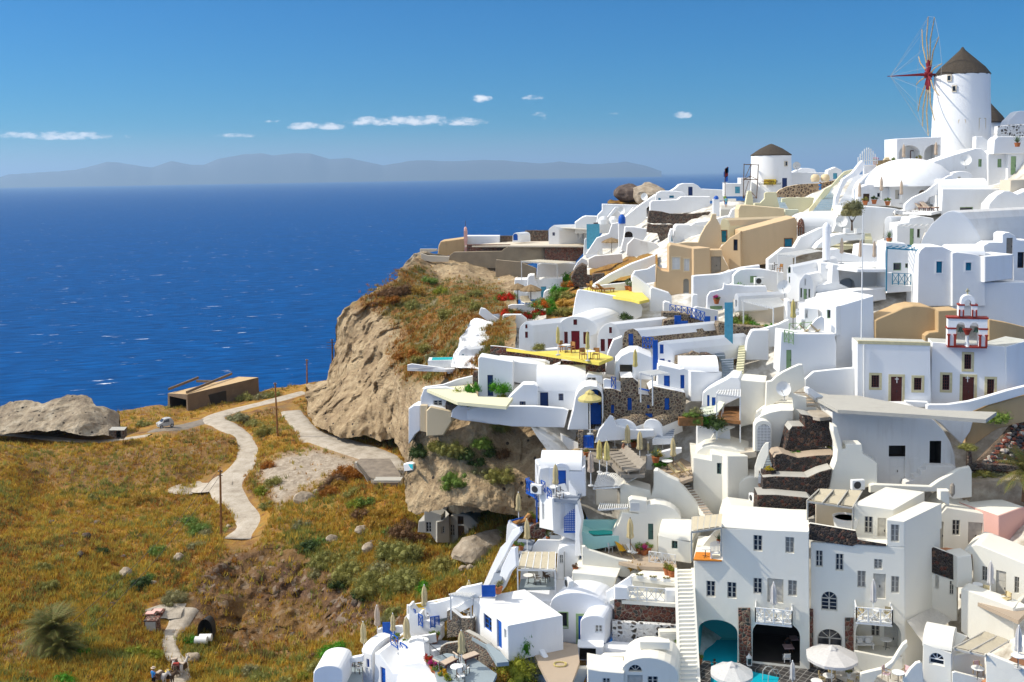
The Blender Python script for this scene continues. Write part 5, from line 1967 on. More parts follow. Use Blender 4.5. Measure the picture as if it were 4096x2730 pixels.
m.ob(H7 .pl.hit(1985,1335)-H7 .pl.n*1.2,H7 .pl.u*2.2,-H7 .pl.n*.6,V3((0,0,.55)))
H7 .part(m,'chimney','cream')
WP('stepped cream parapet beside the sandy courtyard',pp(130,170,130,144,133,144,139,144,148,144,156,138,162,134,165,132,180,132,200,130,231,132,231,144,170,144,150,148,140,170),73,4,.5,'cream',.14)
WW('plastered_wall','white wall studded with dark stones behind the lattice cupboard',pp(172,122,172,101,234,105,234,125),77.6,5,.4,'spotwhite',.05)
r=TH('cupboard','cream lattice cupboard against the stone-studded wall','cupboard',ZW(2232,1240,76.6))
m=MB()
m.box(-.72,-.3,0,.72,.3,1.35)
m.mk('cabinet','cream',r)
m=MB()
[m.sb((-.6+.15*i,-.31,.12),(-.6+.15*i+.01,-.31,1.2),.035)for i in range(9)]
[m.sb((-.6,-.315,.15+.13*i),(.6,-.315,.15+.13*i),.035)for i in range(9)]
m.mk('lattice','whitep',r)
put('plant_pot/whitegreen',ZW(2312,1245,76.2),'white jug-shaped pot right of the lattice cupboard',0,None,.8)
Plt('ledge','broad white ledge under the stone-studded wall','ledge',pp(164,122,172,119,234,124,234,133,164,125),76.5,mat='white',thick=1.2)
WW('retaining_wall','retaining wall of red and grey rounded stones below the white-railed terrace',pp(174,101,174,81,234,84,234,105),78.2,5,.6,'tilestone',.05)
wt_=Plt('terrace','small white-railed terrace on top of the red stone wall','terrace',pp(170,82,174,81,234,85,234,72,189,68,170,73),78.3,mat='cream')
WP('left white block of the railed terrace',pp(174,81,174,69,186,70,187,81),78.1,5,.5,'white',.1)
WP('right white block of the railed terrace next to the long stair',pp(221,84,221,72,233,72,233,84),77.9,5,.5,'white',.1)
rail('railing','white crossed wooden railing above the red stone wall',ZW(1870,812,78.1),ZW(2206,838,77.9),1.15,'whitep',4)
WA('white wall with two small holes left of the railed terrace',pp(166,90,166,74,174,69,189,59,190,68,174,80,174,90),78.6,20,.3,'white',.06)
WA('white wall with round holes behind the railed terrace',pp(188,76,189,60,192,59,232,66,232,80),80.0,5,.6,'cream',.08)
zp=Plt('terrace','white ledge with three long planters and two pots','terrace',pp(189,60,232,66,232,56,206,52,200,54),80.2,mat='cream')
for i,(x,y)in enumerate(((1975,610),(2098,628),(2222,640))):
 put('planter/white',onz(x,y,zp),'white planter trough with green cushions, '+('beside the white chair','in the middle of the ledge','nearest the terracotta pots')[i],-.1,'planters on the white ledge',.75)
pot(onz(2226,580,zp),'large terracotta pot with feathery shrub at the top of the long stair','olive',1.35)
pot(onz(2268,597,zp),'second terracotta pot with bright shrub at the top of the long stair','lime',1.3)
o=LO('shrub','pot','leaf_gold',ZW(1950,545,82),1.0,.9)
tag(o,'dry twiggy shrub under the curved terrace wall','shrub')
for x,y,l in((1905,800,'white chair behind the left block of the railed terrace'),(2000,720,'white armchair in front of the planters')):
 put('chair/white',onz(x,y,wt_),l,R_.uniform(0,6))
put('table/white',onz(1870,760,wt_),'round white table on the railed terrace',0)
zq=Plt('terrace','brown tiled terrace with deck chairs and a cream parasol','terrace',pp(144,40,150,30,178,33,214,42,231,47,231,52,195,50,165,43),84.2,mat='tanfloor')
WP('long curved cream parapet below the deck chair terrace',pp(144,52,144,32,147,32,150,35,160,38,176,43,190,46,202,47,231,50,232,64,196,64,180,60),82.6,3,.4,'cream')
H10=HW('flat cream roof block carrying a small two-tone pot',pp(135,74,135,56,140,56,176,60,172,74),81,6,3,'cream',ext=(.9,3.2,0))
pot(ZW(1383,552,82),'small brown and white pot on the corner of the flat roof','brown',.9)
put('air_conditioner/x',ZW(1322,700,80.2),'white air conditioner at the corner of the flat roof block',-1.2,None,1.2)
PB=Hse('plunge_pool','raised plunge pool basin with turquoise back wall','pool',pp(142,33,142,17,155,23,182,22,182,30,150,36),84.6,0,2.2,'turqwall',roof=None,r=.03)
zz_=ZW(1550,224,84.4).z
Plt('pool_water',None,None,pp(145,18,156,21,180,20,177,18,164,17),h=zz_+.06,thick=.05,mat='greenpool',kind='structure')
WA('turquoise tinted wall behind the plunge pool',pp(142,18,142,8,178,8,178,18),86.4,2,.3,'turqwall',.05)
PS(ZW(1886,368,82.9),3.4,'closed cream parasol on a brown pole above the yellow deck chair','canvas',pole='dkwood',w=1.15)
put('deck_chair/yellow',onz(1800,392,zq),'yellow draped deck chair on the brown terrace',.5,None,1.1)
put('deck_chair/white',onz(1900,415,zq),'white canvas deck chair right of the yellow one',.7,None,1.1)
put('table/white',onz(1628,355,zq),'round white table with iron legs beside the plunge pool',0,None,1.1)
put('chair/white',onz(1690,370,zq),'white chair between the iron-legged table and the yellow deck chair',2.2)
for x,y,k,s,l in((1970,385,'green',1.5,'large leafy potted shrub left of the flowering one'),(2010,398,'flower_pink',1.2,'terracotta pot with pink flowers on the brown terrace'),(2045,385,'green',1.6,'tall green shrub in a terracotta pot by the teal door'),(1520,340,'green',1.4,'leafy shrub in the corner of the plunge pool terrace')):
 pot(onz(x,y,zq),l,k,s)
rail('railing','white crossed railing at the top of the long stair',ZW(2058,470,82.4),ZW(2300,505,81.8),1.0,'whitep',4)
STP('outside_stair','steep white outside stair with blue-grey treads beside the golden grass',ZW(585,712,78),ZW(672,712,78),ZW(700,375,86),ZW(790,375,86),17,'bluefloor2',riser='bluefloor2')
WW('stair_parapet','white stair wall with round holes against the grass',pp(49,80,52,70,60,52,69,33,75,27,80,17,87,14,88,19,80,28,74,40,66,54,57,72,56,80),81,48,.3,'white',.1)
WW('stair_parapet','white inner stair wall beside the shutters',pp(67,76,68,60,70,52,77,37,79,33,83,33,84,50,78,56,72,70),80.2,40,.4,'white',.1)
m=MB()
m.box(-.55,-.03,0,.55,.03,.95)
o=m.mk('gate','blue',loc=ZW(585,782,77.5))
tag(o,'low blue gate at the foot of the outside stair','gate')
WA('white garden wall stepping down from the stair to the canopy',pp(0,101,0,84,10,84,24,80,28,74,33,70,43,68,52,66,53,76,44,83,29,90,20,98),79,15,.3,'white',.1)
PG('pergola','flat white slatted canopy over a yellow bench beside the stair',[ZW(235,770,78),ZW(420,790,77.6),ZW(520,745,80),ZW(380,735,80.4)],2.0,'whitep',9)
PG('pergola','white pergola chequered with cream canvas squares',[ZW(850,535,80.5),ZW(1195,540,80.3),ZW(1200,385,84),ZW(890,385,84.2)],2.4,'whitep',6,'canvasbeige',droop=.06)
H15=HW('white recess with a grey door under the chequered pergola',pp(87,74,88,52,118,52,118,74),84.3,5,2,op=[('door',945,545,1040,700,'grey')])
zr=Plt('terrace','pale grey floor under the chequered pergola','terrace',pp(86,70,120,69,118,60,88,62),81.8,mat='greyfloor')
put('table/white',onz(950,660,zr),'round white table under the chequered pergola',0)
put('chair/dir',onz(1035,665,zr),'director chair right of the pergola table',1.8)
put('chair/dark',onz(1115,640,zr),'red-brown chair at the right of the chequered pergola',2.0)
H16=HW('tall white rounded volume with a louvred vent and a rain pipe',[(1195,700),(1218,362),*arc(1218,360,1412,330,40)[1:],(1420,700)],84,10,3,op=[('win',1236,398,1268,478,'white')])
H16 .part(tube('rain_pipe',[H16 .pl.hit(1282,690)+H16 .pl.n*.06,H16 .pl.hit(1280,365)+H16 .pl.n*.06,H16 .pl.hit(1340,330)+H16 .pl.n*.08],.05,'steel')and MB().sb(H16 .pl.hit(1282,690)+H16 .pl.n*.06,H16 .pl.hit(1280,365)+H16 .pl.n*.06,.09),'rain_pipe','steel')
for o in[q for q in COL.objects if q.name.startswith('rain_pipe')and q.parent is None]:
 bpy.data.objects.remove(o)
WP('white parapet of the terrace with the blue-legged table',pp(96,38,98,33,104,26,110,26,138,27,139,39),86,5,.25,'white',.08)
z17=Plt('terrace','grey terrace with a blue-legged table below the blue lattice','terrace',pp(104,28,138,28,138,21,115,19),86.4,mat='bluefloor2')
put('table/white',onz(1300,262,z17),'round white table below the blue lattice')
put('chair/dir',onz(1350,262,z17),'director chair right of the table below the blue lattice',1.2)
put('agave/x',onz(1130,262,z17),'small spiky plant behind the white parapet',0,None,.7)
PS(onz(1257,262,z17),3.0,'closed cream parasol in front of the blue lattice','canvas')
WS('dark stone wall behind the white parapet and its table',pp(116,26,116,18,130,20,130,26),88.0,3,.3,'buffstone',.05)
WS('leaning red stone wall with an iron grille beside the left parasol',pp(90,25,98,13,106,10,111,10,111,25),88.2,5,.35,'tilestone',.08)
z18=Plt('terrace','blue-grey terrace with director chairs at the top of the outside stair','terrace',pp(80,34,86,25,101,26,96,38,85,40),85.5,mat='bluefloor2')
PS(onz(940,372,z18),3.2,'closed cream parasol at the top of the outside stair','canvas')
for x,y,k,l in((835,345,'green','leafy pot left of the stair-top table'),(885,355,'green','dark green pot beside the stair-top chairs'),(840,400,'yellow','orange pot with yellow flowers on the stair corner')):
 pot(onz(x,y,z18),l,k,.9)
r=TH('railing','blue two-bar railing along the upper left terrace edge','railing',ZW(770,90,88))
o=r.location
m=MB()
[m.sb(ZW(x0,y0,d0)-o,ZW(x1,y1,d1)-o,.12)for x0,y0,d0,x1,y1,d1 in((770,90,88),(765,130,88))[:0]or((770,90,88,1010,30,92),(770,95,88,850,140,86.5))]
m.mk('bar','blue',r)
WP('white low wall carrying the blue two-bar railing',pp(74,28,75,13,77,8,79,11,85,15,88,14,88,20,83,27),86.5,30,.3,'white',.1)
z19=Plt('terrace','grey terrace with a wooden lounger behind the blue two-bar railing','terrace',pp(77,12,88,15,100,13,101,4,86,7),89.5,mat='bluefloor2')
put('sun_lounger/teak',onz(900,115,z19),'cream lounger behind the blue two-bar railing',-1.0)
PS(onz(862,110,z19),3.0,'closed cream parasol behind the blue two-bar railing','canvas')
pot(onz(968,92,z19),'round terracotta pot behind the blue two-bar railing','olive',1.2)
pot(onz(1010,105,z19),'terracotta bowl of trailing green by the leaning stone wall','lime',1.1)
WS('curved buff stone wall with a white coping below the blue gate',pp(20,116,20,92,23,90,33,98,44,98,44,115,33,115),78,25,.5,'greystone',.06,cap='white')
WP('curved white parapet ending at the parasol beside the blue-door house',pp(20,92,21,90,30,87,38,82,44,80,44,86,38,90,30,94),78.6,20,.3,'white',.08)
WS('long sloping red and grey stone wall below the grey passage',pp(33,121,34,111,36,110,46,115,56,122,65,134,66,150,54,144,40,133),75.2,50,.55,'greystone',.1,cap='cement')
WS('low curved stone wall behind the mahogany loungers',pp(13,134,14,125,19,122,31,120,32,133),76.2,8,.4,'greystone',.1,cap='cement')
za=Plt('terrace','blue-grey passage in front of the blue-door house','terrace',pp(44,115,50,116,70,129,77,138,66,139,56,123,43,115),75.6,mat='greyfloor')
zb=Plt('terrace','grey terrace with mahogany loungers and a round table','terrace',pp(6,134,20,130,43,133,66,149,56,170,15,170),74,mat='greyfloor')
put('sun_lounger/mahog',onz(180,1435,zb),'mahogany lounger with a pink cushion beside the orange flower pots',2.4,None,1.15)
put('sun_lounger/mahog',onz(370,1380,zb),'mahogany lounger with a pink cushion under the parasol',2.2,None,1.15)
PS(onz(340,1440,zb),3.3,'closed cream parasol between the two mahogany loungers','canvas',w=1.1)
put('table/white',onz(292,1520,zb),'round white table in front of the mahogany loungers',0,None,1.1)
put('chair/dir',onz(330,1560,zb),'director chair in front of the round table at the bottom edge',.4)
put('chair/dir',onz(370,1490,zb),'white director chair behind the round table at the bottom edge',2.6)
r=Hse('white_bench','white plastered bench block against the long stone wall','bench',pp(43,150,43,141,58,147,58,156),74.2,30,.8)
WP('low white parapet in front of the long stone wall',pp(52,170,52,149,56,149,70,146,70,156,58,160),73.2,-15,.3,'white',.1)
STP('garden_steps','short grey steps at the end of the long stone wall',ZW(655,1460,74.2),ZW(770,1470,74),ZW(655,1385,75.8),ZW(770,1385,75.6),4,'bluefloor2')
reg(1024,2048)
ROOF3=HW('white roof in the foreground edged with a row of orange flower pots',pp(132,172,132,141,136,140,150,138,156,140,179,164,180,172),73.2,20,1.0,ext=(-.6,4.5,0))
Plt('roof_terrace','white plain roof in front of the grey lounger terrace','roof',pp(132,141,156,138,179,164,185,180,125,180),74.0,mat='white',thick=1.5)
zc=ZW(1560,1400,74).z+.02
for i,(x,y,k)in enumerate(((1585,1415,'flower_red'),(1630,1465,'flower_pink'),(1670,1515,'green'),(1720,1560,'flower_yellow'),(1765,1600,'lime'))):
 pot(onz(x,y,zc),'orange pot with '+('red flowers, uppermost in the roof-edge row','pink flowers, second in the roof-edge row','a green succulent in the roof-edge row','yellow flowers in the roof-edge row','bright leaves, lowest in the roof-edge row')[i],k,1.15,'flower pots along the white roof edge')
rail('railing','thin black iron railing above the roof-edge flower pots',ZW(1600,1320,74.5),ZW(1900,1568,72),.9,'iron',4,style='bars',t=.025)
Q1=HW('small white house with a rounded roof and one blue window, lowest left',pp(98,160,97,128,106,131,107,160),77,35,3,ext=(2.0,3.4,0),op=[('win',1014,1352,1040,1432,'blue')])
VT(Q1,970,1282,1062,1318,3.2,.7,'white')
Q2=HW('white house with a tall blue door beside the blue-window house',pp(108,172,109,130,113,130,126,148,132,147,132,172),75.4,40,3,ext=(2.2,4.2,0),op=[('door',1145,1432,1190,1640,'blue')])
Q4=HW('lone white domed roof at the bottom edge left of the terrace with pots',[(520,1720),(525,1480),*arc(530,1478,795,1470,65),(795,1720)],74,5,3)
WP('white rounded parapet with dark stone facing left of the blue-window house',pp(78,172,79,148,82,144,83,135,87,134,98,132,98,138,88,139,85,148,86,172),76.3,15,.35,'white',.1)
zd=Plt('terrace','grey terrace with a director chair left of the blue-window house','terrace',pp(80,150,85,140,98,138,98,164,86,168),76.4,mat='greyfloor')
put('chair/dir',onz(945,1475,zd),'director chair on the small grey terrace, lowest left',1.2)
put('table/white',onz(965,1420,zd),'white table beside the director chair, lowest left')
pot(onz(865,1412,zd),'brick-coloured pot with a succulent behind the lowest left parapet','olive',1.1)
PS(ZW(992,1330,78.5),2.9,'closed cream parasol behind the blue-window house','canvas')
PS(ZW(1118,1165,80),2.8,'thin closed parasol at the left wall corner above the blue door','canvaspink')
QA=WA('white wall of the rear terrace with a blue door by the brown slope',pp(112,124,112,108,115,107,134,105,136,110,136,124),80,5,.3,'white',.08)[0]
m=MB()
m.box(-.5,-.06,0,.5,0,1.6)
o=m.mk('garden_door','blue',loc=ZW(1222,1185,79.6))
tag(o,'blue door in the rear terrace wall by the brown slope','door')
QB=Hse('white_terrace_house','white stepped terrace house with blue crossed railings and a blue gate','house',pp(135,118,136,98,140,98,140,86,142,86,142,88,146,93,151,94,154,100,160,100,170,106,170,118),79.5,15,1.0)
ze=Plt('terrace','rear terrace with round table, yellow bench and cream parasol','terrace',pp(140,96,142,88,182,81,176,96,169,100,160,100),80.5,mat='greyfloor')
rail('railing','upper blue crossed railing of the rear terrace',ZW(1420,985,80.2),ZW(1466,1010,79.6),1.0,'blue',1)
rail('railing','lower blue crossed railing of the rear terrace',ZW(1494,1045,79.4),ZW(1533,1065,79),1.0,'blue',1)
rail('gate','blue picket gate of the rear terrace',ZW(1604,1070,79),ZW(1684,1060,79.2),.95,'blue',2,cat='gate',style='bars')
WA('long white back wall of the rear terrace against the grass',pp(139,97,139,86,142,86,160,83,184,78,184,87,160,93),82.5,-18,.3,'white',.08)
PS(onz(1552,990,ze),3.5,'closed cream parasol on the rear terrace above the blue gate','canvas')
put('table/white',onz(1610,960,ze),'round table on the rear terrace',0,None,1.1)
[put('chair/dir',onz(x,y,ze),l,a)for x,y,a,l in((1595,990,.5,'director chair in front of the rear terrace table'),(1650,980,1.9,'cream director chair right of the rear terrace table'))]
r=TH('bench','long yellow wooden bench along the rear terrace wall','bench',onz(1680,935,ze))
m=MB()
m.ob((-1.9,-.5,.4),(3.8,.95,0),(-.1,.4,0),(0,0,.08))
m.mk('seat','yellowp',r)
m=MB()
m.ob((-1.9,.0,.5),(3.8,.95,0),(0,.05,0),(0,0,.35))
m.mk('backrest','yellowp',r)
[MB().sb((x,x*.25-.2,0),(x,x*.25-.2,.4),.08).mk('leg','yellowp',r)for x in(-1.7,1.7)]
QC=WP('white parapet with flower pots on the middle left terrace',pp(122,126,122,114,125,114,142,116,165,112,166,120,142,124),78.3,3,.25,'white',.08)
zf=Plt('terrace','slate blue terrace with a cream parasol and two railings','terrace',pp(122,126,131,124,168,118,180,119,170,130,140,135),77.6,mat='bluefloor2')
WP('white wall in front of the slate blue terrace with a blue railing end',pp(138,142,139,132,142,131,159,129,162,128,170,126,170,138,156,142),76.2,-10,.3,'white',.08)
rail('railing','upper blue crossed railing on the slate blue terrace',ZW(1240,1225,77.4),ZW(1305,1268,76.8),1.0,'blue',1)
rail('railing','lower blue crossed railing on the slate blue terrace',ZW(1325,1308,76.6),ZW(1390,1350,76),1.0,'blue',1)
PS(onz(1388,1290,zf),3.6,'closed cream parasol on the slate blue terrace','canvas',w=1.1)
PS(onz(1262,1200,zf),2.4,'small closed parasol behind the slate blue terrace pots','canvas')
put('table/white',onz(1530,1275,zf),'round white table on the slate blue terrace',0,None,1.2)
[put('chair/white' if i else 'chair/cream',onz(x,y,zf),l,a)for i,(x,y,a,l)in enumerate(((1500,1250,3.0,'cream armchair behind the slate blue terrace table'),(1445,1290,1.2,'white chair left of the slate blue terrace table')))]
for x,y,k,s,l in((1290,1225,'green',1.5,'tall shrub beside the upper slate terrace railing'),(1398,1255,'green',1.5,'terracotta pot against the slate terrace wall'),(1640,1200,'green',1.6,'leafy pot on the corner of the slate terrace'),(1335,1220,'flower_yellow',1.0,'yellow flowering pot behind the slate terrace parasol')):
 pot(onz(x,y,zf),l,k,s)
PS(ZW(1962,950,79.8),3.9,'closed cream parasol against the corner of the blue-door house','canvas',w=1.1)
put('chair/dir',ZW(1930,965,79.4),'dark director chair beside the blue-door house corner',1.0)
reg(1700,2047)
o=LO('climbing_shrub','tree','leaf_bright',ZW(915,1290,74.6),1.35,2.6)
tag(o,'bright green climbing plant on the courtyard parapet','shrub')
o=LO('shrub','big','leaf_lime',ZW(830,1500,73),2.2,2.0)
tag(o,'big golden green shrub at the bottom edge below the climbing plant','shrub')
o=LO('shrub','bush','leaf_gold',ZW(700,1560,72.5),1.6,1.3)
tag(o,'golden dry shrub at the bottom edge left of the big golden green one','shrub')
o=LO('shrub','bush','leaf_grey',ZW(1000,1480,73.5),.9,1.2)
tag(o,'grey green shrub on rubble under the courtyard parapet','shrub')
pot(ZW(675,750,78),'round grey-green shrub in a tub beside the low blue gate','grey',1.6)
reg(2048,1707)
M1=HW('white vaulted house with a tall royal blue door under a small arch',[*pp(26,74,26,39,39,37),*arc(390,374,524,388,48)[1:],*pp(53,41,64,41,64,38,67,36,68,64)],86.3,6,3.4,'whiteb',ext=(.3,3.4,0),op=[('door',412,376,496,594,'blue')])
VT(M1,262,392,640,412,3.4,1.25,'white')
M1 .more(pp(21,74,21,30,26,39,26,74),2.6,'white','white',.1,yaw=62,op=[('door',222,350,243,520,'blue')])
M2=HW('white lower house with an air conditioner and blue timber balcony at the slope edge',pp(38,98,37,66,42,66,59,67,60,106),84.6,8,2.5,'whiteb')
M2 .more(pp(25,93,25,60,30,56,33,64,37,66,38,96),2.2,'white','white',.1,yaw=58,op=[('win',275,710,298,860,'white')])
M2 .part((lambda m:m.sb(ZW(228,880,86.5),ZW(228,640,86.8),.14))(MB()),'post','blue')
r=TH('balcony','royal blue timber balcony overhanging the slope','balcony',ZW(150,640,86.5))
o=r.location
a,b_,c,d=[ZW(x,y,dd_)-o for x,y,dd_ in((128,600,87.6),(205,640,85.8),(225,620,87.0),(160,590,88.6))]
m=MB()
m.add([a,b_,c,d]+[q-V3((0,0,.15))for q in(a,b_,c,d)],[(0,1,2,3),(7,6,5,4),(0,4,5,1),(1,5,6,2),(2,6,7,3),(3,7,4,0)])
m.mk('deck','blue',r)
for p,q in((a,b_),(a,d)):
 rail('railing','',p+o,q+o,2.0*.72,'blue',2,parent=r)
m=MB()
m.sb(b_-V3((0,0,.1)),ZW(240,690,86)-o,.14)
m.mk('brace','blue',r)
put('air_conditioner/x',ZW(228,612,85.2),'white air conditioner beside the blue timber balcony',-.5,None,1.25)
zt=Plt('terrace','terrace in front of the royal blue door with a round table','terrace',pp(26,61,37,66,60,68,64,61,40,59),85.6,mat='bluefloor2')
rail('railing','blue crossed railing left of the royal blue door terrace',ZW(268,590,85.4),ZW(305,610,84.8),.95,'blue',1)
rail('railing','blue crossed railing right of the white pier on the royal blue door terrace',ZW(322,660,84.6),ZW(362,700,84.2),1.0,'blue',1)
PS(onz(402,650,zt),3.3,'closed cream parasol in front of the royal blue door','canvas')
put('table/white',onz(380,630,zt),'round table in front of the royal blue door')
[put('chair/dir',onz(x,y,zt),l,a)for x,y,a,l in((440,655,.6,'white director chair right of the royal blue door parasol'),(395,600,3.0,'director chair against the royal blue door wall'))]
WA('white stair wall descending right of the royal blue door',pp(52,64,52,50,53,51,59,60,60,66),84.9,30,.25,'white',.06)
r=TH('lattice_screen','blue rounded lattice screen beside the shutter louvre','screen',ZW(540,970,84.0))
pl=VP(540,970,84.0,5)
m=MB()
for i in range(8):
 x0=-.55+i*.157
 h_=1.35+.75*math.sin(min(i/7*1.6,1.57))
 m.sb(pl.w(x0,pl.p.z)-pl.p,pl.w(x0,pl.p.z+h_)-pl.p,.05)
for k in range(13):
 q=.1+k*.155
 x0=-.55 if q<1.35 else-.55+1.1*(q-1.35)/.85
 m.sb(pl.w(x0,pl.p.z+q)-pl.p,pl.w(.55,pl.p.z+q)-pl.p,.05)
m.mk('lattice','blue',r)
m=MB()
m.sb(pl.w(-.6,pl.p.z)-pl.p,pl.w(.6,pl.p.z)-pl.p,.1)
m.mk('frame','blue',r)
WA('tall white pier between the blue lattice and the plunge pool',pp(58,119,58,72,60,69,64,86,62,101,64,119),83.4,20,.8,'white',.08)
zd=Plt('sun_deck','sun deck crowded with grey loungers and closed parasols','deck',pp(60,26,68,16,84,13,124,22,122,44,100,44,90,33),92,mat='lounge')
WA('long white retaining wall descending to the sun deck gate',pp(46,24,44,6,47,8,60,15,70,22,69,24,62,22,60,25),95,30,.4,'oldwhite',.08,cap='cement')
rail('gate','blue picket gate between stone pillars at the sun deck',ZW(655,200,93.4),ZW(745,200,92.6),3.4*.95,'blue',2,cat='gate',style='bars',t=.09)
for x0,x1,l in((607,655,'left of the blue picket gate'),(745,775,'right of the blue picket gate')):
 WT('stone_pillar','rough stone pillar '+l,'pillar',[(x0,200),(x0,40),(x1,40),(x1,200)],93.2,5,.5,'buffstone',.05)
n=0
for i in range(7):
 put('sun_lounger/grey',onz(980+26*i,275+25*i,zd),'grey lounger in the long row on the sun deck, '+('nearest the sunbather','second from the sunbather','third from the sunbather','in the middle of the row','third from the awning','second from the awning','nearest the awning')[i],-1.15,'row of grey loungers on the sun deck',1.15)
Psn('sunbather in a straw hat sitting on a grey lounger',onz(1035,262,zd)+V3((0,0,.35)),.9,None,'dkwood','sit','canvas',skin='skin')
for x,y,t_,mt,l in((805,420,3.9,'canvasyellow','yellow closed parasol in front of the gate pots'),(872,430,3.5,'canvasyellow','yellow closed parasol above the corrugated awning'),(945,195,3.4,'canvas','cream closed parasol behind the sunbather'),(1062,265,3.7,'canvas','cream closed parasol right of the sunbather'),(1175,330,3.8,'canvas','cream closed parasol over the middle of the lounger row'),(1382,215,3.0,'canvas','cream closed parasol by the golden bush'),(1505,150,3.6,'canvas','cream closed parasol behind the lattice fence'),(725,545,3.4,'canvaspink','sand coloured closed parasol beside the corrugated awning'),(835,70,2.0,'canvas','cream closed parasol between the gate and the table'),(1250,265,1.2,'canvas','short cream closed parasol beside the golden bush')):
 PS(onz(x,y,zd),t_,l,mt,w=1.05)
PS(ZW(1480,390,89.5),4.2,'big closed cream parasol on a brown pole beside the deck chairs','canvas',pole='dkwood',w=1.0)
for x,y,k,s,l in((745,195,'green',1.8,'big terracotta pot with grass right of the blue picket gate'),(808,165,'olive',2.0,'round terracotta jar with a shrub near the blue picket gate'),(1118,190,'green',2.0,'tall terracotta pot with spiky leaves behind the loungers'),(680,275,'olive',1.0,'terracotta trough on the deck edge')):
 pot(onz(x,y,zd),l,k,s)
put('table/white',onz(890,150,zd),'white high table behind the sun deck parasols',0,None,1.3)
put('table/white',onz(830,340,zd),'white side table between the lower loungers',0,None,.8)
for x,y,r_,c,l in((1330,235,75,'yellow','rounded golden bush beside the sun deck'),(1350,330,85,'bright','lush green bush on the curved planter'),(1440,290,50,'bright','bright green bush behind the agave')):
 o=LO('shrub','bush','leaf_'+c,ZW(x,y+25,91),r_/2.3*91/FP*1.2,r_/2.3*91/FP*.9)
 tag(o,l,'shrub')
put('agave/x',ZW(1320,330,90.3),'large grey-green agave in the curved planter',0,None,1.7)
WP('white curved planter wall around the agave',pp(123,40,124,27,127,26,150,20,156,20,156,24,142,30,129,34,129,40),91,5,.5,'white',.1)
r=PG('awning','white corrugated sloping awning over the kiosk',[ZW(752,572,87),ZW(990,555,86.4),ZW(1190,455,88.5),ZW(800,430,90)],2.0,'whitep',2,posts=False,cat='awning')
a,b_,c,d=[ZW(*q)-r.location for q in((752,572,87),(990,555,86.4),(1190,455,88.5),(800,430,90))]
m=MB()
n=36
vs=[]
for i in range(n+1):
 t_=i/n
 s=V3((0,0,.1+.05*(i%2)))
 vs+=[a.lerp(b_,t_)+s,d.lerp(c,t_)+s]
m.add(vs,[(2*i,2*i+2,2*i+3,2*i+1)for i in range(n)])
m.mk('corrugated_sheet','whitep',r)
M3=Hse('kiosk','beige kiosk under the corrugated awning','kiosk',pp(77,73,77,58,97,57,97,73),86.6,3,2,'beige')
r=PG('awning','narrow white corrugated canopy above the green slatted screen',[ZW(795,765,85.2),ZW(1062,750,84.6),ZW(1060,725,85.8),ZW(812,712,86.6)],1.5,'whitep',14,posts=False,cat='awning')
M4=HW('white wall block with a shrub on top left of the curved stair wall',pp(99,76,99,53,103,52,127,59,130,76),86.6,8,2,'cream')
r=Hse('ventilation_box','white box with a square lattice vent','vent box',pp(108,79,107,68,110,66,124,68,124,78,118,80),84.4,5,1.0,'cream',op=[('cave',1088,700,1170,772,'darkcave',{'rd':.2})])
m=MB()
[m.sb(r.pl.hit(1090+10*i,700)+r.pl.n*.0,r.pl.hit(1090+10*i,772),.05)for i in range(9)]
[m.sb(r.pl.hit(1088,702+10*i),r.pl.hit(1170,702+10*i),.05)for i in range(8)]
r.part(m,'lattice','whitep')
M5=WW('curved_wall','big rounded white wall sweeping down beside the narrow stair',pp(118,93,124,69,128,63,130,56,130,42,132,40,134,40,142,45,153,50,162,61,178,81,179,93),86.2,8,.9,'cream',.16)[0]
STP('narrow_stair','narrow stair with brown treads running down to the right of the rounded wall',ZW(1772,822,84.5),ZW(1845,822,84.7),ZW(1560,530,89.2),ZW(1620,530,89.4),12,'tanfloor',riser='cream')
zm=Plt('terrace','brown terrace with two wooden deck chairs behind the rounded wall','terrace',pp(131,42,154,51,166,47,164,33,156,29,140,35),89.2,mat='tanfloor')
for x,y,l in((1490,455,'wooden deck chair nearest the big brown-poled parasol'),(1575,440,'second wooden deck chair behind the rounded wall')):
 put('deck_chair/cream',onz(x,y,zm),l,1.0,None,1.15)
put('table/white',onz(1425,400,zm),'round white table beside the wooden deck chairs',0,None,1.2)
M6=HW('tall white house with a teal-framed window beside the narrow stair',pp(166,85,166,28,183,31,183,25,198,27,200,76,185,85),88,14,5,'cream',ext=(.6,5,0),op=[('win',1882,336,1940,438,'tealw')])
M6 .more(pp(198,80,198,27,217,27,218,80),4,'cream','cream',.14,yaw=-22)
M6 .more(pp(166,30,170,22,176,18,184,17,200,19,217,24,217,30),4,'cream','cream',.16,off=-1.4)
M7=HW('white house with a broad buried arch and a dark shuttered door',[*pp(90,103,98,88,101,79,116,80),*arc(1165,810,1562,870,130)[1:],*pp(140,96,134,101,134,121,108,118)],84.3,6,1.5,'cream',op=[('door',1250,892,1298,1042,'dkgreen')])
M8=HW('small white domed house with a tiny teal window beside the potted shrubs',pp(134,122,134,99,166,107,164,126),82.4,22,3.2,'cream',ext=(1.3,3.0,0),op=[('win',1466,1050,1520,1124,'tealw')])
VT(M8,1348,1000,1655,1072,3.3,1.15,'cream')
M9=WW('curved_wall','rounded white retaining wall beside the dark stone terraces',pp(199,83,201,63,204,57,209,51,215,47,220,46,230,47,230,83),87.4,6,2.5,'cream',.2)[0]
for i,(x,y)in enumerate(((2215,690),(2215,785))):
 put('air_conditioner/x',ZW(x,y,85.6),('upper' if i==0 else 'lower')+' air conditioner on the rounded retaining wall',-1.3,None,1.1)
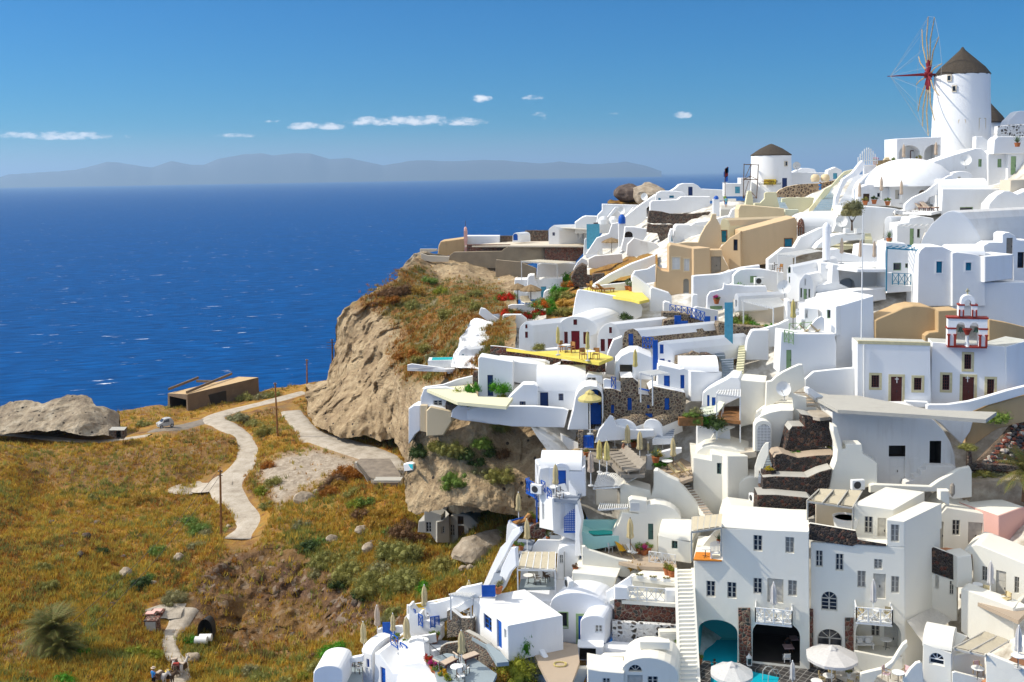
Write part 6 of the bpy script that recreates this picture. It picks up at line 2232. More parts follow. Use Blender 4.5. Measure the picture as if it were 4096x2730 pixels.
o=WT('roof_slab','smooth cream roof between the rounded retaining wall and the hotel','roof',pp(190,96,196,76,201,73,232,77,232,96),84,6,2.6,'cream',.2)[0]
reg(2800,1450)
F1=HW('tall plain white tower block beside the yellow step',pp(36,60,37,16,60,18,61,50,52,56),93,6,3,'cream',ext=(.9,3.0,0))
WW('curved_wall','white curved parapet rising to the chapel forecourt',pp(60,44,61,18,66,17,70,13,76,9,84,5,91,2,94,2,95,4,97,22,83,30,70,37),92,4,.5,'cream')
F2=HW('white vaulted house with a sloping cream roof under the satellite dish',pp(50,78,50,54,56,49,64,46,74,44,86,44,86,62,78,80),89.2,-4,4.2,'cream',ext=(1.2,4.2,0))
F3=Hse('lattice_niche','arched white niche closed by a lattice door','niche',[(498,820),(500,585),*arc(500,590,660,590,58)[1:],(660,820)],88.2,3,.9,'cream',op=[('cave',524,570,646,815,'darkcave',{'arch':.45,'rd':.25})])
m=MB()
[m.sb(F3 .pl.hit(530+13*i,812),F3 .pl.hit(530+13*i,590-18*math.sin(math.pi*i/8)),.05)for i in range(9)]
[m.sb(F3 .pl.hit(526,810-14*i),F3 .pl.hit(645,810-14*i),.05)for i in range(17)]
F3 .part(m,'door','whitep')
put('satellite_dish/x',ZW(770,350,90),'satellite dish on the sloping cream roof',-.5,None,1.25)
WA('white upright wall slab beside the steps with a green crate',pp(86,56,85,33,81,32,81,20,83,20,86,29,98,32,98,44,87,58),90,8,.4,'cream',.08)
STP('forecourt_steps','few white steps with a green crate beside the chapel forecourt',ZW(980,430,89.8),ZW(1070,430,89.8),ZW(855,275,92.2),ZW(1000,275,92.2),5,'tanfloor',riser='cream')
S1=WT('stone_terrace','dark lava stone drum at the top of the stepped garden walls','stone wall',pp(77,84,80,72,82,63,85,59,96,59,96,51,93,48,100,49,110,52,120,52,122,76,100,81,85,83),86.8,4,2.2,'lava',cap='cement')[0]
Plt('soil_bed',None,None,pp(94,48,100,44,112,44,120,50,110,51,100,49),87.5,mat='gravel',kind='structure')
S3=WT('stone_terrace','dark stone garden wall curving under a grassy bed','stone wall',pp(69,102,68,88,70,85,76,84,90,88,106,86,125,85,124,96,106,101,85,105),85,4,2.4,'lava',.1,cap='tanfloor')[0]
S4=WT('stone_terrace','dark stone garden wall in the middle of the stepped walls','stone wall',pp(57,120,58,106,70,105,99,106,110,101,121,98,118,115,100,124,76,122),83.4,5,2.3,'lava',.1,cap='cement')[0]
S5=WT('stone_terrace','lowest dark stone garden wall above the hotel roof','stone wall',pp(52,140,53,122,70,122,101,125,107,130,106,140,100,143),81.8,6,2.2,'lava',.1,cap='cement')[0]
S6=WT('stone_terrace','small dark stone planter with yellow flowers by the side steps','stone wall',pp(57,105,57,100,70,99,70,105),84.4,5,.8,'lava',.05)[0]
for x,y,r_,c,l,d_ in((905,600,50,'bright','bright green ground cover in the small stone planter',87.6),(870,830,60,'bright','green weeds on the dark stone garden wall',86.6),(1110,830,60,'olive','dry green tuft at the right of the grassy bed',86.6),(1185,775,30,'lime','small tuft against the white wall above the grassy bed',86.9),(640,970,50,'yellow','yellow flowering bush in the small stone planter',84.6),(700,830,35,'bright','climbing green plant beside the lattice niche',86.4),(735,860,30,'gold','dry golden tuft on the dark stone garden wall',86.2)):
 o=LO('plant','pot','leaf_'+c,ZW(x,y+8,d_),r_/2.3*d_/FP*1.25,r_/2.3*d_/FP*.55)
 tag(o,l,'plant')
STP('side_steps','narrow side steps between the curved wall end and the stone walls',ZW(535,1060,84.6),ZW(640,1060,84.6),ZW(600,855,88),ZW(680,840,88.2),9,'greyfloor',riser='white')
WW('curved_wall','thin white curved stair wall beside the lattice niche',pp(50,106,50,96,53,86,57,78,60,74,63,74,63,85,59,95,55,106),86,25,.25,'cream',.08)
F4=WW('white_wall','low white roof step left of the curved stair wall',pp(37,90,37,83,52,82,52,87),88.4,3,1.5,'beige',.05)[0]
WW('arched_wall','white arched fin wall left of the yellow step',pp(8,77,8,73,13,65,20,60,26,58,32,59,32,60,23,64,15,70,11,77),91.5,10,.4,'cream',.1)
F5=HW('old white barrel-shaped house with black openings below the chapel',pp(122,95,122,65,121,46,124,45,201,45,208,48,216,54,224,63,230,73,234,84,235,96,235,114,162,114),86.2,3,4,'oldwhite',op=[('cave',1734,765,1886,866,'darkcave',{'rd':.8}),('door',1740,872,1882,1120,'old'),('cave',2108,722,2214,945,'darkcave',{'rd':1.5})])
F5 .more(pp(161,101,161,88,170,88,170,101),.04,'oldwhite',None,0,off=.03,wname='hatch')
F5 .more(pp(193,102,193,88,201,88,201,102),.04,'oldwhite',None,0,off=.03,wname='hatch')
WP('white rounded parapet along the chapel forecourt',pp(123,46,124,42,127,42,196,42,201,43,202,46,170,46),87.3,3,.6)
WW('curved_wall','white parapet descending from the forecourt to the stone drum',pp(119,56,113,40,100,29,99,24,101,23,110,29,117,33,125,41,124,45,122,56),89.4,-28,.5)
F6=Hse('chimney_house','white chimney block with a stepped outline beside the stone walls','chimney',pp(118,118,121,101,125,90,126,80,122,64,122,58,126,59,130,73,131,80,134,80,134,76,136,75,148,75,149,76,150,84,161,91,163,93,163,113,140,118),83.4,4,1.3,'cream')
put('air_conditioner/x',ZW(1447,1165,82.0),'air conditioner with a round grille on the chimney block',.1,None,1.45)
WT('white_steps','old white steps under the right black opening','steps',pp(188,114,189,110,196,108,197,105,202,104,203,100,207,99,209,95,235,96,235,114),85.2,3,1.0,'oldwhite',.05)
WP('long white parapet above the hotel roof sweeping up to the right',pp(156,120,156,113,160,112,185,113,212,114,219,109,228,104,238,98,248,96,250,100,250,124,233,126,220,119),82.6,3,.5,'cream',.14)
reg(3072,1750)
r=PG('pergola','timber pergola with draped cream cloths above the stone parapet',[ZW(362,590,77.4),ZW(780,652,76.6),ZW(865,505,80.3),ZW(470,488,81)],2.6,'greydoor',4,'canvasbeige',droop=.3)
WA('beige wall at the back of the cloth-draped pergola',pp(44,88,44,61,79,65,79,88),80.6,8,.3,'beige',.05)
zj=B.pl.sz(1700,250)[1]
r=TH('tub','white outdoor tub under the cloth-draped pergola','tub',ZW(715,815,78))
m=MB()
m.lat([(.9,0),(1.0,.7),(1.05,.78),(.95,.78),(.85,.6)],20)
m.mk('shell','whitep',r,smooth=40)
m=MB()
m.lat([(.01,.66),(.92,.66)],20)
m.mk('water','greenpool',r)
r=Hse('chimney','small white chimney pillar with a hanging sack on the hotel roof','chimney',pp(158,58,158,49,167,49,167,64),79.5,0,.7,'cream')
m=MB()
m.lat([(.05,0),(.22,.3),(.2,.9),(.08,1.1)],8,c=ZW(1692,545,79.3))
r.part(m,'sack','lounge')
WT('stone_bank','earthy stone bank below the palm at the right edge','bank',pp(185,62,186,43,200,40,240,38,240,64),83.6,0,1.5,'palerock',.15)
zs=WS('low stone wall holding back the heap of red and grey stones',pp(184,30,184,13,187,13,188,24,223,26,240,29,240,33,190,30),85.5,0,.5,'rubblewall',.06)[0]
RB=RBF([(2330,1000,88),(2240,1040,87),(2353,1100,86),(2300,960,91),(2400,950,92),(2230,1090,86),(2250,1000,89),(2400,1110,86)])
V=MB()
rs=random.Random(3)
groups={'lava_stone':[],'red_stone':[],'pale_stone':[]}
MBs={k:MB()for k in groups}
for i in range(620):
 x=rs.uniform(2228,2400)
 y=rs.uniform(max(965,1105-(x-2228)*1.25),1082+(x-2228)*.06)
 p=W(x*K,y*K,float(RB(x,y)))
 s=rs.uniform(.12,.3)
 k=rs.choices(list(groups),(5,4,2))[0]
 b=MBs[k]
 base=len(b.v)
 a0=rs.uniform(0,6)
 for ph,rr in((-.7,.55),(0,1),(.6,.7)):
  for j in range(6):
   a=a0+j*math.pi/3
   b.v.append((p.x+s*rr*math.cos(a)*rs.uniform(.8,1.2),p.y+s*rr*math.sin(a)*rs.uniform(.8,1.2),p.z+s*ph*rs.uniform(.8,1.1)))
 b.f+=[(base+r_*6+j,base+r_*6+(j+1)%6,base+r_*6+6+(j+1)%6,base+r_*6+6+j)for r_ in range(2)for j in range(6)]+[tuple((base+12+j for j in range(6)))]
for k,c in(('lava_stone',(.035,.033,.035)),('red_stone',(.13,.04,.025)),('pale_stone',(.3,.26,.22))):
 t=NT(k)
 t.col(t.mix(t.noise(5),c,tuple((x*1.7 for x in c))))
 o=MBs[k].mk('rubble',k)
 tag(o,None,None,None,'stuff')
def rub_pt(x,y):
 P=Wn(x*K,y*K,RB(x,y))
 P[:,2]-=.15
 return P
grid('rubble_slope',np.arange(2215,2410,6),P1(2215,1100,2240,1060,2300,1000,2353,935,2410,880),[(2215,1180),(2410,1200)],30,rub_pt,4,2,'darkrock')
for x,y,r_,c,l in((1990,340,130,'olive','sprawling grey green bush below the low stone wall at the right'),(2130,350,120,'grey','grey bush left of the palm at the right edge'),(1840,70,90,'olive','olive bush beside the stained white barrel house')):
 o=LO('shrub','big','leaf_'+c,ZW(x,y+30,85),r_/2.3*85/FP*1.2,r_/2.3*85/FP*.75)
 tag(o,l,'shrub')
reg(3072,1100)
WW('retaining_wall','crumbling tan retaining wall under the chapel forecourt at the right',pp(182,156,183,140,190,126,206,119,238,110,238,135,210,142,190,156),89.5,0,.8,'tuffplaster',.15)
WP('white sweeping parapet in front of the right chapel door',pp(146,128,146,120,148,119,165,119,185,116,200,112,220,106,240,101,240,109,220,115,199,121,185,127,160,128),89.3,2,.5,'white',.15)
WW('white_wall','patchy white wall falling away below the sweeping parapet',pp(149,130,160,128,183,128,190,130,186,144,178,156,168,146,160,138),88.8,0,.5,'oldwhite',.15)
o=LO('shrub','bush','leaf_green',ZW(2105,1330,88.4),1.45,1.3)
tag(o,'green shrub growing from the tan retaining wall','shrub')
reg(3072,1100)
CH=Hse('chapel','white chapel with two brown doors and a red trimmed bell gable','chapel',pp(82,119,82,62,149,64,150,123,120,123),91.6,9,2.9,roof='roofgrey',r=.06,op=[('win',950,922,1022,1036,'church',{'trim':('creamtrim',.22)}),('door',1128,936,1232,1192,'brown',{'trim':('creamtrim',.22)}),('win',1340,946,1412,1060,'church',{'trim':('creamtrim',.22)})])
CH.more(pp(149,126,151,62,219,66,220,126),2.6,'white','roofgrey',.06,off=-.7,yaw=14,op=[('win',1803,730,1868,868,'church',{'trim':('creamtrim',.22)}),('win',1602,918,1668,1060,'church',{'trim':('creamtrim',.22)}),('door',1785,938,1893,1200,'brown',{'trim':('creamtrim',.24)}),('win',2012,958,2078,1098,'church',{'trim':('creamtrim',.22)})])
CH.more(pp(219,118,219,66,240,60,240,118),2.6,'white','roofgrey',.06,yaw=-24,off=-1.2)
m=MB()
a=CH.pl.hit(826,622)
m.ob(a+V3((0,0,-.12))+CH.pl.n*.05,CH.pl.hit(1490,640)-a,-CH.pl.n*.3,V3((0,0,.3)))
CH.part(m,'cornice','creamtrim')
m=MB()
m.bar(CH.pl.hit(880,1160)+CH.pl.n*.1,CH.pl.hit(880,640)+CH.pl.n*.1,.06)
CH.part(m,'rain_pipe','whitep')
for x,y,off in((1182,965,.02),(1845,965,-.45)):
 c=CH.pl.hit(x,y)+CH.pl.n*(off+.05)
 m=MB()
 m.ob(c+CH.pl.u*-.03+V3((0,0,-.28)),CH.pl.u*.06,CH.pl.n*.03,V3((0,0,.56)))
 m.ob(c+CH.pl.u*-.17+V3((0,0,.06)),CH.pl.u*.34,CH.pl.n*.03,V3((0,0,.06)))
 CH.part(m,'cross','whitep')
CH.more(pp(125,122,126,116,128,116,147,117,148,118,148,122),.6,'white','white',.1,off=.7,wname='bench',rname='bench_seat')
bp=VP(1830,662,90.6,16)
bo=TH('bell_gable','white and red bell gable with two green bells and a cross','bell tower',bp.p.copy())
s_=(2000-1662)/2.2963*90.6/FP
u=s_/3.38
Q=lambda x,y:((x-1831)/100*u,(662-y)/100*u*1.03)
def bg(name,poly,mat,L=.55,off=.0,holes=()):
 pl=VP(0,0,1,16)
 pl.p=bp.p+bp.n*off
 pts=[(a,h+bp.p.z)for a,h in(Q(*q)for q in poly)]
 hs_=[([(a,h+bp.p.z)for a,h in(Q(*q)for q in ho)],L,None)for ho in holes]
 return prism(bo,pl,pts,L,mat,None,.02 if L>.3 else 0,hs_,None,name)
for side,l in((-1,'left'),(1,'right')):
 X=lambda x:1831+side*(x-1831)if side<0 else x
 bg('pier',[(X(1927),655),(X(1927),505),(X(2002),505),(X(2002),655)],'white',1.0)
 bg('band',[(X(1925),505),(X(1925),490),(X(2008),490),(X(2008),505)],'redtrim',1.05,.03)
 for cx in(1938,1992):
  bg('column',[(X(cx)-9,655),(X(cx)-9,560),(X(cx)+9,560),(X(cx)+9,655)],'redtrim',.2,.14)
  bg('capital',[(X(cx)-14,560),(X(cx)-14,548),(X(cx)+14,548),(X(cx)+14,560)],'redtrim',.22,.16)
 bg('upper_pier',[(X(1862),385),(X(1862),290),(X(1912),290),(X(1912),385)],'white',.9)
 bg('upper_band',[(X(1858),290),(X(1858),276),(X(1916),276),(X(1916),290)],'redtrim',.95,.03)
 for cx in(1870,1903):
  bg('upper_column',[(X(cx)-6,385),(X(cx)-6,325),(X(cx)+6,325),(X(cx)+6,385)],'redtrim',.2,.12)
bg('plinth',P1(1662,672,1662,656,2000,656,2000,672),'redtrim',1.1,.05)
ar=lambda x0,x1,yb,yt:[(x0,yb)]+arc(x0,yb-(yb-yt)*.45,x1,yb-(yb-yt)*.45,(yb-yt)*.55)+[(x1,yb)]
bg('arcade',[*P1(1662,490,1662,408,2000,408,2000,490,1927,490),*arc(1850,490,1927,490,50)[::-1],*arc(1735,490,1812,490,50)[::-1]],'white',1.0)
bg('cornice',P1(1654,408,1654,392,2008,392,2008,408),'redtrim',1.1,.05)
bg('crown_arch',[(1770,276),(1772,250),*arc(1772,250,1892,250,58)[1:],(1892,276),*arc(1800,276,1862,276,42)[::-1]],'white',.9)
m=MB()
c0=bp.w(Q(1831,192)[0],bp.p.z+Q(1831,192)[1])-bp.n*.4-bp.p
m.box(-.05,-.05,0,.05,.05,.55)
m.box(-.18,-.05,.28,.18,.05,.38)
m.v=[tuple(V3(v)+c0)for v in m.v]
m.mk('cross','creamtrim',bo)
m=MB()
cc=bp.w(0,bp.p.z+Q(0,505)[1])-bp.n*.2-bp.p
m.lat([(.16,-.5),(.34,-.1),(.42,0),(.42,.06)],10,c=cc)
m.mk('bowl','redtrim',bo)
m=MB()
m.lat([(.3,0),(.2,.12),(.16,.5),(.16,.9),(.2,1.0)],12,c=(cc.x,cc.y,.0))
m.mk('pillar','whitep',bo,smooth=40)
for x in(1776,1908):
 c1=bp.w(Q(x,0)[0],bp.p.z+Q(0,530)[1])-bp.n*.3-bp.p
 m=MB()
 m.lat([(.26,0),(.22,.06),(.15,.2),(.12,.38),(.04,.45)],14,c=c1)
 bl=m.mk('bell','bronze',bo,smooth=40)
 m=MB()
 m.bar(c1+V3((0,0,-.15)),c1+V3((0,0,.2)),.025)
 m.mk('clapper','iron',bl)
Plt('chapel_forecourt',None,None,pp(34,106,56,110,83,111,150,124,210,126,200,133,146,129,64,124,42,112),92.2,mat='cement',kind='structure')
WT('rock_wall','ochre tuff rock face on the left behind the chapel roof','rock face',pp(98,60,98,42,101,40,118,33,124,30,134,28,148,29,156,32,156,42,156,60),96,4,3,'tuffplaster',.25)
WT('rock_wall','stepped ochre tuff rock face behind the bell gable','rock face',pp(144,61,144,56,148,53,156,52,156,33,174,32,174,61),95,4,2.5,'tuffplaster',.15)
WT('rock_wall','tan wall sloping behind the right part of the chapel roof','rock face',pp(203,62,203,41,220,44,240,49,240,62),95.5,0,1,'tuffplaster',.1)
W1=HW('large blank white building with a sloping roof left of the chapel',pp(62,96,63,29,80,24,97,19,98,60,82,66,82,96),96.5,3,4,ext=(-1.5,5.5,0))
W1 .more(pp(52,56,52,26,63,29,63,56),3,'white','white',.14,yaw=50,op=[('win',540,322,574,402,'greenw')])
W2=HW('white terrace house with a green arched door under the green railing',pp(10,90,12,52,27,54,61,54,63,64,63,98,33,96),94.8,2,2.5,op=[('door',168,690,216,870,'green')])
rail('railing','pale green crossed railing of the terrace with brown deck chairs',ZW(150,620,94.7),ZW(232,640,94.3),1.9,'green',2)
rail('railing','pale green railing behind the brown deck chairs',ZW(195,560,97),ZW(405,545,98),1.4,'green',2)
zg=Plt('terrace','white terrace with brown deck chairs and a lattice shield','terrace',pp(15,56,27,55,62,54,60,48,30,50),95.2,mat='white')
put('deck_chair/cream',onz(330,545,zg),'left brown deck chair on the white terrace beside the lattice shield',1.5)
put('deck_chair/cream',onz(435,545,zg),'right brown deck chair on the white terrace beside the lattice shield',1.2)
PS(ZW(230,505,95.6),3.4,'tied yellowish parasol above the green railing','canvasyellow',pole='dkwood')
WA('white curved step wall behind the brown deck chairs',pp(36,52,36,50,42,43,45,40,49,38,52,40,52,52),96.4,5,.3,'white',.1)
W3=WA('smooth low white wall running to the corner of the chapel',pp(34,108,34,96,42,89,60,87,82,85,82,115,56,112),93.6,2,.5)[0]
tag(MB().bar((0,0,0),(0,0,11.9),.07,.045,8).mk('flagpole','whitep',loc=ZW(858,590,93.2)),'tall bare white pole standing before the chapel roof','pole')
r=HW('white stepped cabinet block below the green arched windows',pp(30,50,30,40,33,40,33,30,46,31,47,44,47,50),99,3,2,op=[('win',304,420,340,500,'white'),('win',336,320,366,398,'white')])
reg(3072,512)
B1=HW('white house with a rounded front and two bright blue shuttered windows',pp(137,164,138,116,140,112,144,109,160,109,169,113,169,164),101,6,4,op=[('win',1546,1228,1600,1334,'teal',{'trim':('white',.12)})])
B1 .more(pp(169,164,169,115,173,114,183,115,190,116,196,118,199,120,200,164),4,'white','white',.14,off=.35,op=[('win',1816,1238,1868,1312,'teal',{'trim':('white',.14)})])
B1 .more(pp(199,142,199,118,225,116,225,139),3.4,'white','white',.15,yaw=-14,off=.3)
VT(B1,1690,1146,1985,1192,4.0,1.0,'white',off=.3)
B1 .more(pp(169,180,169,142,240,142,240,188),2,'white','white',.1,off=.05)
B2=Hse('white_vault','huge white barrel vault with its flank toned grey as shade above the blue shuttered house','house',pp(136,114,138,110,142,100,150,88,159,80,164,77,169,76,176,78,183,84,190,94,195,104,198,114),108,10,5,roof='oldwhite',ext=(16,3.5,.35),r=.2)  # duller roof material puts the flank's shade into its colour
B3=HW('white house with brown roller shutters under the big vault',pp(197,118,198,108,203,105,215,105,215,98,218,96,222,96,227,99,229,103,240,103,240,144,225,142,225,118),104.5,5,2.4,op=[('door',2190,1012,2248,1160,'greybrown'),('win',2292,1142,2352,1288,'dark')])
B4=HW('white house with pale green windows under a teal timber canopy',pp(107,150,108,105,126,106,138,118,137,129,137,148,122,150),104.6,4,3,op=[('win',1150,1240,1224,1312,'greenw',{'trim':('white',.12)}),('win',1260,1246,1304,1288,'greenw')])
B4 .more(pp(109,152,109,133,114,133,114,145,131,145,131,134,137,134,137,150),.4,'white','white',.1,off=1.3,wname='balcony_wall',rname='coping')
rail('railing','teal crossed railing of the lower balcony',ZW(1142,1440,103.2),ZW(1312,1448,102.8),1.75*1.1,'teal',3)
rail('railing','pale green crossed railing of the upper balcony',ZW(1112,1150,105.4),ZW(1252,1166,105),1.6,'green',4)
PG('canopy','teal blue timber canopy in front of the pale green windows',[ZW(1092,1106,103),ZW(1380,1125,102),ZW(1432,1090,105),ZW(1200,1080,107)],5.6*.8,'teal',6)
R1=HW('white restaurant terrace building with a wall arch below three cream parasols',pp(48,152,48,124,53,124,64,126,82,130,108,129,108,150,82,151),108.5,2,2.5,op=[('cave',654,1378,798,1500,'white',{'arch':.5,'rd':1.2})])
zr=Plt('terrace','restaurant terrace with white-clothed tables and three parasols','terrace',pp(48,126,64,128,82,130,108,130,107,122,60,118,46,122),109.5,mat='white')
for x,y,l in((676,1250,'left closed cream parasol on the restaurant terrace'),(846,1285,'middle closed cream parasol on the restaurant terrace'),(975,1290,'right closed cream parasol on the restaurant terrace')):
 PS(onz(x,y,zr),5.6*.85,l,'canvaspink',w=.75)
R2=HW('white upper restaurant wall behind the terrace tables',pp(56,123,56,112,64,111,71,115,82,117,83,108,87,107,107,108,108,124),112.5,2,2)
zu=Plt('terrace','upper restaurant terrace with pale yellow floor','terrace',pp(56,112,83,108,96,106,96,100,74,101,54,108),114,mat='paleyellow')
tag(MB().lat([(.42,0),(.42,3.6),(.38,3.85),(.2,4.1),(.02,4.2)],16).mk('chimney_post','whiteb',loc=ZW(536,1215,110.5),smooth=40),'round white chimney column at the left of the restaurant terraces','chimney')
V1=HW('white broad vault behind the restaurant with a potted olive tree on top',pp(43,111,47,106,54,101,62,98,70,97,76,98,89,97,89,103,72,104,56,110),117,4,2)
WW('curved_wall','white sloping wall rising to the ochre building',pp(0,144,0,121,14,110,24,110,30,100,33,99,48,92,59,90,59,98,47,103,42,112,23,120,24,144),119,-8,.8,'white',.15)
STP('yellow_steps','pale yellow steps beside the potted olive tree',ZW(890,1035,115),ZW(960,1035,115),ZW(890,970,118),ZW(940,970,118),5,'paleyellow',riser='paleyellow')
r=TH('olive_tree','bushy potted olive tree in white tubs above the restaurant','tree',ZW(770,968,117))
m=MB()
m.bar((0,0,.3),(0,0,1.6),.12,.07)
m.bar((0,0,1.2),(.6,.1,2.2),.06,.03)
m.bar((0,0,1.2),(-.5,0,2.3),.06,.03)
m.mk('trunk','dkwood',r)
LO('crown','tree','leaf_grey',(0,0,2.3),1.75,1.75,r)
LO('crown','tree','leaf_grey',(.4,-.2,3.0),1.2,1.2,r)
for x in(-.9,.4):
 m=MB()
 m.box(x,-.4,0,x+(1.0 if x>0 else .5),.4,.55)
 m.mk('tub','whitep',r)
put('satellite_dish/x',ZW(680,945,118),'satellite dish left of the potted olive tree',-.6,None,1.5)
V2=HW('long white vaulted roof with a plain wall beside the red brick gable',pp(33,101,33,90,60,90,72,90,72,100,60,100),122,3,3.2)
VT(V2,318,908,705,905,3.2,1.7,'white')
V1=Hse('brick_gable','narrow red brick gable with a barred window','house',pp(27,104,27,89,28,85,30,83,32,85,33,89,33,99,29,103),121.5,25,.6,'redstone',op=[('win',278,910,318,1000,'woodw')])
WW('roof_wall','smooth blue-white roof wall below the blue stairs',pp(24,87,25,83,30,80,38,78,70,77,71,81,69,83,42,85,26,89),127,3,3,'whiteb',.2)
U1=HW('white blank terrace building under the sun beds of the dome house',pp(59,96,69,72,86,72,106,73,117,74,123,76,107,88,106,106,90,106,87,98),121,4,4)
U2=HW('small white vaulted house with a plain gable right of the blank building',[(1060,1100),(1066,870),*arc(1070,860,1140,860,45)[1:],(1145,1100)],117.5,25,4,ext=(4.2,2.5,0))
U3=HW('white house with green door and white canopy beside the big vault',pp(118,111,119,88,129,87,130,83,140,81,152,83,154,90,144,96,138,111),114,4,3,op=[('door',1302,925,1340,1080,'green'),('win',1370,930,1396,1010,'greenw')])
PG('canopy','thin white canopy over the green door beside the big vault',[ZW(1190,912,112.5),ZW(1450,908,112),ZW(1470,895,114),ZW(1220,895,114.5)],4.6,'whitep',6)
put('agave/x',ZW(1112,1050,106),'spiky plant on the roof edge above the green railing',0,None,1.1)
L1=HW('white house with an arched gable and tall pale green windows',pp(28,164,28,144,29,140,32,136,34,134,38,135,41,140,42,146,42,164),106.5,4,3.5,ext=(2.4,3.0,0),op=[('win',336,1385,350,1450,'white'),('door',327,1480,358,1575,'green'),('win',298,1472,314,1560,'greenw'),('win',372,1480,388,1560,'greenw')])
L2=HW('white vaulted house front with a green fan window left of the arched gable',pp(17,160,17,131,18,128,20,126,23,128,24,133,29,139,29,160),108,30,3,ext=(6.0,3.6,.6),op=[('win',190,1368,202,1440,'greenw'),('win',182,1275,208,1335,'greenw',{'arch':.5})])
L3=HW('white curved front with a green niche right of the arched gable',pp(42,164,42,148,46,145,50,144,58,142,59,125,65,126,66,143,79,149,80,156,60,164),106.8,4,2.5,op=[('win',427,1505,453,1600,'greenw',{'arch':.5})])
WT('roof_slab','white sloping roof slabs in front of the restaurant building','roof',pp(47,160,48,154,80,149,108,147,109,158,70,164),104.5,3,2.0,'white',.2)
PG('pergola','thin white canopy over a table and brown chairs',[ZW(95,1170,112),ZW(250,1180,111.5),ZW(500,1135,116),ZW(380,1125,117)],4.4*.8,'whitep',8)
put('chair/dir',ZW(75,1310,112.4),'brown chair with a cream cushion under the thin canopy',1.2)
put('chair/teak',ZW(110,1325,112),'brown wooden chair right of the cushion chair under the thin canopy',-1.2)
put('table/white',ZW(40,1310,112.6),'small table left of the brown chairs under the thin canopy',0)
put('satellite_dish/x',ZW(150,1560,104),'large cream satellite dish above the slatted porch',-.5,None,2.6)
reg(2700,900,3.357)
L4=HW('low vaulted white house with a slatted porch and a tiny arched niche',pp(79,118,79,98,80,93,83,92,86,96,86,116),107.5,25,2.4,ext=(9.5,2.2,0),op=[('win',808,1010,832,1100,'white',{'arch':.5})])
WA('beige porch wall under the slatted canopy',pp(86,131,86,100,150,100,150,132),108.2,5,.3,'beige',.05)
PG('porch','long white slatted porch canopy with stone posts',[ZW(920,1025,105.5),ZW(1320,1125,102.6),ZW(1500,1090,104.5),ZW(1400,995,107.5)],3.3,'whitep',14,cat='porch')
zp=Plt('terrace','planted porch terrace with green chairs','terrace',pp(80,137,104,137,138,137,152,128,130,127,87,130),105.3,mat='beige')
for x,y,k,s,l in((890,1320,'green',4.2,'tall leafy climbing shrub beside the porch post'),(830,1310,'brown',3.0,'reddish bush left of the tall leafy climber'),(920,1365,'lime',2.4,'low yellow green bush at the porch front'),(1070,1365,'bright',2.4,'round bright green bush at the porch front'),(1270,1380,'bright',2.2,'spiky bright plant in a trough at the porch'),(1160,1385,'yellow',1.4,'yellowish small plant beside the porch trough')):
 o=LO('shrub','bush','leaf_'+k,onz(x,y,zp),s*.36,s*.36)
 tag(o,l,'shrub')
L5=HW('white courtyard walls with green shutter and flower bowl',pp(42,118,43,96,47,90,56,88,64,86,66,78,67,80,90,81,93,82,122,82,124,88,124,96,79,100,79,113,66,113),109.5,5,.5,op=[('win',470,1090,638,1145,'green')])
L6=HW('white terraced wall with a square green shutter and an air conditioner',pp(66,86,78,79,78,69,82,64,88,60,96,59,114,59,146,64,146,92,124,88,118,81),113.5,3,1.0,op=[('win',1008,688,1098,780,'green')])
put('air_conditioner/x',ZW(1128,800,112.6),'air conditioner beside the square green shutter',.1,None,1.5)
pot(ZW(558,1062,109),'terracotta bowl of pink flowers in the white courtyard niche','flower_pink',1.4)
o=LO('shrub','bush','leaf_bright',ZW(870,915,111.8),2.0,1.4)
tag(o,'feathery bright green shrub on the courtyard wall','shrub')
WW('curved_wall','white wall with a rounded pilaster below the ochre house',pp(24,118,24,69,30,68,60,66,91,57,114,54,115,64,80,80,64,88,44,96,42,110,32,118),114.8,-4,.8,'whiteb',.15)
WP('short white stair parapet left of the flower bowl niche',pp(22,119,23,95,26,93,30,94,31,106,31,112,26,119),111.5,10,.6,'white',.1)
WA('long low white wall above the blue gate',pp(26,126,26,111,30,110,58,115,59,132,56,132),109.2,-6,.5,'white',.1)
WA('white curved wall descending left of the tied parasol',pp(98,164,101,145,106,142,120,139,140,133,150,128,153,127,154,140,143,164),101,-8,.5,'white',.15)
L7=HW('white tiered balcony house with a small green railing below the large dish',pp(150,150,150,102,154,101,156,116,169,116,169,107,185,106,186,110,174,112,174,126,170,129,169,150),102.5,6,2)
reg(3072,512)
D1=HW('white house with a flattened dome roof and a fan window',pp(112,72,112,53,116,52,152,52,159,60,148,69,133,70,125,74),126,4,2,op=[('win',1385,572,1452,612,'woodw',{'arch':.5}),('door',1168,570,1205,655,'grey')])
m=MB()
c=D1 .pl.hit(1365,520)-D1 .pl.n*3.2
m.lat([(6.2*.92,-.2),(6.0*.92,.6),(5.4*.9,1.5),(4.2*.9,2.4),(2.6*.9,3.0),(1.1,3.25),(.02,3.3)],36,c=c,rx=1.0)
D1 .part(m,'dome','white',60)
D2=HW('small white house with dark windows and a curved roof left of the dome',pp(82,72,83,57,86,54,92,52,98,52,104,54,112,55,112,72),127,4,3,op=[('door',874,606,932,680,'dkwood'),('win',1004,600,1028,635,'dark')])
WP('white diagonal stair wall right of the flattened dome',pp(125,76,126,70,133,64,146,58,156,50,166,44,170,43,170,50,160,60,148,64,147,67,132,76),122.5,-8,.4,'white',.1)
WW('spotted_wall','white low wall dotted with dark stones under the red loungers',pp(116,80,117,76,150,77,150,81),119.5,2,.6,'spotwhite',.05)
zl=Plt('terrace','white terrace with red loungers and an agave pot','terrace',pp(117,77,150,78,159,76,159,68,126,71),120.5,mat='white')
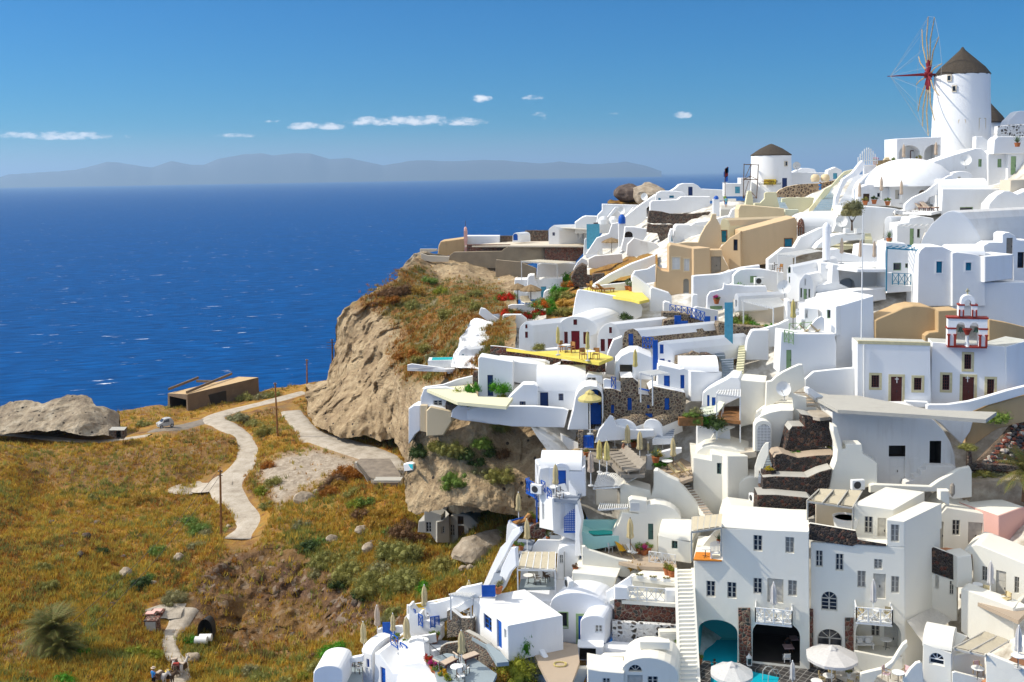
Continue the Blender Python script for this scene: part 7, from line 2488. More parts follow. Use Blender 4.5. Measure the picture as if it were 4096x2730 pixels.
for x,l in((1420,'left red lounger on the white terrace'),(1475,'right red lounger on the white terrace')):
 put('sun_lounger/mahog',onz(x,762,zl),l,.5,None,1.3)
for x,yb,t_,l in((840,720,6.2,'left closed parasol beside the white stairway'),(1040,665,4.4,'small closed parasol in front of the small dark-windowed house'),(1223,700,6.6,'tall closed parasol in front of the flattened dome')):
 PS(ZW(x,yb,124),t_*.72,l,'canvaspink',w=.8)
for x,y,k,s,l in((893,710,'olive',2.0,'pot with a shrub right of the left stairway parasol'),(975,700,'dark',2.0,'dark planter on the scalloped parapet terrace'),(1098,715,'green',1.8,'green plant beside the blue cushions')):
 pot(ZW(x,y,124.2),l,k,s)
D3=WW('terrace_wall','white sweeping terrace wall with three cream sun beds',pp(82,56,85,50,93,43,100,40,108,38,125,35,140,32,148,32,152,36,153,44,130,50,112,54),130,-4,1.5,'white',.15)[0]
STP('white_stairway','broad white stairway curving up to the yellow building',ZW(640,720,127),ZW(815,720,127),ZW(800,430,138),ZW(950,430,138),19,'whiteb',riser='white')
WW('stair_parapet','tall white parapet left of the broad white stairway',pp(61,74,62,64,65,56,69,47,78,41,84,33,87,30,89,32,88,38,84,43,74,48,69,56,66,64,64,74),129,-20,.5,'whiteb',.15)
WW('stair_parapet','white parapet right of the broad white stairway',pp(82,56,84,50,90,45,100,40,108,38,108,42,96,45,87,52,84,57),131.5,-10,.4,'white',.1)
STP('blue_stairway','stairway with blue-grey treads between pale yellow walls',ZW(410,775,135),ZW(600,775,135),ZW(600,520,150),ZW(660,520,150),16,'bluefloor',riser='white')
WW('stair_parapet','pale yellow stair wall left of the blue-grey treads',pp(37,78,38,74,43,68,52,56,58,53,64,46,70,40,78,38,78,41,70,44,65,50,58,56,56,60,44,73,40,78),141,12,.5,'paleyellow')
WA('pale yellow wall filling the right of the blue-grey treads',pp(58,78,62,64,66,72,70,72,69,78),130.5,5,.5,'paleyellow',.08)
AR=Hse('arch_house','white house with two large arches carrying the big windmill','house',pp(118,56,118,10,138,9,166,8,166,56),137.5,2,5,op=[('cave',1202,160,1396,360,'white',{'arch':.4,'rd':2.2}),('cave',1436,152,1640,360,'white',{'arch':.4,'rd':2.2})])
AR.more(pp(166,56,166,8,190,7,191,30,191,56),5,'white','white',.14,off=.25,op=[('win',1755,188,1830,232,'woodw',{'trim':('brown',.12)})])
AR.more(pp(120,36,120,16,164,16,164,36),.15,'white',None,0,off=-2.1,wname='back_wall',op=[('win',1312,215,1352,318,'woodw',{'trim':('brown',.12),'rd':.1}),('win',1370,215,1392,280,'woodw',{'trim':('brown',.1),'rd':.1}),('door',1592,196,1650,345,'white',{'trim':('brown',.14),'rd':.1})])
for x,l in((1245,'closed parasol in front of the left arch'),(1540,'closed parasol in front of the right arch')):
 PS(ZW(x,350 if x<1300 else 330,135.5),4.6 if x<1300 else 4.9,l,'canvaspink',w=.9)
pot(ZW(1388,320,135.2),'round terracotta pot with shrub between the two arches','olive',2.4)
WP('white terrace parapet before the two arches',pp(112,42,112,36,130,34,148,32,153,34,153,42),134.5,2,.5,'white',.1)
YB=Hse('yellow_wall','small orange-yellow rounded wall beside the picket gate','wall',pp(100,40,100,30,106,30,108,27,116,27,116,40),140.5,4,.5,'orangep' if False else 'ochre2')
rail('gate','cream picket gate under the orange-yellow wall',ZW(1003,385,139),ZW(1125,375,139),2.5,'palewood',3,cat='gate',style='bars',t=.09)
WW('pier','white curved pier right of the picket gate',pp(112,41,112,34,114,29,116,26,120,26,120,41),139,5,.6,'white',.1)
WW('pier','white pier left of the picket gate',pp(88,44,88,34,99,34,100,40,100,43),139,5,.6,'whiteb',.1)
pot(ZW(985,338,138.6),'terracotta pot with purple flowers on the gate pier','flower_pink',2.3)
pot(ZW(1152,338,138.4),'terracotta pot with an upright plant right of the picket gate','green',2.1)
r=TH('gate','white fan-shaped gate beside the purple flower pot','gate',ZW(915,335,138))
m=MB()
[m.sb((-1.3+.29*i,0,0),(-1.3+.29*i,0,1.0+1.3*math.sin(math.pi*i/9)),.12)for i in range(10)]
m.sb((-1.35,0,.5),(1.35,0,.5),.1)
m.mk('pickets','whitep',r)
T1=HW('large white house sweeping up beneath the windmill with pale green shutters',pp(152,46,152,31,170,25,190,19,196,19,201,23,203,46,206,56,170,56,166,44),128,2,4,op=[('win',1932,288,1964,358,'green')])
T1 .more(pp(202,56,202,24,208,22,211,20,215,20,219,22,220,24,220,56),4,'white','white',.14,off=.4,op=[('win',2108,286,2146,364,'green')])
T1 .more(pp(220,56,220,24,224,20,230,19,240,20,240,56),3,'white','white',.14,off=1.0,op=[('door',2230,262,2280,432,'green')])
T2=HW('white bulky wall block under the plants at the right skyline',pp(207,24,208,11,211,8,240,8,240,24),126.5,2,2)
T3=WW('ramp_wall','white ramp wall rising to the windmill terrace',pp(190,30,191,8,197,8,204,13,208,15,208,30),131,0,1.0)[0]
put('agave/x',ZW(2290,175,125),'spiky plant in a white trough at the right skyline',0,None,2.6)
T4=HW('long white barrel roof house with a green fanlight',pp(159,80,160,61,160,56,213,56,216,60,203,70,202,80),121,3,3,op=[('win',1762,728,1884,800,'greenw')])
VT(T4,1600,705,2040,712,4.2,3.2,'white')
T5=HW('small white arched house with a narrow door below the green shutters',[(1660,560),(1670,450),*arc(1672,448,1878,440,46)[1:],(1884,560)],125.5,3,1.5,op=[('door',1742,450,1770,505,'grey')])
m=MB()
c=T4 .pl.hit(1760,560)
T6=HW('white stepped gable wall at the right edge above the big vault',pp(202,78,203,70,210,62,217,58,222,58,229,61,240,56,240,78),117,0,2)
T7=Hse('beige_house','beige house corner with a lamp at the right edge','house',pp(222,62,223,48,240,47,240,62),119,-10,2,'beige')
put('satellite_dish/x',ZW(1815,380,124),'satellite dish on the white wall below the windmill',-.6,None,1.6)
reg(3072,0)
def mill(label,cx,yb,xl,xr,yt,roof_x0,roof_x1,roof_y,apex,d,yaw,op):
 b=ZW(cx,yb,d)
 s=d/FP/2.2963
 r0=(xr-xl)/2*s*1.02
 H=(yb-yt)*s
 root=TH('windmill',label,'windmill',b)
 rt=r0*.935
 m=MB()
 n=48
 m.lat([(r0*1.03,-3),(r0,0),(r0*.985,H*.3),(rt*1.01,H*.75),(rt,H)],n)
 m.mk('tower','white',root,smooth=40)
 rr=(roof_x1-roof_x0)/2*s
 rh=(roof_y-apex[1])*s
 rb=(yb-roof_y)*s
 m=MB()
 m.lat([(rr*.97,rb-.25),(rr,rb-.1),(rr*.8,rb+rh*.24),(rr*.52,rb+rh*.5),(rr*.26,rb+rh*.74),(rr*.09,rb+rh*.9),(rr*.03,rb+rh)],40,flute=.018,nf=13)
 m.mk('thatched_roof','thatch',root,smooth=50)
 return(root,b,s,rt,H)
wm_root,wb_,ws,wr,wH=mill('large white windmill with dark thatched cone and bare spoked sails',1772,1270,1526,2018,705,1545,2020,695,(1783,450),139,0,[])
def mwin(root,b,s,x,y,w,h,cx,yb,rad_,mat='glass',fr='beige'):
 dx=(x-cx)*s
 z0=(yb-y)*s
 aa=math.asin(max(-1,min(1,dx/rad_)))
 vy=V3((b.x,b.y,0)).normalized()
 rgt=V3((vy.y,-vy.x,0))
 nrm=rgt*math.sin(aa)-vy*math.cos(aa)
 tg=V3((-nrm.y,nrm.x,0))
 c=nrm*(rad_+.02)+V3((0,0,z0))
 f=MB()
 W_,H_=(w*s/2,h*s/2)
 f.ob(c-tg*(W_+.12)-V3((0,0,H_+.12))-nrm*.25,tg*(2*W_+.24),V3((0,0,.12)),nrm*.3)
 f.ob(c-tg*(W_+.12)+V3((0,0,H_))-nrm*.25,tg*(2*W_+.24),V3((0,0,.12)),nrm*.3)
 for q in(-1,1):
  f.ob(c+tg*(q*(W_+.06)-.06)-V3((0,0,H_))-nrm*.25,tg*.12,V3((0,0,2*H_)),nrm*.3)
 fo=f.mk('window',fr,root)
 g=MB()
 g.ob(c-tg*W_-V3((0,0,H_))-nrm*.2,tg*2*W_,V3((0,0,2*H_)),nrm*.22)
 g.mk('pane',mat,fo)
for x,y,w,h,mt in((1668,740,28,42,'glass'),(1710,836,24,44,'glass'),(1779,1165,48,88,'curtain'),(1942,1160,66,100,'greydoor')):
 mwin(wm_root,wb_,ws,x,y,w,h,1772,1270,wr*1.03,mt)
hub=ZW(1472,690,139)-wb_
hub.y=wb_.y*0+-wr*.35
sh=V3((-.98,.2,0)).normalized()
hub=V3((0,0,(1270-690)*ws))+sh*(wr*1.38)
hub+=(ZW(1472,690,wb_.y+hub.y)-wb_-hub)*1.0
m=MB()
m.bar(hub-sh*2.2,hub+sh*1.0,.16)
shaft=m.mk('shaft','red',wm_root)
m=MB()
m.bar(hub+sh*.6,hub+sh*5.4,.13,.05)
m.bar(hub+sh*.6+V3((0,0,.2)),hub+sh*5.0,.07,.04)
m.mk('bowsprit','red',wm_root)
tip=hub+sh*5.0
wv=V3((0,0,1))
ww=sh.cross(wv).normalized()
R0=(690-140)*ws
tips=[]
for i in range(12):
 a=2*math.pi*i/12+.08
 d_=wv*math.cos(a)+ww*math.sin(a)
 p1=hub+d_*R0*.25
 p2=hub+d_*R0*(.97+.05*math.sin(i*2.3))
 m=MB()
 m.bar(hub,p1,.17,.14)
 sp=m.mk('spoke_root','red',wm_root)
 m=MB()
 mid=(p1+p2)/2+sh*.22
 m.bar(p1*.92+hub*.08,mid,.1,.085)
 m.bar(mid,p2,.085,.06)
 m.mk('spoke','palewood',wm_root)
 tips.append(p2)
m=MB()
for i in range(12):
 m.bar(tips[i],tips[(i+1)%12],.018,n=4)
 m.bar(tips[i],tip,.014,n=4)
m.mk('rigging','steel',wm_root)
m=MB()
m.bar(hub-sh*.5,hub+sh*.5,.42,n=10)
m.mk('hub','red',wm_root)
w2,b2,s2,r2,h2_=mill('distant windmill mostly hidden behind the big one',2030,1280,1930,2160,1120,1890,2165,1120,(2018,940),150,0,[])
SW=Hse('spotted_wall','curved white wall dotted with dark stones at the right skyline','wall',pp(210,126,211,116,220,115,240,114,240,126),131,0,1,'spotwhite',roof=None)
SH=HW('white sloping gable on the right skyline',pp(219,115,221,111,229,103,232,102,240,102,240,115),137,0,2)
reg(2048,1024)
TP=lambda x,y:V3(W(x*K,y*K,float(TRBF(x,y))*.995))
K1=HW('white house with a small arched gable and tiny red windows at the left of the yellow terrace',pp(6,90,6,69,7,65,10,62,13,60,16,62,19,64,20,70,20,90),106,8,3,ext=(6.3,3.4,0),op=[('win',122,630,142,668,'red',{'trim':('white',.06)}),('win',120,697,146,755,'red',{'trim':('white',.06)})])
K2=HW('white house with a broad arched gable, open red door and red windows',[(425,890),(428,640),*arc(430,650,788,684,112)[1:],*pp(77,72,72,74,72,89)],107.4,5,6,ext=(3.5,6.5,0),op=[('win',564,584,598,636,'red',{'trim':('white',.07)}),('win',458,698,512,806,'red'),('door',545,690,621,868,'red'),('win',655,700,709,812,'red')])
K3=HW('white house with a narrower arched gable, red door and red window',pp(77,96,78,74,80,68,85,63,90,61,95,63,99,68,101,76,96,84,90,96),105.6,10,6,ext=(8.5,4.8,0),op=[('win',892,655,918,712,'red',{'trim':('white',.07)}),('win',814,765,853,878,'red'),('door',880,762,936,910,'red')])
WW('curved_wall','white sloping buttress wall right of the second red door',pp(85,109,86,101,88,89,93,77,96,76,101,74,102,83,98,90,93,96,98,105,100,110),103,4,.8,'white',.15)
WW('red_wall','long dark red stone wall with a white coping on the left of the yellow terrace',pp(-20,94,-20,83,-17,83,-6,84,6,86,24,90,45,92,45,102,20,98,0,96),103.4,6,.5,'redstone',.08,cap='white')
WW('red_wall','dark red stone wall with a white coping below the wooden chairs',pp(44,110,45,96,60,97,78,98,79,96,86,97,86,107),102.2,6,.5,'redstone',.08,cap='white')
zy=Plt('terrace','yellow terrace in front of the red doors','terrace',pp(-15,84,6,86,45,92,80,98,93,93,72,86,42,87,20,88),104.4,mat='yellow')
for x,y,t_,l in((424,912,6.2,'pale yellow closed parasol in front of the first red door'),(695,965,6.6,'pale yellow closed parasol in front of the white gable corner')):
 PS(onz(x,y,zy),t_*.66,l,'canvasyellow',w=.75)
for x,y,a,l in((455,880,.5,'wooden chair left of the first red door table'),(545,890,-.8,'wooden armchair with a cream throw right of the first table'),(655,950,.4,'wooden folding chair left of the second table'),(770,950,-.4,'wooden folding chair right of the second table')):
 put('chair/teak',onz(x,y,zy),l,a,None,1.2)
for x,y,l in((498,890,'small white table before the open red door'),(722,950,'small white table between the folding chairs')):
 put('table/white',onz(x,y,zy),l,0,None,1.1)
o=LO('shrub','bush','leaf_olive',ZW(258,850,104.4),1.1,.8)
tag(o,'olive shrub in the white planter beside the yellow terrace','shrub')
WT('planter','white plastered planter bench on the yellow terrace','planter',pp(20,90,21,86,30,86,42,85,43,90,30,92),104.2,4,.8,'white',.06)
K5=HW('white sloping bastion wall of the upper yellow terrace with teak loungers',pp(55,60,56,52,58,40,60,32,62,31,80,34,110,40,117,42,120,48,119,56,111,60),114,3,.6)
zk=Plt('terrace','upper yellow terrace with teak loungers and agaves','terrace',pp(61,32,110,40,117,42,126,40,110,24,74,28),h=K5 .pl.sz(900,352)[1]-.25,mat='yellow')
WP('white parapet at the back of the upper yellow terrace',pp(74,31,74,28,90,26,110,24,110,32,90,33),119.5,-5,.4,'white',.1)
WP('tall white pier wall right of the agaves',pp(110,33,110,19,112,18,126,28,127,30,126,40,124,40),117,20,.6)
for x,l in((765,'left teak lounger on the upper yellow terrace'),(850,'right teak lounger on the upper yellow terrace')):
 put('sun_lounger/teak',onz(x,335,zk),l,2.0,None,1.4)
for x,y,l in((1060,315,'left agave in a green pot on the upper yellow terrace'),(1095,325,'right agave in a green pot on the upper yellow terrace')):
 put('agave/x',onz(x,y,zk),l,0,None,1.5)
WW('pier_wall','thick white wall block right of the yellow topped steps',pp(126,54,127,30,129,29,144,34,147,38,147,47,135,52,134,56),115.5,6,1.2,'white',.15)
WT('chimney','squat white chimney block beside the blue railing','chimney',pp(139,52,139,43,141,42,145,43,146,44,146,52),113,5,1.0,'white',.1)
o=LO('shrub','bush','leaf_dark',ZW(1052,570,110),1.25,.9)
tag(o,'dark green shrub on the white roof below the bastion wall','shrub')
K6=WW('diagonal_wall','long white diagonal wall climbing from the loungers to the ochre house',pp(74,30,76,26,90,17,110,7,132,-1,132,9,120,13,111,18,100,20,88,26),123,-16,.6,'white',.15)[0]
WW('white_wall','low white wall with a grey inset below the diagonal wall',pp(110,26,110,19,113,14,125,12,132,8,132,24,126,25),121,-5,.6,'whiteb',.1)
S1_=Hse('stone_house','stone fronted house with a white vault and one blue window','house',pp(101,85,101,77,103,70,106,68,110,67,114,69,118,75,119,86),101.5,6,3,'buffstone',roof='white',ext=(9.5,3.2,.2),op=[('win',1070,716,1113,830,'blue')])
rail('railing','blue crossed railing between the stone vault and the white dome',ZW(1200,850,100.4),ZW(1298,862,100),3.1*.62,'blue',3)
WS('stone wall behind the white vault leading to the blue stairs',pp(138,74,139,60,147,58,155,59,160,64,164,68,174,67,176,72,170,78,151,78),106,4,1.5,'buffstone',.08)
WS('upper stone wall with an oven niche under the blue railing',pp(138,62,138,52,150,52,162,54,176,60,176,67,154,66),109,3,1.2,'buffstone',.08)
for x,y,l in((1522,770,'narrow blue shutter door in the stone wall'),(1568,735,'blue stable door in the stone wall beside the narrow one')):
 m=MB()
 m.box(-.55 if x>1540 else-.35,-.08,0,.55 if x>1540 else .35,0,1.6 if x>1540 else 2.6)
 m.box(-.2,-.11,.3,.2,-.08,1.3)
 tag(m.mk('blue_door','blue',loc=ZW(x,y,105.2 if x<1540 else 105.0)),l,'door')
rail('railing','royal blue railing above the stone wall left of the blue gate',ZW(1450,520,110.4),ZW(1610,545,109.6),.9,'blue',3)
rail('railing','royal blue railing running down to the blue gate',ZW(1612,560,109.2),ZW(1770,610,107.6),1.1,'blue',4)
for x0,x1,l in((1770,1822,'left leaf of the open blue gate above the stairs'),(1862,1880,'right leaf of the open blue gate above the stairs')):
 WT('gate',l,'gate',[(x0,650),(x0,556),(x1,556),(x1,650)],107,10,.1,'blue',.02)
STP('blue_stairs','steep public stairs with slate blue treads between stone walls',ZW(1880,935,99.5),ZW(1960,930,99.8),ZW(1770,665,106.6),ZW(1880,660,106.8),14,'bluefloor2',riser='greyfloor')
STP('blue_stairs','lower run of the slate blue stairs beside the yellow steps',ZW(1935,1145,95.0),ZW(2035,1140,95.2),ZW(1920,950,99.0),ZW(2035,940,99.3),9,'bluefloor2',riser='greyfloor')
STP('yellow_steps','steps with pale yellow treads beside the slate blue stairs',ZW(2050,1120,95),ZW(2120,1120,95.2),ZW(2085,820,102),ZW(2150,820,102.2),13,'paleyellow',riser='paleyellow')
WS('stone wall with a pale blue door right of the blue stairs',pp(196,93,189,65,190,61,206,64,234,66,234,70,215,79,209,83,208,103,202,100),103,-4,1.5,'buffstone',.08)
m=MB()
m.box(-.42,-.08,0,.42,0,5.5)
tag(m.mk('blue_door','ltblue',loc=ZW(1990,915,101.4)),'tall pale blue door in the stone wall right of the stairs','door')
WS('stone wall stepping down left of the blue stairs',pp(163,79,164,68,175,67,183,78,186,86,186,92,180,90,174,80),103.4,8,.8,'buffstone',.08)
K7=HW('white domed house with blue windows in the middle of the stone houses',pp(128,101,129,86,132,81,135,79,139,78,143,81,148,87,149,92,149,101),98.5,8,3,ext=(9.0,4.0,0),op=[('win',1358,815,1392,900,'blue'),('win',1357,945,1402,1010,'blue'),('win',1432,960,1456,1012,'blue')])
WS('low stone wall with an arch under the white dome eave',pp(149,102,150,92,163,90,166,88,174,91,174,103),98,4,.8,'buffstone',.06)
WS('grey rubble terrace wall right of the blue balcony',pp(174,103,174,90,180,90,190,94,190,102),98.6,3,1.0,'rubblewall',.06)
K8=HW('white house with a low curved roof and an open dark porch',pp(94,114,95,98,100,92,108,88,116,88,128,93,130,97,130,114),97.6,6,3.5,op=[('cave',990,1000,1107,1118,'beige',{'rd':2.0}),('door',1308-20,930+20,1304,1050,'blue')][:1])
m=MB()
m.box(-.25,-.1,0,.25,0,3.0)
tag(m.mk('blue_door','blue',loc=ZW(1317,1050,97.4)),'narrow blue shutter right of the open dark porch','door')
PS(ZW(1133,1130,95.6),5.4*.9,'closed pale yellow parasol beside the open dark porch','canvasyellow',w=.85)
K9=HW('white house with a shallow vault and blue shutters at the centre',pp(133,122,134,101,136,100,154,104,158,103,164,106,164,133,148,123),95.8,5,3.5,op=[('door',1396,1100,1450,1216,'blue'),('win',1547,1095,1584,1220,'blue')])
K9 .more(pp(164,134,164,106,193,107,193,134),3,'white','white',.12,yaw=-12)
VT(K9,1540,1050,1900,1085,4.2,1.2,'white')
PG('canopy','white slatted canopy in front of the blue door at the centre',[ZW(1180,1078,93),ZW(1290,1108,92.4),ZW(1450,1090,93.6),ZW(1340,1058,95.4)],2.8,'whitep',8)
ST=Hse('stone_house','long stone house front with blue shutters below the white terraces','house',pp(84,146,85,122,93,122,100,125,100,112,111,112,116,116,116,127,126,128,126,123,130,120,150,124,159,126,160,133,158,148,110,156,90,154),94.6,3,3,'buffstone',roof='white',r=.08,op=[('win',910,1370,938,1448,'blue'),('win',1062,1306,1100,1420,'blue'),('win',1240,1368,1264,1404,'blue'),('door',1402,1308,1446,1418,'blue'),('win',1226,1448,1290,1486,'blue')])
m=MB()
m.sb(ZW(1168,1218,93.9),ZW(1262,1240,93.6),.12)
tag(m.mk('handrail','blue'),'blue slanting handrail on the long stone house front','railing')
WP('white parapet with a blue railing insert left of the stone house',pp(84,125,84,114,86,113,91,114,92,122,95,123,96,115,100,116,100,126),95.2,4,.4,'white',.06)
rail('railing','blue crossed railing insert in the white parapet left of the stone house',ZW(914,1225,95.1),ZW(953,1230,94.9),1.7,'blue',1)
VA=Hse('white_arch','white archway vault over a stone doorway with blue doors','house',pp(51,160,56,142,58,130,61,124,66,120,72,119,78,120,83,124,84,130,84,148,82,160),94,5,4.2,op=[('cave',700,1225,826,1600,'buffstone',{'arch':.5,'rd':1.6})])
for x,y,w,h,l in((766,1395,.28,2.0,'tall blue shutter inside the white archway'),(766,1545,.55,1.9,'blue door at the bottom of the white archway')):
 m=MB()
 m.box(-w,-.08,0,w,0,h)
 tag(m.mk('blue_shutter','blue',loc=ZW(x,y,95.2)),l,'shutter')
VB=HW('white vaulted roof house with dark blue panelled door behind the bougainvillea wall',pp(22,142,22,125,33,124,60,124,60,142),96.5,4,4,op=[('door',258,1255,333,1395,'dkblue'),('win',428,1266,472,1330,'dkblue')])
VT(VB,225,1240,680,1250,4.2,2.2,'white')
VC=HW('white angular house with a small dark blue shutter',pp(-12,142,-2,129,10,118,20,118,24,120,24,142),96.2,3,1.5,op=[('win',70,1338,124,1382,'dkblue')])
WA('long white garden wall at the left above the shrub ledge',pp(-41,150,-41,142,-34,139,-10,138,20,138,47,140,52,142,48,158,0,157,-20,154),95.4,3,.5)
VD=HW('white stepped roofs with a small dark blue hatch',pp(-20,112,-20,98,-12,96,12,98,30,100,34,102,33,106,44,102,44,112,20,120),100,4,3,op=[('win',330,1062,366,1118,'dkblue')])
r=Hse('machine_box','white box with black louvres beside the archway','box',pp(68,120,68,110,70,108,83,110,84,118,79,120),96.6,4,1.4,op=[('win',690,1118,772,1190,'grey')])
r=Hse('roof_vault','sloping white roof with a pavilion of blue doors on the right','house',pp(174,140,175,126,180,122,196,114,201,111,208,112,210,116,210,130,190,140),93.5,18,3.5,op=[('door',1792,1280,1814,1400,'blue'),('door',1835,1300,1870,1400,'blue')])
PG('canopy','white canopy over pale green loungers',[ZW(1880,1275,90.5),ZW(2096,1300,90),ZW(2098,1240,92),ZW(1900,1245,92.6)],4.2,'whitep',10)
zz=Plt('terrace','plank terrace with pale green loungers','terrace',pp(170,148,210,152,210,138,178,139),91.5,mat='wood')
for i,(x,y)in enumerate(((1850,1430),(1855,1455),(1840,1485))):
 put('sun_lounger/sage',onz(x,y,zz),'pale green lounger on the plank terrace, '+('farthest','middle','nearest')[i],-1.1,None,1.5)
for x,y,s,c,l in((1680,1500,1.3,'green','green shrub in a timber planter by the plank terrace'),(1840,1530,1.7,'dark','dark green tree-like shrub below the plank terrace'),(1770,1500,.9,'bright','bright herbs beside the plank terrace planter'),(1690,1420,.8,'grey','silvery shrub above the timber planter')):
 o=LO('shrub','bush','leaf_'+c,ZW(x,y+20,90.5),s,s)
 tag(o,l,'shrub')
r=TH('planter','long timber planter by the plank terrace','planter',ZW(1640,1555,90))
m=MB()
m.box(-1.1,-.3,0,1.1,.3,.75)
m.mk('box','wood',r)
LO('foliage','bush','leaf_green',(0,0,.9),.9,.5,r)
WA('white wall with a lattice panel under the plank terrace',pp(170,185,170,156,200,157,201,170,199,185),91.8,3,.8,'white',.1)
STP('blue_stairs','white zigzag steps with blue treads behind the sun deck',ZW(1290,1690,91.5),ZW(1480,1690,91.7),ZW(1420,1560,95),ZW(1500,1560,95.2),7,'bluefloor2',riser='white')
for x0,x1,l in((900,1180,'left stone barrel vault behind the sun deck'),(1200,1420,'right stone barrel vault behind the sun deck')):
 r=Hse('stone_vault',l,'vault',[(x0,1680),(x0+6,1560),*arc(x0+6,1560,x1-40,1590,75)[1:],(x1-30,1690)],92.6,12,3,roof='buffstone',ext=(2.4,3.0,0))
WW('curved_wall','white curved wall sweeping behind the closed parasols',pp(76,172,80,160,88,150,90,147,93,148,96,156,110,160,130,160,131,166,110,169,90,170),92.2,3,.5,'white',.1)
o=OPS(ZW(718,1640,92.5),4.3*.95,1.15,'half-open cream parasol over the blue picket gate','canvasyellow')
o['group']='x'
del o['group']
for ch in o.children:
 if ch.name.startswith('canopy'):
  ch.scale=(1,1,1)
WW('white_wall','big white curved wall face above the yellow steps',pp(214,96,215,83,216,77,220,69,223,68,236,68,236,96),100.5,4,1.0,'white',.15)
reg(1024,1365)
LV=HW('small white vaulted house with pale blue door on the cliff ledge',pp(184,25,185,13,188,8,192,6,196,8,200,13,201,19,204,20,204,26),112,6,3,ext=(5.0,3.0,0),op=[('win',1892,120,1910,190,'ltblue'),('door',1922,130,1948,248,'ltblue'),('win',1960,138,1980,208,'ltblue'),('win',1925,65,1938,105,'ltblue')])
LV.more(pp(181,24,181,13,183,10,185,9,185,24),2,'white','white',.1,off=-.6)
zl=Plt('terrace','narrow white terrace with a small turquoise tub on the cliff ledge','terrace',pp(139,25,150,22,185,24,204,25,174,26),113,mat='white')
WP('white parapet of the narrow ledge terrace',pp(139,25,139,22,143,21,174,25,204,25,204,30,176,30,174,26,142,25),112.3,3,.3,'white',.06)
r=TH('hot_tub','square white tub with turquoise water on the ledge terrace','tub',ZW(1745,225,114))
m=MB()
m.box(-2.0,-1.0,0,2.0,1.0,.8)
m.mk('shell','whitep',r)
m=MB()
m.box(-1.6,-.8,.8,1.6,.8,.83)
m.mk('water','greenpool',r)
def thatch(loc,ht,rr,label):
 ht,rr=(min(ht,2.6),rr*.62)
 r=TH('thatched_parasol',label,'parasol',loc)
 m=MB()
 m.bar((0,0,0),(0,0,ht),.06)
 m.mk('pole','dkwood',r)
 m=MB()
 m.lat([(rr,ht-.75),(rr*.98,ht-.6),(rr*.5,ht-.15),(.05,ht+.1)],22,flute=.06,nf=11)
 m.mk('thatch','straw',r)
 return r
WH=HW('white house with a dark blue panelled door and climbing plant',pp(204,54,204,16,206,14,236,19,236,54),98.4,4,2,op=[('door',2126,312,2178,508,'dkblue')])
PW=HW('white terrace house with a latticed window at the rock edge',pp(151,61,151,52,154,44,156,43,174,42,184,45,184,56,173,60),99.5,6,.5,op=[('win',1630,545,1710,594,'grey')])
WP('white parapet rising behind the palm pots',pp(153,44,156,42,172,40,186,35,199,32,199,39,193,40,176,44),101.5,-8,.35,'white',.08)
zp=Plt('terrace','beige terrace with palms and terracotta jars','terrace',pp(156,44,185,56,230,60,236,52,204,51,198,40),99.8,mat='paleyellow')
WW('white_wall','long white retaining wall over the shrub ledge',pp(179,70,180,64,186,59,210,60,240,60,244,76,220,77,200,74,188,73),98,4,.5,'whiteb',.1)
WW('round_wall','rounded peach coloured retaining drum under the white terrace',pp(156,88,156,64,160,60,179,64,180,74,172,87),98.6,10,1.4,'ochre2',.25,cap='white')
WW('round_wall','tall peach pier at the edge of the white terrace',pp(151,83,151,59,157,59,157,84),99.3,10,.8,'ochre2',.1)
SL=Hse('white_slab','tall white windowless slab house against the rock column','house',pp(140,95,140,62,145,59,151,59,151,82,146,86),101,10,2,'whiteb')
r=Hse('plunge_pool','small white terrace corner with a turquoise pool at the rock column','pool',pp(136,120,135,113,140,112,144,113,144,119),103,30,1.0)
Plt('pool_water',None,None,pp(140,113,144,113,144,117,142,116),102.4,mat='poolwater',kind='structure',thick=.1)
WS('dark round stone seat wall at the terrace corner',pp(174,64,174,58,176,50,184,50,184,58,188,59,180,65),98.6,4,.8,'rubblewall',.08)
for x,y,s,c,l in((1870,520,1.6,'lime','drooping yellow green palm plant on the beige terrace'),(1930,560,1.2,'green','leafy plant below the drooping palm'),(1985,430,1.2,'bright','broad-leaved green plant beside the dark stone pillar'),(2240,420,1.8,'bright','open-branched climbing plant beside the dark blue door'),(2250,515,.9,'lime','yellow green plants in the terrace corner')):
 o=LO('shrub','bush','leaf_'+c,ZW(x,y+20,98.3),s*.85,s)
 tag(o,l,'shrub')
WT('stone_pillar','rough dark stone pillar beside the white house corner','pillar',pp(199,40,199,32,200,28,204,28,204,40),99,4,.8,'rubblewall',.1)
reg(1536,683)
WR=RBF([(1040,850,111),(1040,790,114),(1080,740,122),(1110,735,123),(1170,770,118),(1180,840,109),(1100,800,114)])
def wr_pt(x,y):
 P=Wn(x*K,y*K,WR(x,y))
 P[:,1]-=fbm(P*.35,4,.55)*1.1
 P[:,0]+=fbm(P*.5+4,3)*.4
 return P
grid('whitewashed_rock',np.arange(1040,1186,3),P1(1040,830,1055,790,1078,742,1100,730,1130,738,1160,762,1186,775),[(1040,840),(1186,860)],40,wr_pt,5,3,'white',None,'lumpy whitewashed rock with dark stones beside the red door houses','rock')
WA('white curved wall with a stair above the whitewashed rock',pp(87,132,88,128,89,126,93,127,100,133,111,140,121,144,122,156,115,156,108,144,93,137),127,5,.5)
STP('dark_steps','short dark steps down from the flowered terrace',ZW(1060,1390,126),ZW(1110,1385,126.2),ZW(990,1320,131),ZW(1085,1310,131.4),8,'bluefloor2')
WP('white rounded parapet under the red flowers',pp(108,144,109,133,111,132,126,132,131,136,132,143,125,145),126,5,.6,'white',.15)
WP('white garden wall behind the red flowers',pp(114,128,114,124,118,123,138,123,138,129),132,3,.5,'white',.1)
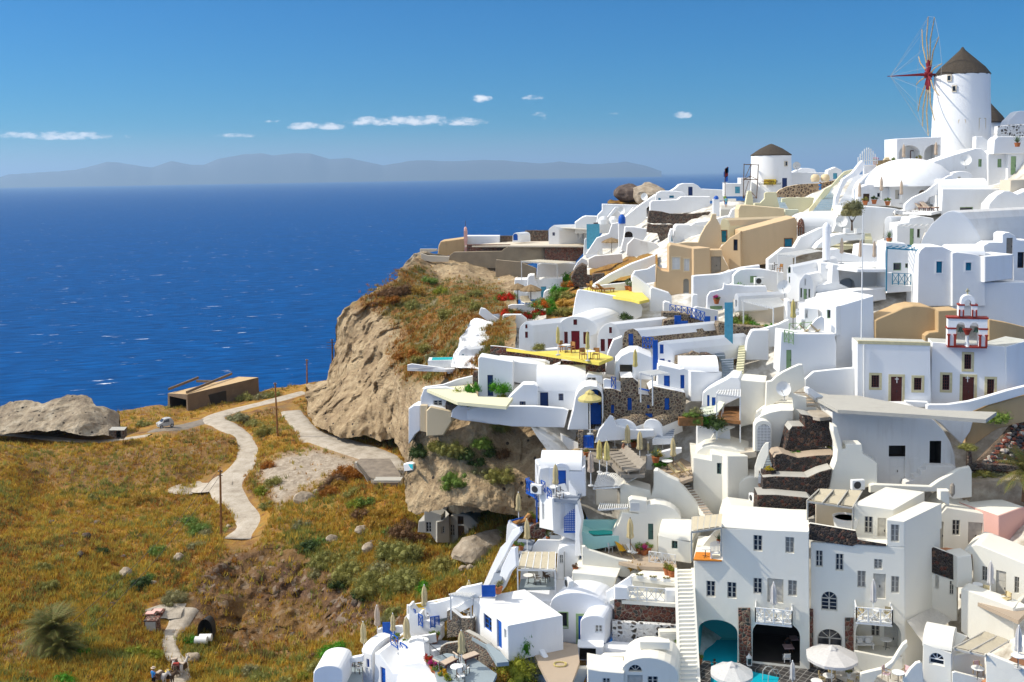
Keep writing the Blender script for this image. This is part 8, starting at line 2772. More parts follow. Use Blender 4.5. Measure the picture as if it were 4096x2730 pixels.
for x,y,s,c,l in((1110,1160,2.6,'flower_red','red bougainvillea on the white trellis'),(1130,1300,2.2,'flower_red','row of red flowers over the rounded parapet, left'),(1220,1315,2.0,'flower_orange','orange flowers over the rounded parapet, middle'),(1320,1330,2.2,'flower_red','red flowers over the rounded parapet, right'),(1440,1230,2.6,'flower_orange','orange flowering bush right of the straw parasols'),(1420,1300,2.0,'flower_red','red flowering bush under the green bank'),(1680,1040,2.2,'flower_orange','orange trumpet flowers beside the white pergola house')):
 r=TH('flowering_shrub',l,'flowering shrub',ZW(x,y+20,128 if y>1100 else 150))
 LO('blossom','bush',c,(0,-.2,.1),s*.55,s*.5,r)
 LO('leaves','bush','leaf_green',(0,.2,0),s*.72,s*.55,r)
thatch(ZW(1230,1215,136),4.6,2.2,'left straw parasol over the flowered terrace')
thatch(ZW(1350,1230,133),5.2,2.3,'right straw parasol with white loungers below it')
for x,l in((1295,'left white lounger under the right straw parasol'),(1325,'right white lounger under the right straw parasol')):
 put('sun_lounger/white',ZW(x,1232,132.6),l,.3,None,1.4)
PH=HW('white house with a fat tapered chimney and pale blue door under a pergola',pp(119,119,120,100,131,100,132,97,134,96,138,96,139,100,164,99,164,110,156,118),155,3,3,op=[('door',1442,1065,1490,1170,'ltblue')])
PH.more(pp(131,113,132,98,134,96,138,96,139,101,144,111),1.0,'white','white',.2,off=.9,wname='chimney')
WA('pale back wall under the slatted pergola on the slope',pp(140,100,141,86,150,85,176,85,174,92,166,100),163,3,.6,'white',.08)
PG('pergola','large slatted white pergola with straw matting on the slope',[ZW(1262,838,155),ZW(1590,862,154),ZW(1765,845,162),ZW(1430,825,164)],9.5*.85,'whitep',14,'canvasbeige',droop=.02)
r=Hse('white_dome','small white half dome beside the pale blue door','dome',[(1460,1180),(1465,1140),*arc(1465,1135,1580,1130,40)[1:],(1585,1180)],153,4,2)
reg(2048,1024)
BS('vine',quad(330,420,90,bright,400,360,90,green,440,290,80,bright,520,200,90,bright,370,480,80,bright,500,420,80,gold,520,340,70,olive,450,500,90,olive,540,480,70,olive),lambda x,y:TP(x,y),'tumbling down the bank left of the yellow terrace bastion')
BS('bank',quad(),lambda x,y:TP(x,y),'on the grassy bank above the long diagonal wall')
def bank_pt(x,y):
 P=Wn(x*K,y*K,TRBF(x,y)*1.0+.3)
 P[:,2]+=fbm(P*.4,3)*.35
 return P
grid('garden_bank',np.arange(1255,1335,4),P1(1255,700,1290,640,1335,610),[(1255,740),(1335,740)],30,bank_pt,5,3,'scrubland',attr=lambda X,Y:np.stack([X*0,X*0,X*0,X*0+1],-1))
grid('garden_bank',np.arange(1355,1515,4),P1(1355,618,1400,600,1515,580),[(1355,660),(1515,620)],24,bank_pt,5,3,'scrubland',attr=lambda X,Y:np.stack([X*0,X*0,X*0,X*0+1],-1))
WT('stone_wall','dark volcanic rock mass beside the white pergola house','rock',pp(54,29,54,20,58,12,64,7,69,9,69,18,74,19,74,29),150,3,2.0,'rubblewall',.3)
WS('small spotted stone wall with a pot on the bank',pp(74,24,74,17,85,16,86,22,74,26),142,3,1.0,'rubblewall',.1)
WA('white stucco and rubble wall under the straw umbrella',pp(70,11,70,3,76,0,101,-2,102,6,90,8,77,12),158,3,1.0,'oldwhite',.15)
WA('white stair wall beside the dark volcanic rock',pp(56,13,60,6,64,2,69,4,70,9,64,9,59,15),157,3,.6)
reg(2300,560)
O1=Hse('ochre_house','ochre house with two white boarded windows and an arched niche','house',pp(73,148,74,134,75,116,79,120,86,121,86,98,88,96,109,100,109,124,109,162,98,158,88,150),121,6,4,'ochre',op=[('win',893,1080,964,1190,'boards',{'trim':('ochre2',.12)}),('win',1002,1094,1050,1204,'boards',{'trim':('ochre2',.12)}),('cave',995,1275,1046,1440,'cement',{'arch':.5,'rd':.5})])
O1 .more(pp(109,125,109,100,124,99,124,125),3,'ochre','ochre',.1,yaw=-18)
O2=Hse('ochre_house','ochre stair wall with a grey double door','house',pp(111,124,111,116,116,111,124,101,135,101,136,108,142,119,125,124),121.5,2,2.0,'ochre',op=[('door',1250,1072,1342,1230,'greybrown')])
O3=Hse('ochre_house','big ochre house with a sloping roofline and a blue shuttered window','house',pp(153,118,153,84,202,71,204,75,204,100,199,111,170,115),123,3,5,'ochre',op=[('win',1926,910,1994,982,'teal',{'trim':('wood',.1)})])
O3 .more(pp(135,106,132,100,142,90,152,84,153,119,142,120),3,'ochre','ochre',.2,yaw=26,op=[('win',1455,915,1494,1018,'dark')])
WW('pale_yellow_wall','pale yellow wall sweeping up to a pointed pier behind the ochre houses',pp(88,101,88,96,101,94,113,94,115,88,120,79,124,74,126,68,130,68,130,72,134,79,135,96,132,101),126.5,3,.6,'ochre2',.15)
O4=Hse('pale_yellow_house','pale yellow vaulted house with a narrow blue door','house',pp(133,96,133,78,134,74,136,72,140,74,142,79,142,90,143,96),128,15,3,'paleyellow',roof='ochre2',ext=(9.5,3.2,0),op=[('door',1345,835,1391,940,'teal',{'trim':('wood',.1)})])
O5=Hse('beige_house','tall beige house with a weathered wall and one brown window','house',pp(150,78,150,64,152,60,160,60,192,63,193,74,162,83),135,3,3,'ochre2',op=[('win',1672,722,1700,795,'brown')])
WT('chimney','pale yellow tapered chimney with twin pots behind the beige house','chimney',pp(156,64,157,56,158,50,159,47,162,47,163,51,164,60,164,64),140,3,.9,'paleyellow')
WA('pale yellow parapet curving from the chimney',pp(164,62,165,58,170,58,174,54,174,49,176,48,185,48,186,54,188,62,174,64),139,3,.5,'paleyellow',.1)
STP('blue_stairway','short stairway with blue-grey treads by the spotted stone wall',ZW(1885,640,140),ZW(1960,640,140.2),ZW(1838,530,146),ZW(1900,528,146.4),7,'bluefloor',riser='white')
WA('pale yellow wall with a blind hatch between the two blue stairways',pp(190,66,190,54,196,53,220,53,217,64,216,68),143,3,.6,'paleyellow',.08)
WA('sage green low wall in front of the blind hatch',pp(192,73,193,64,195,64,205,64,206,66,199,70),137,3,.8,'sage')
WW('spotted_wall','curved tan wall with dark stones below the small windmill',pp(185,53,185,49,188,46,195,43,205,41,224,40,240,37,240,44,224,48,218,53),160,3,.8,'spottan',.06,cap='ochre2')
m=MB()
[m.lat([(.55,0),(.75,.5),(.6,1.0),(.3,1.2)],12,c=(dx,0,0))for dx in(-.8,.8)]
tag(m.mk('chimney_pots','ochre2',loc=ZW(2252,385,159),smooth=40),'twin rounded chimney pots on the spotted stone wall','chimney')
sw,sb,ss,sr,sh_=(lambda t:t)(None)or(None,)*5
def small_mill():
 d=177
 s=d/FP/2.2963
 b=ZW(1800,495,d)
 r=TH('windmill','small white windmill tower without sails and with a yellow cafe sign','windmill',b)
 R0=186*s
 H=(495-143)*s
 m=MB()
 m.lat([(R0*1.03,-2),(R0,0),(R0*.985,H*.4),(R0*.96,H)],48)
 m.mk('tower','white',r,smooth=40)
 m=MB()
 m.lat([(R0*.98,H-.1),(R0*.99,H+.05),(R0*.55,H+58*s),(R0*.12,H+97*s),(.05,H+103*s)],40,flute=.012,nf=13)
 m.mk('thatched_roof','thatch',r,smooth=50)
 mwin(r,b,s,1931,224,22,36,1800,495,R0)
 mwin(r,b,s,1916,400,54,95,1800,495,R0*1.0,'dkblue','white')
 return(r,b,s,R0)
smr,smb,sms,smR=small_mill()
def mill_sign():
 dx=(1791-1800)*sms
 aa=math.asin(dx/smR)
 vy=V3((smb.x,smb.y,0)).normalized()
 rg=V3((vy.y,-vy.x,0))
 n=rg*math.sin(aa)-vy*math.cos(aa)
 t=V3((-n.y,n.x,0))
 w,h=(108*sms,49*sms)
 c=n*(smR+.32)+V3((0,0,(495-386)*sms))
 m=MB()
 m.ob(c-t*w/2-V3((0,0,h/2)),t*w,V3((0,0,h)),-n*.3)
 r=TH('sign','yellow cafe and swimming pool sign on the small windmill','sign',smb+c)
 m.v=[tuple(V3(v)-c)for v in m.v]
 m.mk('board','yellowp',r)
 rot=Matrix((t,V3((0,0,1)),n)).transposed().to_euler()
 for txt,sz,ox,oy,mt in(('Laurance',.4,-.25*w,.2*h,'red'),('Cafe &',.52,.23*w,.1*h,'black'),('Swimming Pool',.52,0,-.3*h,'black')):
  cu=bpy.data.curves.new('lettering','FONT')
  cu.body=txt
  cu.size=sz*1.15
  cu.align_x='CENTER'
  cu.align_y='CENTER'
  cu.extrude=.01
  cu.shear=.2
  cu.materials.append(M[mt])
  o=bpy.data.objects.new('lettering',bpy.data.meshes.new_from_object(bpy.data.objects.new('lettering',cu)))
  COL.objects.link(o)
  o.parent=r
  o.location=n*.03+t*ox+V3((0,0,oy))
  o.rotation_euler=rot
mill_sign()
r=TH('scaffolding','rusty scaffolding tower leaning against the small windmill','scaffolding',ZW(1615,540,172))
o=r.location
pts={k:ZW(*q)-o for k,q in dict(a0=(1545,540,171),a1=(1553,220,171),b0=(1605,470,175),b1=(1618,222,175),c0=(1668,540,171),c1=(1685,225,171),d0=(1640,540,169),d1=(1640,500,169)).items()}
m=MB()
for k in 'abc':
 m.bar(pts[k+'0'],pts[k+'1'],.07)
m.mk('upright','rust',r)
m=MB()
for f in(.02,.55,.98):
 [m.bar(pts[p+'0'].lerp(pts[p+'1'],f),pts[q+'0'].lerp(pts[q+'1'],f),.06)for p,q in('ab','bc','ac')]
m.bar(pts['a0'],pts['b0'].lerp(pts['b1'],.6),.05)
m.bar(pts['a0'].lerp(pts['a1'],.5),pts['b1'],.05)
m.bar(pts['a0'].lerp(pts['a1'],.55)+V3((0,0,.1)),pts['c0'].lerp(pts['c1'],.55),.05)
m.mk('brace','rust',r)
r=TH('flagpole','flagpole with a blue and white flag and a red flag beside the small windmill','flagpole',ZW(1378,540,170))
o=r.location
m=MB()
m.bar(ZW(1378,560,170)-o,ZW(1377,268,170)-o,.09,.05)
m.mk('pole','rust',r)
for x0,y0,x1,y1,mt in((1382,312,1412,300,'shirtblue'),(1380,350,1406,332,'red'),(1378,388,1404,380,'blue'),(1366,344,1378,336,'blue')):
 m=MB()
 a=ZW(x0,y0,170)-o
 b_=ZW(x1,y1,170)-o
 hgt=V3((0,0,.9 if mt!='red' else 1.6))
 m.add([a,b_,b_+hgt,a+hgt]+[q+V3((0,.03,0))for q in(a,b_,b_+hgt,a+hgt)],[(0,1,2,3),(7,6,5,4),(0,4,5,1),(2,6,7,3)])
 m.mk('flag',mt,r)
m=MB()
m.bar(ZW(1352,393,170)-o,ZW(1400,393,170)-o,.05)
m.mk('yard','whitep',r)
FA=HW('small flat white house with a pale blue door left of the scaffolding',pp(138,52,138,40,141,40,152,40,152,35,161,35,161,52),174,3,3,op=[('door',1470,430,1516,492,'ltblue')])
FB=HW('white house on the ridge with a rounded gable and dark blue door',pp(87,56,88,47,93,44,96,41,100,40,109,40,113,42,116,45,137,46,137,56),189,3,3,op=[('door',1040,432,1080,512,'dkblue')])
FC=HW('low white house with rounded corners on the ridge',pp(73,62,74,52,75,49,79,47,90,47,99,48,101,50,101,60),183,6,3,op=[('win',866,512,908,534,'teal'),('win',765,535,788,558,'teal')])
FD=HW('long white terrace wall house below the ridge',pp(66,72,69,70,69,58,71,56,94,55,98,52,100,52,124,52,124,66,88,68),176.5,3,2)
WW('diagonal_wall','white diagonal wall descending the ridge to the sail house',pp(40,79,44,72,58,61,74,50,74,56,66,63,66,72,62,76,50,82,40,83),184,-6,1.0,'white',.2)
FE=HW('white flat house with two slanting white fins',pp(20,76,21,69,25,65,25,59,60,60,52,66,44,72,30,76),192,3,2)
for x0,l in((295,'left slanting white fin'),(460,'right slanting white fin')):
 WW('fin_wall',l+' against the flat ridge house',[(x0,712),(x0+75,618),(x0+100,618),(x0+88,645),(x0+30,712)],190.5,3,1.2,'white',.08)
FF=HW('white house with one brown-framed window on the far slope',pp(0,86,0,76,7,71,10,70,44,71,44,80,30,86),196.5,3,3,op=[('win',175,766,212,822,'dkblue',{'trim':('wood',.1)})])
m=MB()
[m.lat([(.9,0),(.9,.9),(.5,1.4),(.1,1.5)],12,c=(dx,0,0))for dx in(-1.0,1.0)]
tag(m.mk('chimney_pots','white',loc=ZW(305,775,190)),'twin white chimney pots behind the far slope house','chimney')
WW('stepped_wall','white stepped gable wall beside the small blue dome',pp(10,105,20,90,26,88,31,86,34,77,40,76,41,80,42,96,38,100,24,100,20,105),176,3,1.0,'white',.15)
r=TH('dome_belfry','white post with a small bright blue dome on the far slope','belfry',ZW(433,980,171))
m=MB()
m.box(-1.2,-.8,0,1.2,.8,8.0)
m.mk('post','white',r)
m=MB()
m.lat([(1.25,7.9),(1.25,9.2),(1.1,10.2),(.6,10.9),(.02,11.1)],20)
m.mk('dome','blue',r,smooth=40)
FG=HW('white house with an arched stone opening below the dark terrace wall',pp(42,101,45,90,46,80,54,80,66,82,66,88,60,96,48,104),166,3,2,op=[('cave',455,842,530,896,'rubblewall',{'arch':.45,'rd':.8})])
WW('spotted_wall','white vaulted wall under the far flower pots',pp(47,106,48,96,54,90,60,92,74,95,80,100,79,104,66,106,52,108),160,3,1.2,'oldwhite',.2)
RW=WS('long dark stone terrace wall in front of the ridge houses',pp(67,76,68,66,70,65,80,66,88,68,110,68,124,66,126,72,124,75,92,78,87,77,72,77),168,2,1.5,'rubblewall',.1)[0]
WS('lower dark stone terrace wall with hanging shrubs',pp(66,85,67,77,72,78,92,78,92,84,87,86,86,98,80,98,76,86),163,4,1.5,'rubblewall',.1)
FH=HW('low white house with a long rounded roof in front of the dark wall',pp(90,96,91,88,92,80,94,78,117,78,119,80,119,87,114,94,100,96),152,3,3)
FI=HW('small white block with pale blue panels left of the long rounded roof',pp(86,98,86,88,88,82,90,82,91,98),151,6,2,op=[('win',884,880,900,935,'ltblue')])
FJ=WW('white_wall','white garden walls behind the pale yellow pier',pp(106,79,110,76,124,74,138,70,150,69,150,74,125,79),150,3,1.0,'white',.15)
WW('rough_white_wall','rough white lumpy buttress below the strolling people',pp(141,71,144,64,150,61,152,64,152,71),146,3,1,'white',.2)
r=TH('dome_belfry','white post with a blue cap below the strolling people','belfry',ZW(1297,700,152))
m=MB()
m.box(-1.0,-.6,0,.9,.6,5.2)
m.mk('post','white',r)
m=MB()
m.lat([(.75,5.1),(.7,5.7),(.4,6.1),(.02,6.2)],16)
m.mk('dome','blue',r,smooth=40)
m=MB()
m.box(-.06,-.06,6.1,.06,.06,7.6)
m.box(-.3,-.06,7.0,.3,.06,7.15)
m.mk('cross','whitep',r)
zpath=ZW(1390,625,160).z
Plt('footpath',None,None,pp(134,64,148,64,148,54,136,54),h=zpath,mat='cement',kind='structure',thick=2)
Psn('person in a turquoise top walking on the path below the windmill',ZW(1388,622,160),0,'shirtteal','shirtblue','stand')
Psn('person in a lime green shirt on the path below the windmill',ZW(1377,600,163),.5,'shirtgreen','black','stand')
reg(2840,660,2.92)
Psn('person in a pale blue patterned shirt leaning at the spotted wall',ZW(1285,330,158),.3,'shirtblue','shirtblue','stand')
reg(2300,560)
FK=HW('white house with an arched attic and shadow-striped pergola behind the spotted wall',pp(198,42,199,30,209,30,232,30,232,42),178,3,3)
FK.more(pp(199,31,201,29,208,26,214,26,220,27,223,31),2,'white','white',.15,off=-3)
reg(3072,512)
FL=HW('small white gabled house with a pale green door behind the yellow stair',pp(54,48,55,39,62,36,68,39,69,48),168,3,2,op=[('door',598,416,636,470,'ltblue')])
put('satellite_dish/x',ZW(265,410,176),'satellite dish on the roof right of the small windmill',-.6,None,2.6)
for q in[q for q in COL.objects if q.name.startswith('dome_belfry')]:
 q.scale=(.5,.5,.5)
KN=RBF([(1400,470,196),(1440,452,200),(1500,442,198),(1400,480,194),(1500,470,192)])
def kn_pt(x,y):
 P=Wn(x*K,y*K,KN(x,y))
 P[:,2]+=fbm(P*.3,4)*.5
 return P
grid('rock_knoll',np.arange(1396,1504,3),P1(1396,466,1420,458,1450,448,1480,444,1504,440),[(1396,470),(1504,470)],20,kn_pt,10,6,'scrubland',attr=lambda X,Y:np.stack([X*0,X*0,X*0,X*0+1],-1))
def rock(name,label,loc,r,mat='boulder',sz=(1,.8,.75),seed=0,cat='rock',group=None):
 bm=bmesh.new()
 bmesh.ops.create_icosphere(bm,subdivisions=3,radius=1)
 for v in bm.verts:
  p=v.co.copy()
  f=1+.28*noise.noise(p*1.1+V3((seed*3.1,seed,0)))+.12*noise.noise(p*3+V3((0,seed,5)))
  v.co=V3((p.x*sz[0],p.y*sz[1],p.z*sz[2]))*f*r
 me=bpy.data.meshes.new(name)
 bm.to_mesh(me)
 bm.free()
 me.materials.append(M[mat])
 me.polygons.foreach_set('use_smooth',[True]*len(me.polygons))
 me.set_sharp_from_angle(angle=rad(28))
 o=bpy.data.objects.new(name,me)
 COL.objects.link(o)
 o.location=loc
 o.rotation_euler=(0,0,seed)
 return tag(o,label,cat,group)
reg(1536,683)
FT=WW('concrete_wall','board-marked concrete retaining wall of the far terrace',pp(58,89,59,79,64,75,108,74,110,72,116,69,150,69,149,83,120,88,103,90),197.5,3,1.5,'boardconcrete',.1)[0]
WS('reddish dry stone wall at the right of the concrete wall',pp(147,84,148,69,184,69,183,76,176,84),196,3,1.5,'redstone',.08)
WS('dark red stone wall above the concrete wall',pp(76,76,76,68,116,68,108,74),199,3,1.0,'redstone',.06)
WW('concrete_wall','lower board-marked concrete panel behind the scaffold frame',pp(102,101,103,82,125,84,140,90,140,101),191,3,1.0,'boardconcrete',.08)
AG=Hse('stone_arch','grey vaulted cellar mouth below the concrete panel','cellar',pp(101,114,102,106,104,100,119,100,120,110,119,114),188,3,2,'cement',op=[('cave',1045,1052,1142,1140,'darkcave',{'arch':.5,'rd':1.5})])
WW('block_wall','pale block parapet with an angled corner at the far point',pp(34,82,34,76,40,78,60,79,59,84,43,84),196,2,.6,'beige',.06)
WW('block_wall','pale low wall closing the far point terrace',pp(33,76,33,72,49,72,49,74,34,76),202,2,.5,'beige',.06)
WT('tan_house','rounded tan stone house wall on the far terrace','house',pp(49,79,50,69,52,65,60,64,74,62,74,74,62,78),203,4,6,'tuffplaster',.3)
VV=Hse('white_vault','long white barrel roof on the far terrace','house',pp(74,69,74,60,78,60,88,60,106,60,106,68),207,3,3,'whiteb')
r=TH('chimney','tall pink chimney with a rod on the far terrace','chimney',ZW(753,750,200.5))
m=MB()
m.box(-.55,-.55,0,.55,.55,4.4)
m.mk('stack','pinkp',r)
m=MB()
m.box(-.7,-.7,4.4,.7,.7,8.8)
m.mk('shaft','pinkp',r)
m=MB()
m.lat([(.6,8.8),(.62,9.6),(.4,10.1),(.05,10.3)],12)
m.mk('cap','pinkp',r)
m=MB()
m.bar((0,0,10),(0,0,12.6),.08)
m.mk('rod','rust',r)
r.scale=(.5,.5,.5)
BN=Hse('blue_niche','little white arched hut with a blue door on the far terrace','hut',[(1178,660),(1180,610),*arc(1180,605,1258,605,35)[1:],(1260,660)],203,6,2,ext=(2.0,2.5,0),op=[('door',1186,580,1228,642,'blue',{'arch':.5})])
WS('dark stone garden walls behind the far terrace',pp(106,67,107,60,118,60,126,60,130,55,151,55,151,69,126,66),209,3,1.0,'rubblewall',.08)
SHs=HW('white house with a rounded roof and a small window beside a shade sail',pp(151,69,151,54,153,52,156,50,159,52,161,55,161,69),199,10,4,ext=(8,3,0),op=[('win',1547,568,1570,598,'dkblue')])
SHs.more(pp(161,69,161,54,184,56,184,69),2,'white','white',.1,off=-2,op=[('door',1760,558,1792,640,'dkblue')])
m=MB()
a,b_,c,d=(ZW(1610,525,196),ZW(2010,548,190),ZW(1900,540,200),ZW(1700,512,204))
m.add([a,b_,c,d]+[q-V3((0,0,.05))for q in(a,b_,c,d)],[(0,1,2,3),(7,6,5,4),(0,4,5,1)])
tag(m.mk('shade_sail','sailwhite'),'cream shade sail on the far terrace','shade sail')
Plt('terrace','far terrace floor with small white piers and chairs','terrace',pp(74,69,150,69,184,69,182,64,118,64,106,66),199.5,mat='beige')
WW('gate_pier','white wall with pale blue gate and steps at the right of the far terrace',pp(183,78,184,64,185,62,189,63,189,72,195,72,196,64,200,60,201,77),186,3,.8,'white',.1)
m=MB()
m.box(-1.2,-.1,0,1.2,0,4.6)
tag(m.mk('gate','ltblue',loc=ZW(1922,718,185)),'pale blue gate at the right of the far terrace','gate')
STP('white_steps','small white steps below the pale blue gate',ZW(1855,775,182),ZW(1960,775,182),ZW(1870,725,185),ZW(1950,722,185),5,'whiteb')
thatch(ZW(2090,755,176),8.2*.72,2.9,'straw umbrella beside the small blue dome')
reg(2300,560)
rock('boulder','big dark boulder on the skyline knoll',ZW(495,490,197),3.0,'boulder',(1.25,.9,.62),2)
rock('boulder','tan pointed rock on the skyline knoll',ZW(680,500,194),3.4,'palerock',(1.25,.9,.6),5)
put('satellite_dish/x',ZW(640,580,186),'satellite dish beside the rocky knoll',-.6,None,2.6)
put('satellite_dish/x',ZW(432,705,188),'satellite dish between the slanting white fins',-.6,None,2.6)
reg(0,1365)
UB=Hse('block_building','unfinished grey-brown block building with an open end and flat roof','building',pp(154,65,154,48,172,49,173,66),187,38,8,'block',roof='tuffplaster',r=.04,ext=(9.6,15.0,0),op=[('cave',1560,522,1712,652,'darkcave',{'rd':9})])
BPl=[ZW(1728,655,185.6),ZW(2145,548,203)]
u_=BPl[1]-BPl[0]
u_.z=0
ul=u_.normalized()
nl=V3((ul.y,-ul.x,0))
m=MB()
z0=BPl[0].z
a=ZW(1728,655,185.6)
for f,w,h0,h1,nm in((.12,.75,.5,1.7,'window'),(.4,.75,.7,1.9,'window'),(.86,.8,.8,2.4,'window')):
 p=a+u_*f+nl*.12
 m=MB()
 m.ob(V3((p.x,p.y,z0+h0))-ul*w/2,ul*w,V3((0,0,h1-h0)),nl*-.25)
 UB.part(m,nm,'black')
m=MB()
hh=UB.pl.sz(1724,488)[1]
[m.ob(V3((p.x,p.y,hh-.05)),d,q,V3((0,0,.45)))for p,d,q in((a-nl*.3,u_,nl*.28),(UB.pl.hit(1545,480)+nl*.0,u_*.62,nl*.28),(a+u_*.55-nl*.3,-nl*3.4,ul*.28))]
UB.part(m,'parapet','block')
def car(loc,rz):
 r=TH('parked_car','silver two-seat car parked on the dark gravel of the plateau','car',loc,None,rz)
 P=[(-1.22,.32),(-1.25,.62),(-1.16,.86),(-.72,1.0),(-.3,1.46),(.25,1.55),(.85,1.5),(1.16,1.12),(1.22,.8),(1.22,.32)]
 m=MB()
 n=len(P)
 vs=[]
 for y,k in((-.74,1.0),(-.66,1.02),(.66,1.02),(.74,1.0)):
  for x,zz in P:
   ins=.16 if zz>1.05 else 0
   yy=y+(ins if y<0 else-ins)
   vs.append((x*(.97 if abs(y)>.7 else 1),yy,zz))
 m.add(vs,[(k*n+i,k*n+(i+1)%n,(k+1)*n+(i+1)%n,(k+1)*n+i)for k in range(3)for i in range(n)]+[tuple(range(n)),tuple(range(3*n,4*n))[::-1]])
 m.mk('body','steel',r,smooth=40)
 m=MB()
 m.add([(-.7,-.56,1.03),(-.7,.56,1.03),(-.32,.5,1.44),(-.32,-.5,1.44)],[(0,3,2,1)])
 m.v=[(x-.03,y,zz+.02)for x,y,zz in m.v]
 m.mk('windscreen','glass',r)
 for s in(-1,1):
  m=MB()
  q=[(-.55,s*.765,1.0),(.45,s*.765,1.0),(.5,s*.6,1.42),(-.25,s*.6,1.42)]
  m.add(q if s>0 else q[::-1],[(0,1,2,3)])
  m.mk('side_window','glass',r)
 for s in(-1,1):
  m=MB()
  m.box(-1.27,s*.55-.12,.68,-1.18,s*.55+.12,.84)
  m.mk('headlight','whitep',r)
  for x in(-.85,.88):
   m=MB()
   m.bar((x,s*.58,.29),(x,s*.76,.29),.29,n=18)
   w=m.mk('wheel','black',r)
   m=MB()
   m.bar((x,s*.76,.29),(x,s*.775,.29),.18,n=12)
   m.mk('rim','steel',w)
 m=MB()
 m.box(-1.28,-.3,.5,-1.22,.3,.6)
 m.mk('grille','black',r)
 m=MB()
 m.box(-1.29,-.2,.36,-1.24,.2,.46)
 m.mk('number_plate','whitep',r)
 return r
car(LP(380,983.5)+V3((0,0,.1)),rad(38))
HU=Hse('stone_hut','tiny stone hut with a dark doorway at the end of the pale mound','hut',pp(100,87,100,82,106,82,114,82,114,90,106,90),152,-10,2.2,'rubblewall',roof='cement',r=.04,op=[('cave',1068,828,1110,890,'darkcave',{'rd':1})])
for x,y0,y1,d_,l in((2025,1180,1790,None,'nearest tall wooden utility pole at the road bend'),):
 pass
def pole(xb,yb,xt,yt,d,label,arms=False):
 b=W(xb*K,yb*K,d)
 t_=W(xt*K,yt*K,d)
 b.z-=.4
 r=TH('utility_pole',label,'utility pole',b,None)
 m=MB()
 m.bar((0,0,0),t_-b,.17,.11,8)
 m.mk('post','wood' if not arms else 'rust',r)
 q=t_-b
 for dz in(.25,.7)if not arms else(.6,1.1,1.6):
  m=MB()
  m.sb(q+V3((-.25 if not arms else-1.0,0,-dz)),q+V3((.25 if not arms else 1.6,0,-dz)),.08)
  m.mk('crossarm','rust',r)
 for dx in(-.2,.2):
  m=MB()
  m.lat([(.05,0),(.07,.06),(.04,.16)],8,c=(q.x+dx,q.y,q.z-.2))
  m.mk('insulator','steel',r)
 return t_
p1=pole(508,1234,506,1080,117,'tallest wooden utility pole beside the pale road')
p2=pole(638,1000,632,880,152,'wooden utility pole where the two tracks part')
p3=pole(705.5,890,705,826,186,'short wooden utility pole above the sea edge')
p4=pole(764,835,763,780,176,'iron utility pole with crossarms against the cliff edge',True)
w_=W(180*K,1440*K,92)
def wire(a,b,sag,label):
 m=MB()
 pts=[a.lerp(b,i/14)-V3((0,0,sag*4*(i/14)*(1-i/14)))for i in range(15)]
 [m.bar(p,q,.022,n=4)for p,q in zip(pts[:-1],pts[1:])]
 tag(m.mk('power_line','iron'),label,'power line')
for k,dx in enumerate((-.3,.3)):
 wire(p1+V3((dx,0,-.2)),w_+V3((dx*4,0,0)),1.0,('upper' if k else 'lower')+' wire running from the tallest pole down over the hillside')
def bike(loc,rz,label,lying=False):
 r=TH('scooter',label,'scooter',loc,None,rz)
 for y in(-.6,.6):
  m=MB()
  m.bar((-.06,y,.28),(.06,y,.28),.28,n=16)
  w=m.mk('wheel','black',r)
  m=MB()
  m.bar((-.065,y,.28),(.065,y,.28),.14,n=10)
  m.mk('rim','steel',w)
 m=MB()
 m.ob((-.16,-.1,.3),(.32,0,0),(0,.8,0),(0,.05,.38))
 m.ob((-.2,-.62,.35),(.4,0,0),(0,.16,0),(0,.12,.6))
 m.ob((-.15,-.4,.28),(.3,0,0),(0,.4,0),(0,0,.08))
 m.mk('body','dkblue',r)
 m=MB()
 m.ob((-.14,0,.75),(.28,0,0),(0,.75,0),(0,0,.12))
 m.mk('seat','black',r)
 m=MB()
 m.bar((-.32,-.45,1.05),(.32,-.45,1.05),.025)
 m.bar((0,-.6,.3),(0,-.45,1.05),.04)
 m.mk('handlebar','steel',r)
 if lying:
  r.rotation_euler=(0,rad(70),rz)
 return r
reg(1024,1365)
WW('bridge_parapet','curved concrete parapet of the small bridge',pp(104,138,104,131,100,124,94,116,92,112,93,111,99,118,106,127,108,130,108,139),124,-35,.4,'cement',.06)
Plt('bridge_deck',None,None,pp(90,112,96,108,123,108,133,123,131,130,108,130,100,120),131,mat='darkgravel',kind='structure',thick=.6)
WW('bridge_wall','dark concrete abutment under the small bridge',pp(108,140,108,128,133,128,134,137,120,139),122.5,4,1.5,'cement',.05)
WT('stone_terrace','rubble stone terrace with a concrete top above the ruined house','stone wall',pp(160,160,161,142,168,140,220,150,226,149,227,159,217,164,190,164),109,8,5,'greystone',.08,cap='cement')
Plt('terrace','concrete top of the rubble stone terrace','terrace',pp(161,143,169,137,230,144,226,149,220,151),109.4,mat='cement',thick=.2)
reg(1640,1960,2.69)
RH=Hse('ruined_house','ruined grey stone house with blue-framed windows and a broken roof','house',pp(8,46,9,34,15,33,15,22,23,23,34,27,34,56,29,56,21,47),106,12,3,'cement',op=[('win',170,348,228,460,'old')])
RH.more(pp(29,57,29,35,35,33,42,26,43,57),2,'cement','cement',.08,yaw=-20,op=[('win',333,395,374,470,'old')])
RH.more(pp(40,59,40,33,44,28,50,26,58,26,64,28,70,33,76,39,82,39,80,56,60,60),3,'cement','cement',.1,off=-1.0,op=[('win',430,376,480,500,'old'),('door',515,388,585,560,'dkwood'),('win',512,285,577,375,'dark'),('win',628,412,682,535,'old')])
RD=Hse('ruined_shed','low ruined stone shed with a blue and rust door','shed',pp(64,86,65,70,74,68,90,72,89,89,74,89),96,6,1.5,'rubblewall',roof='cement',op=[('door',800,735,864,890,'teal')])
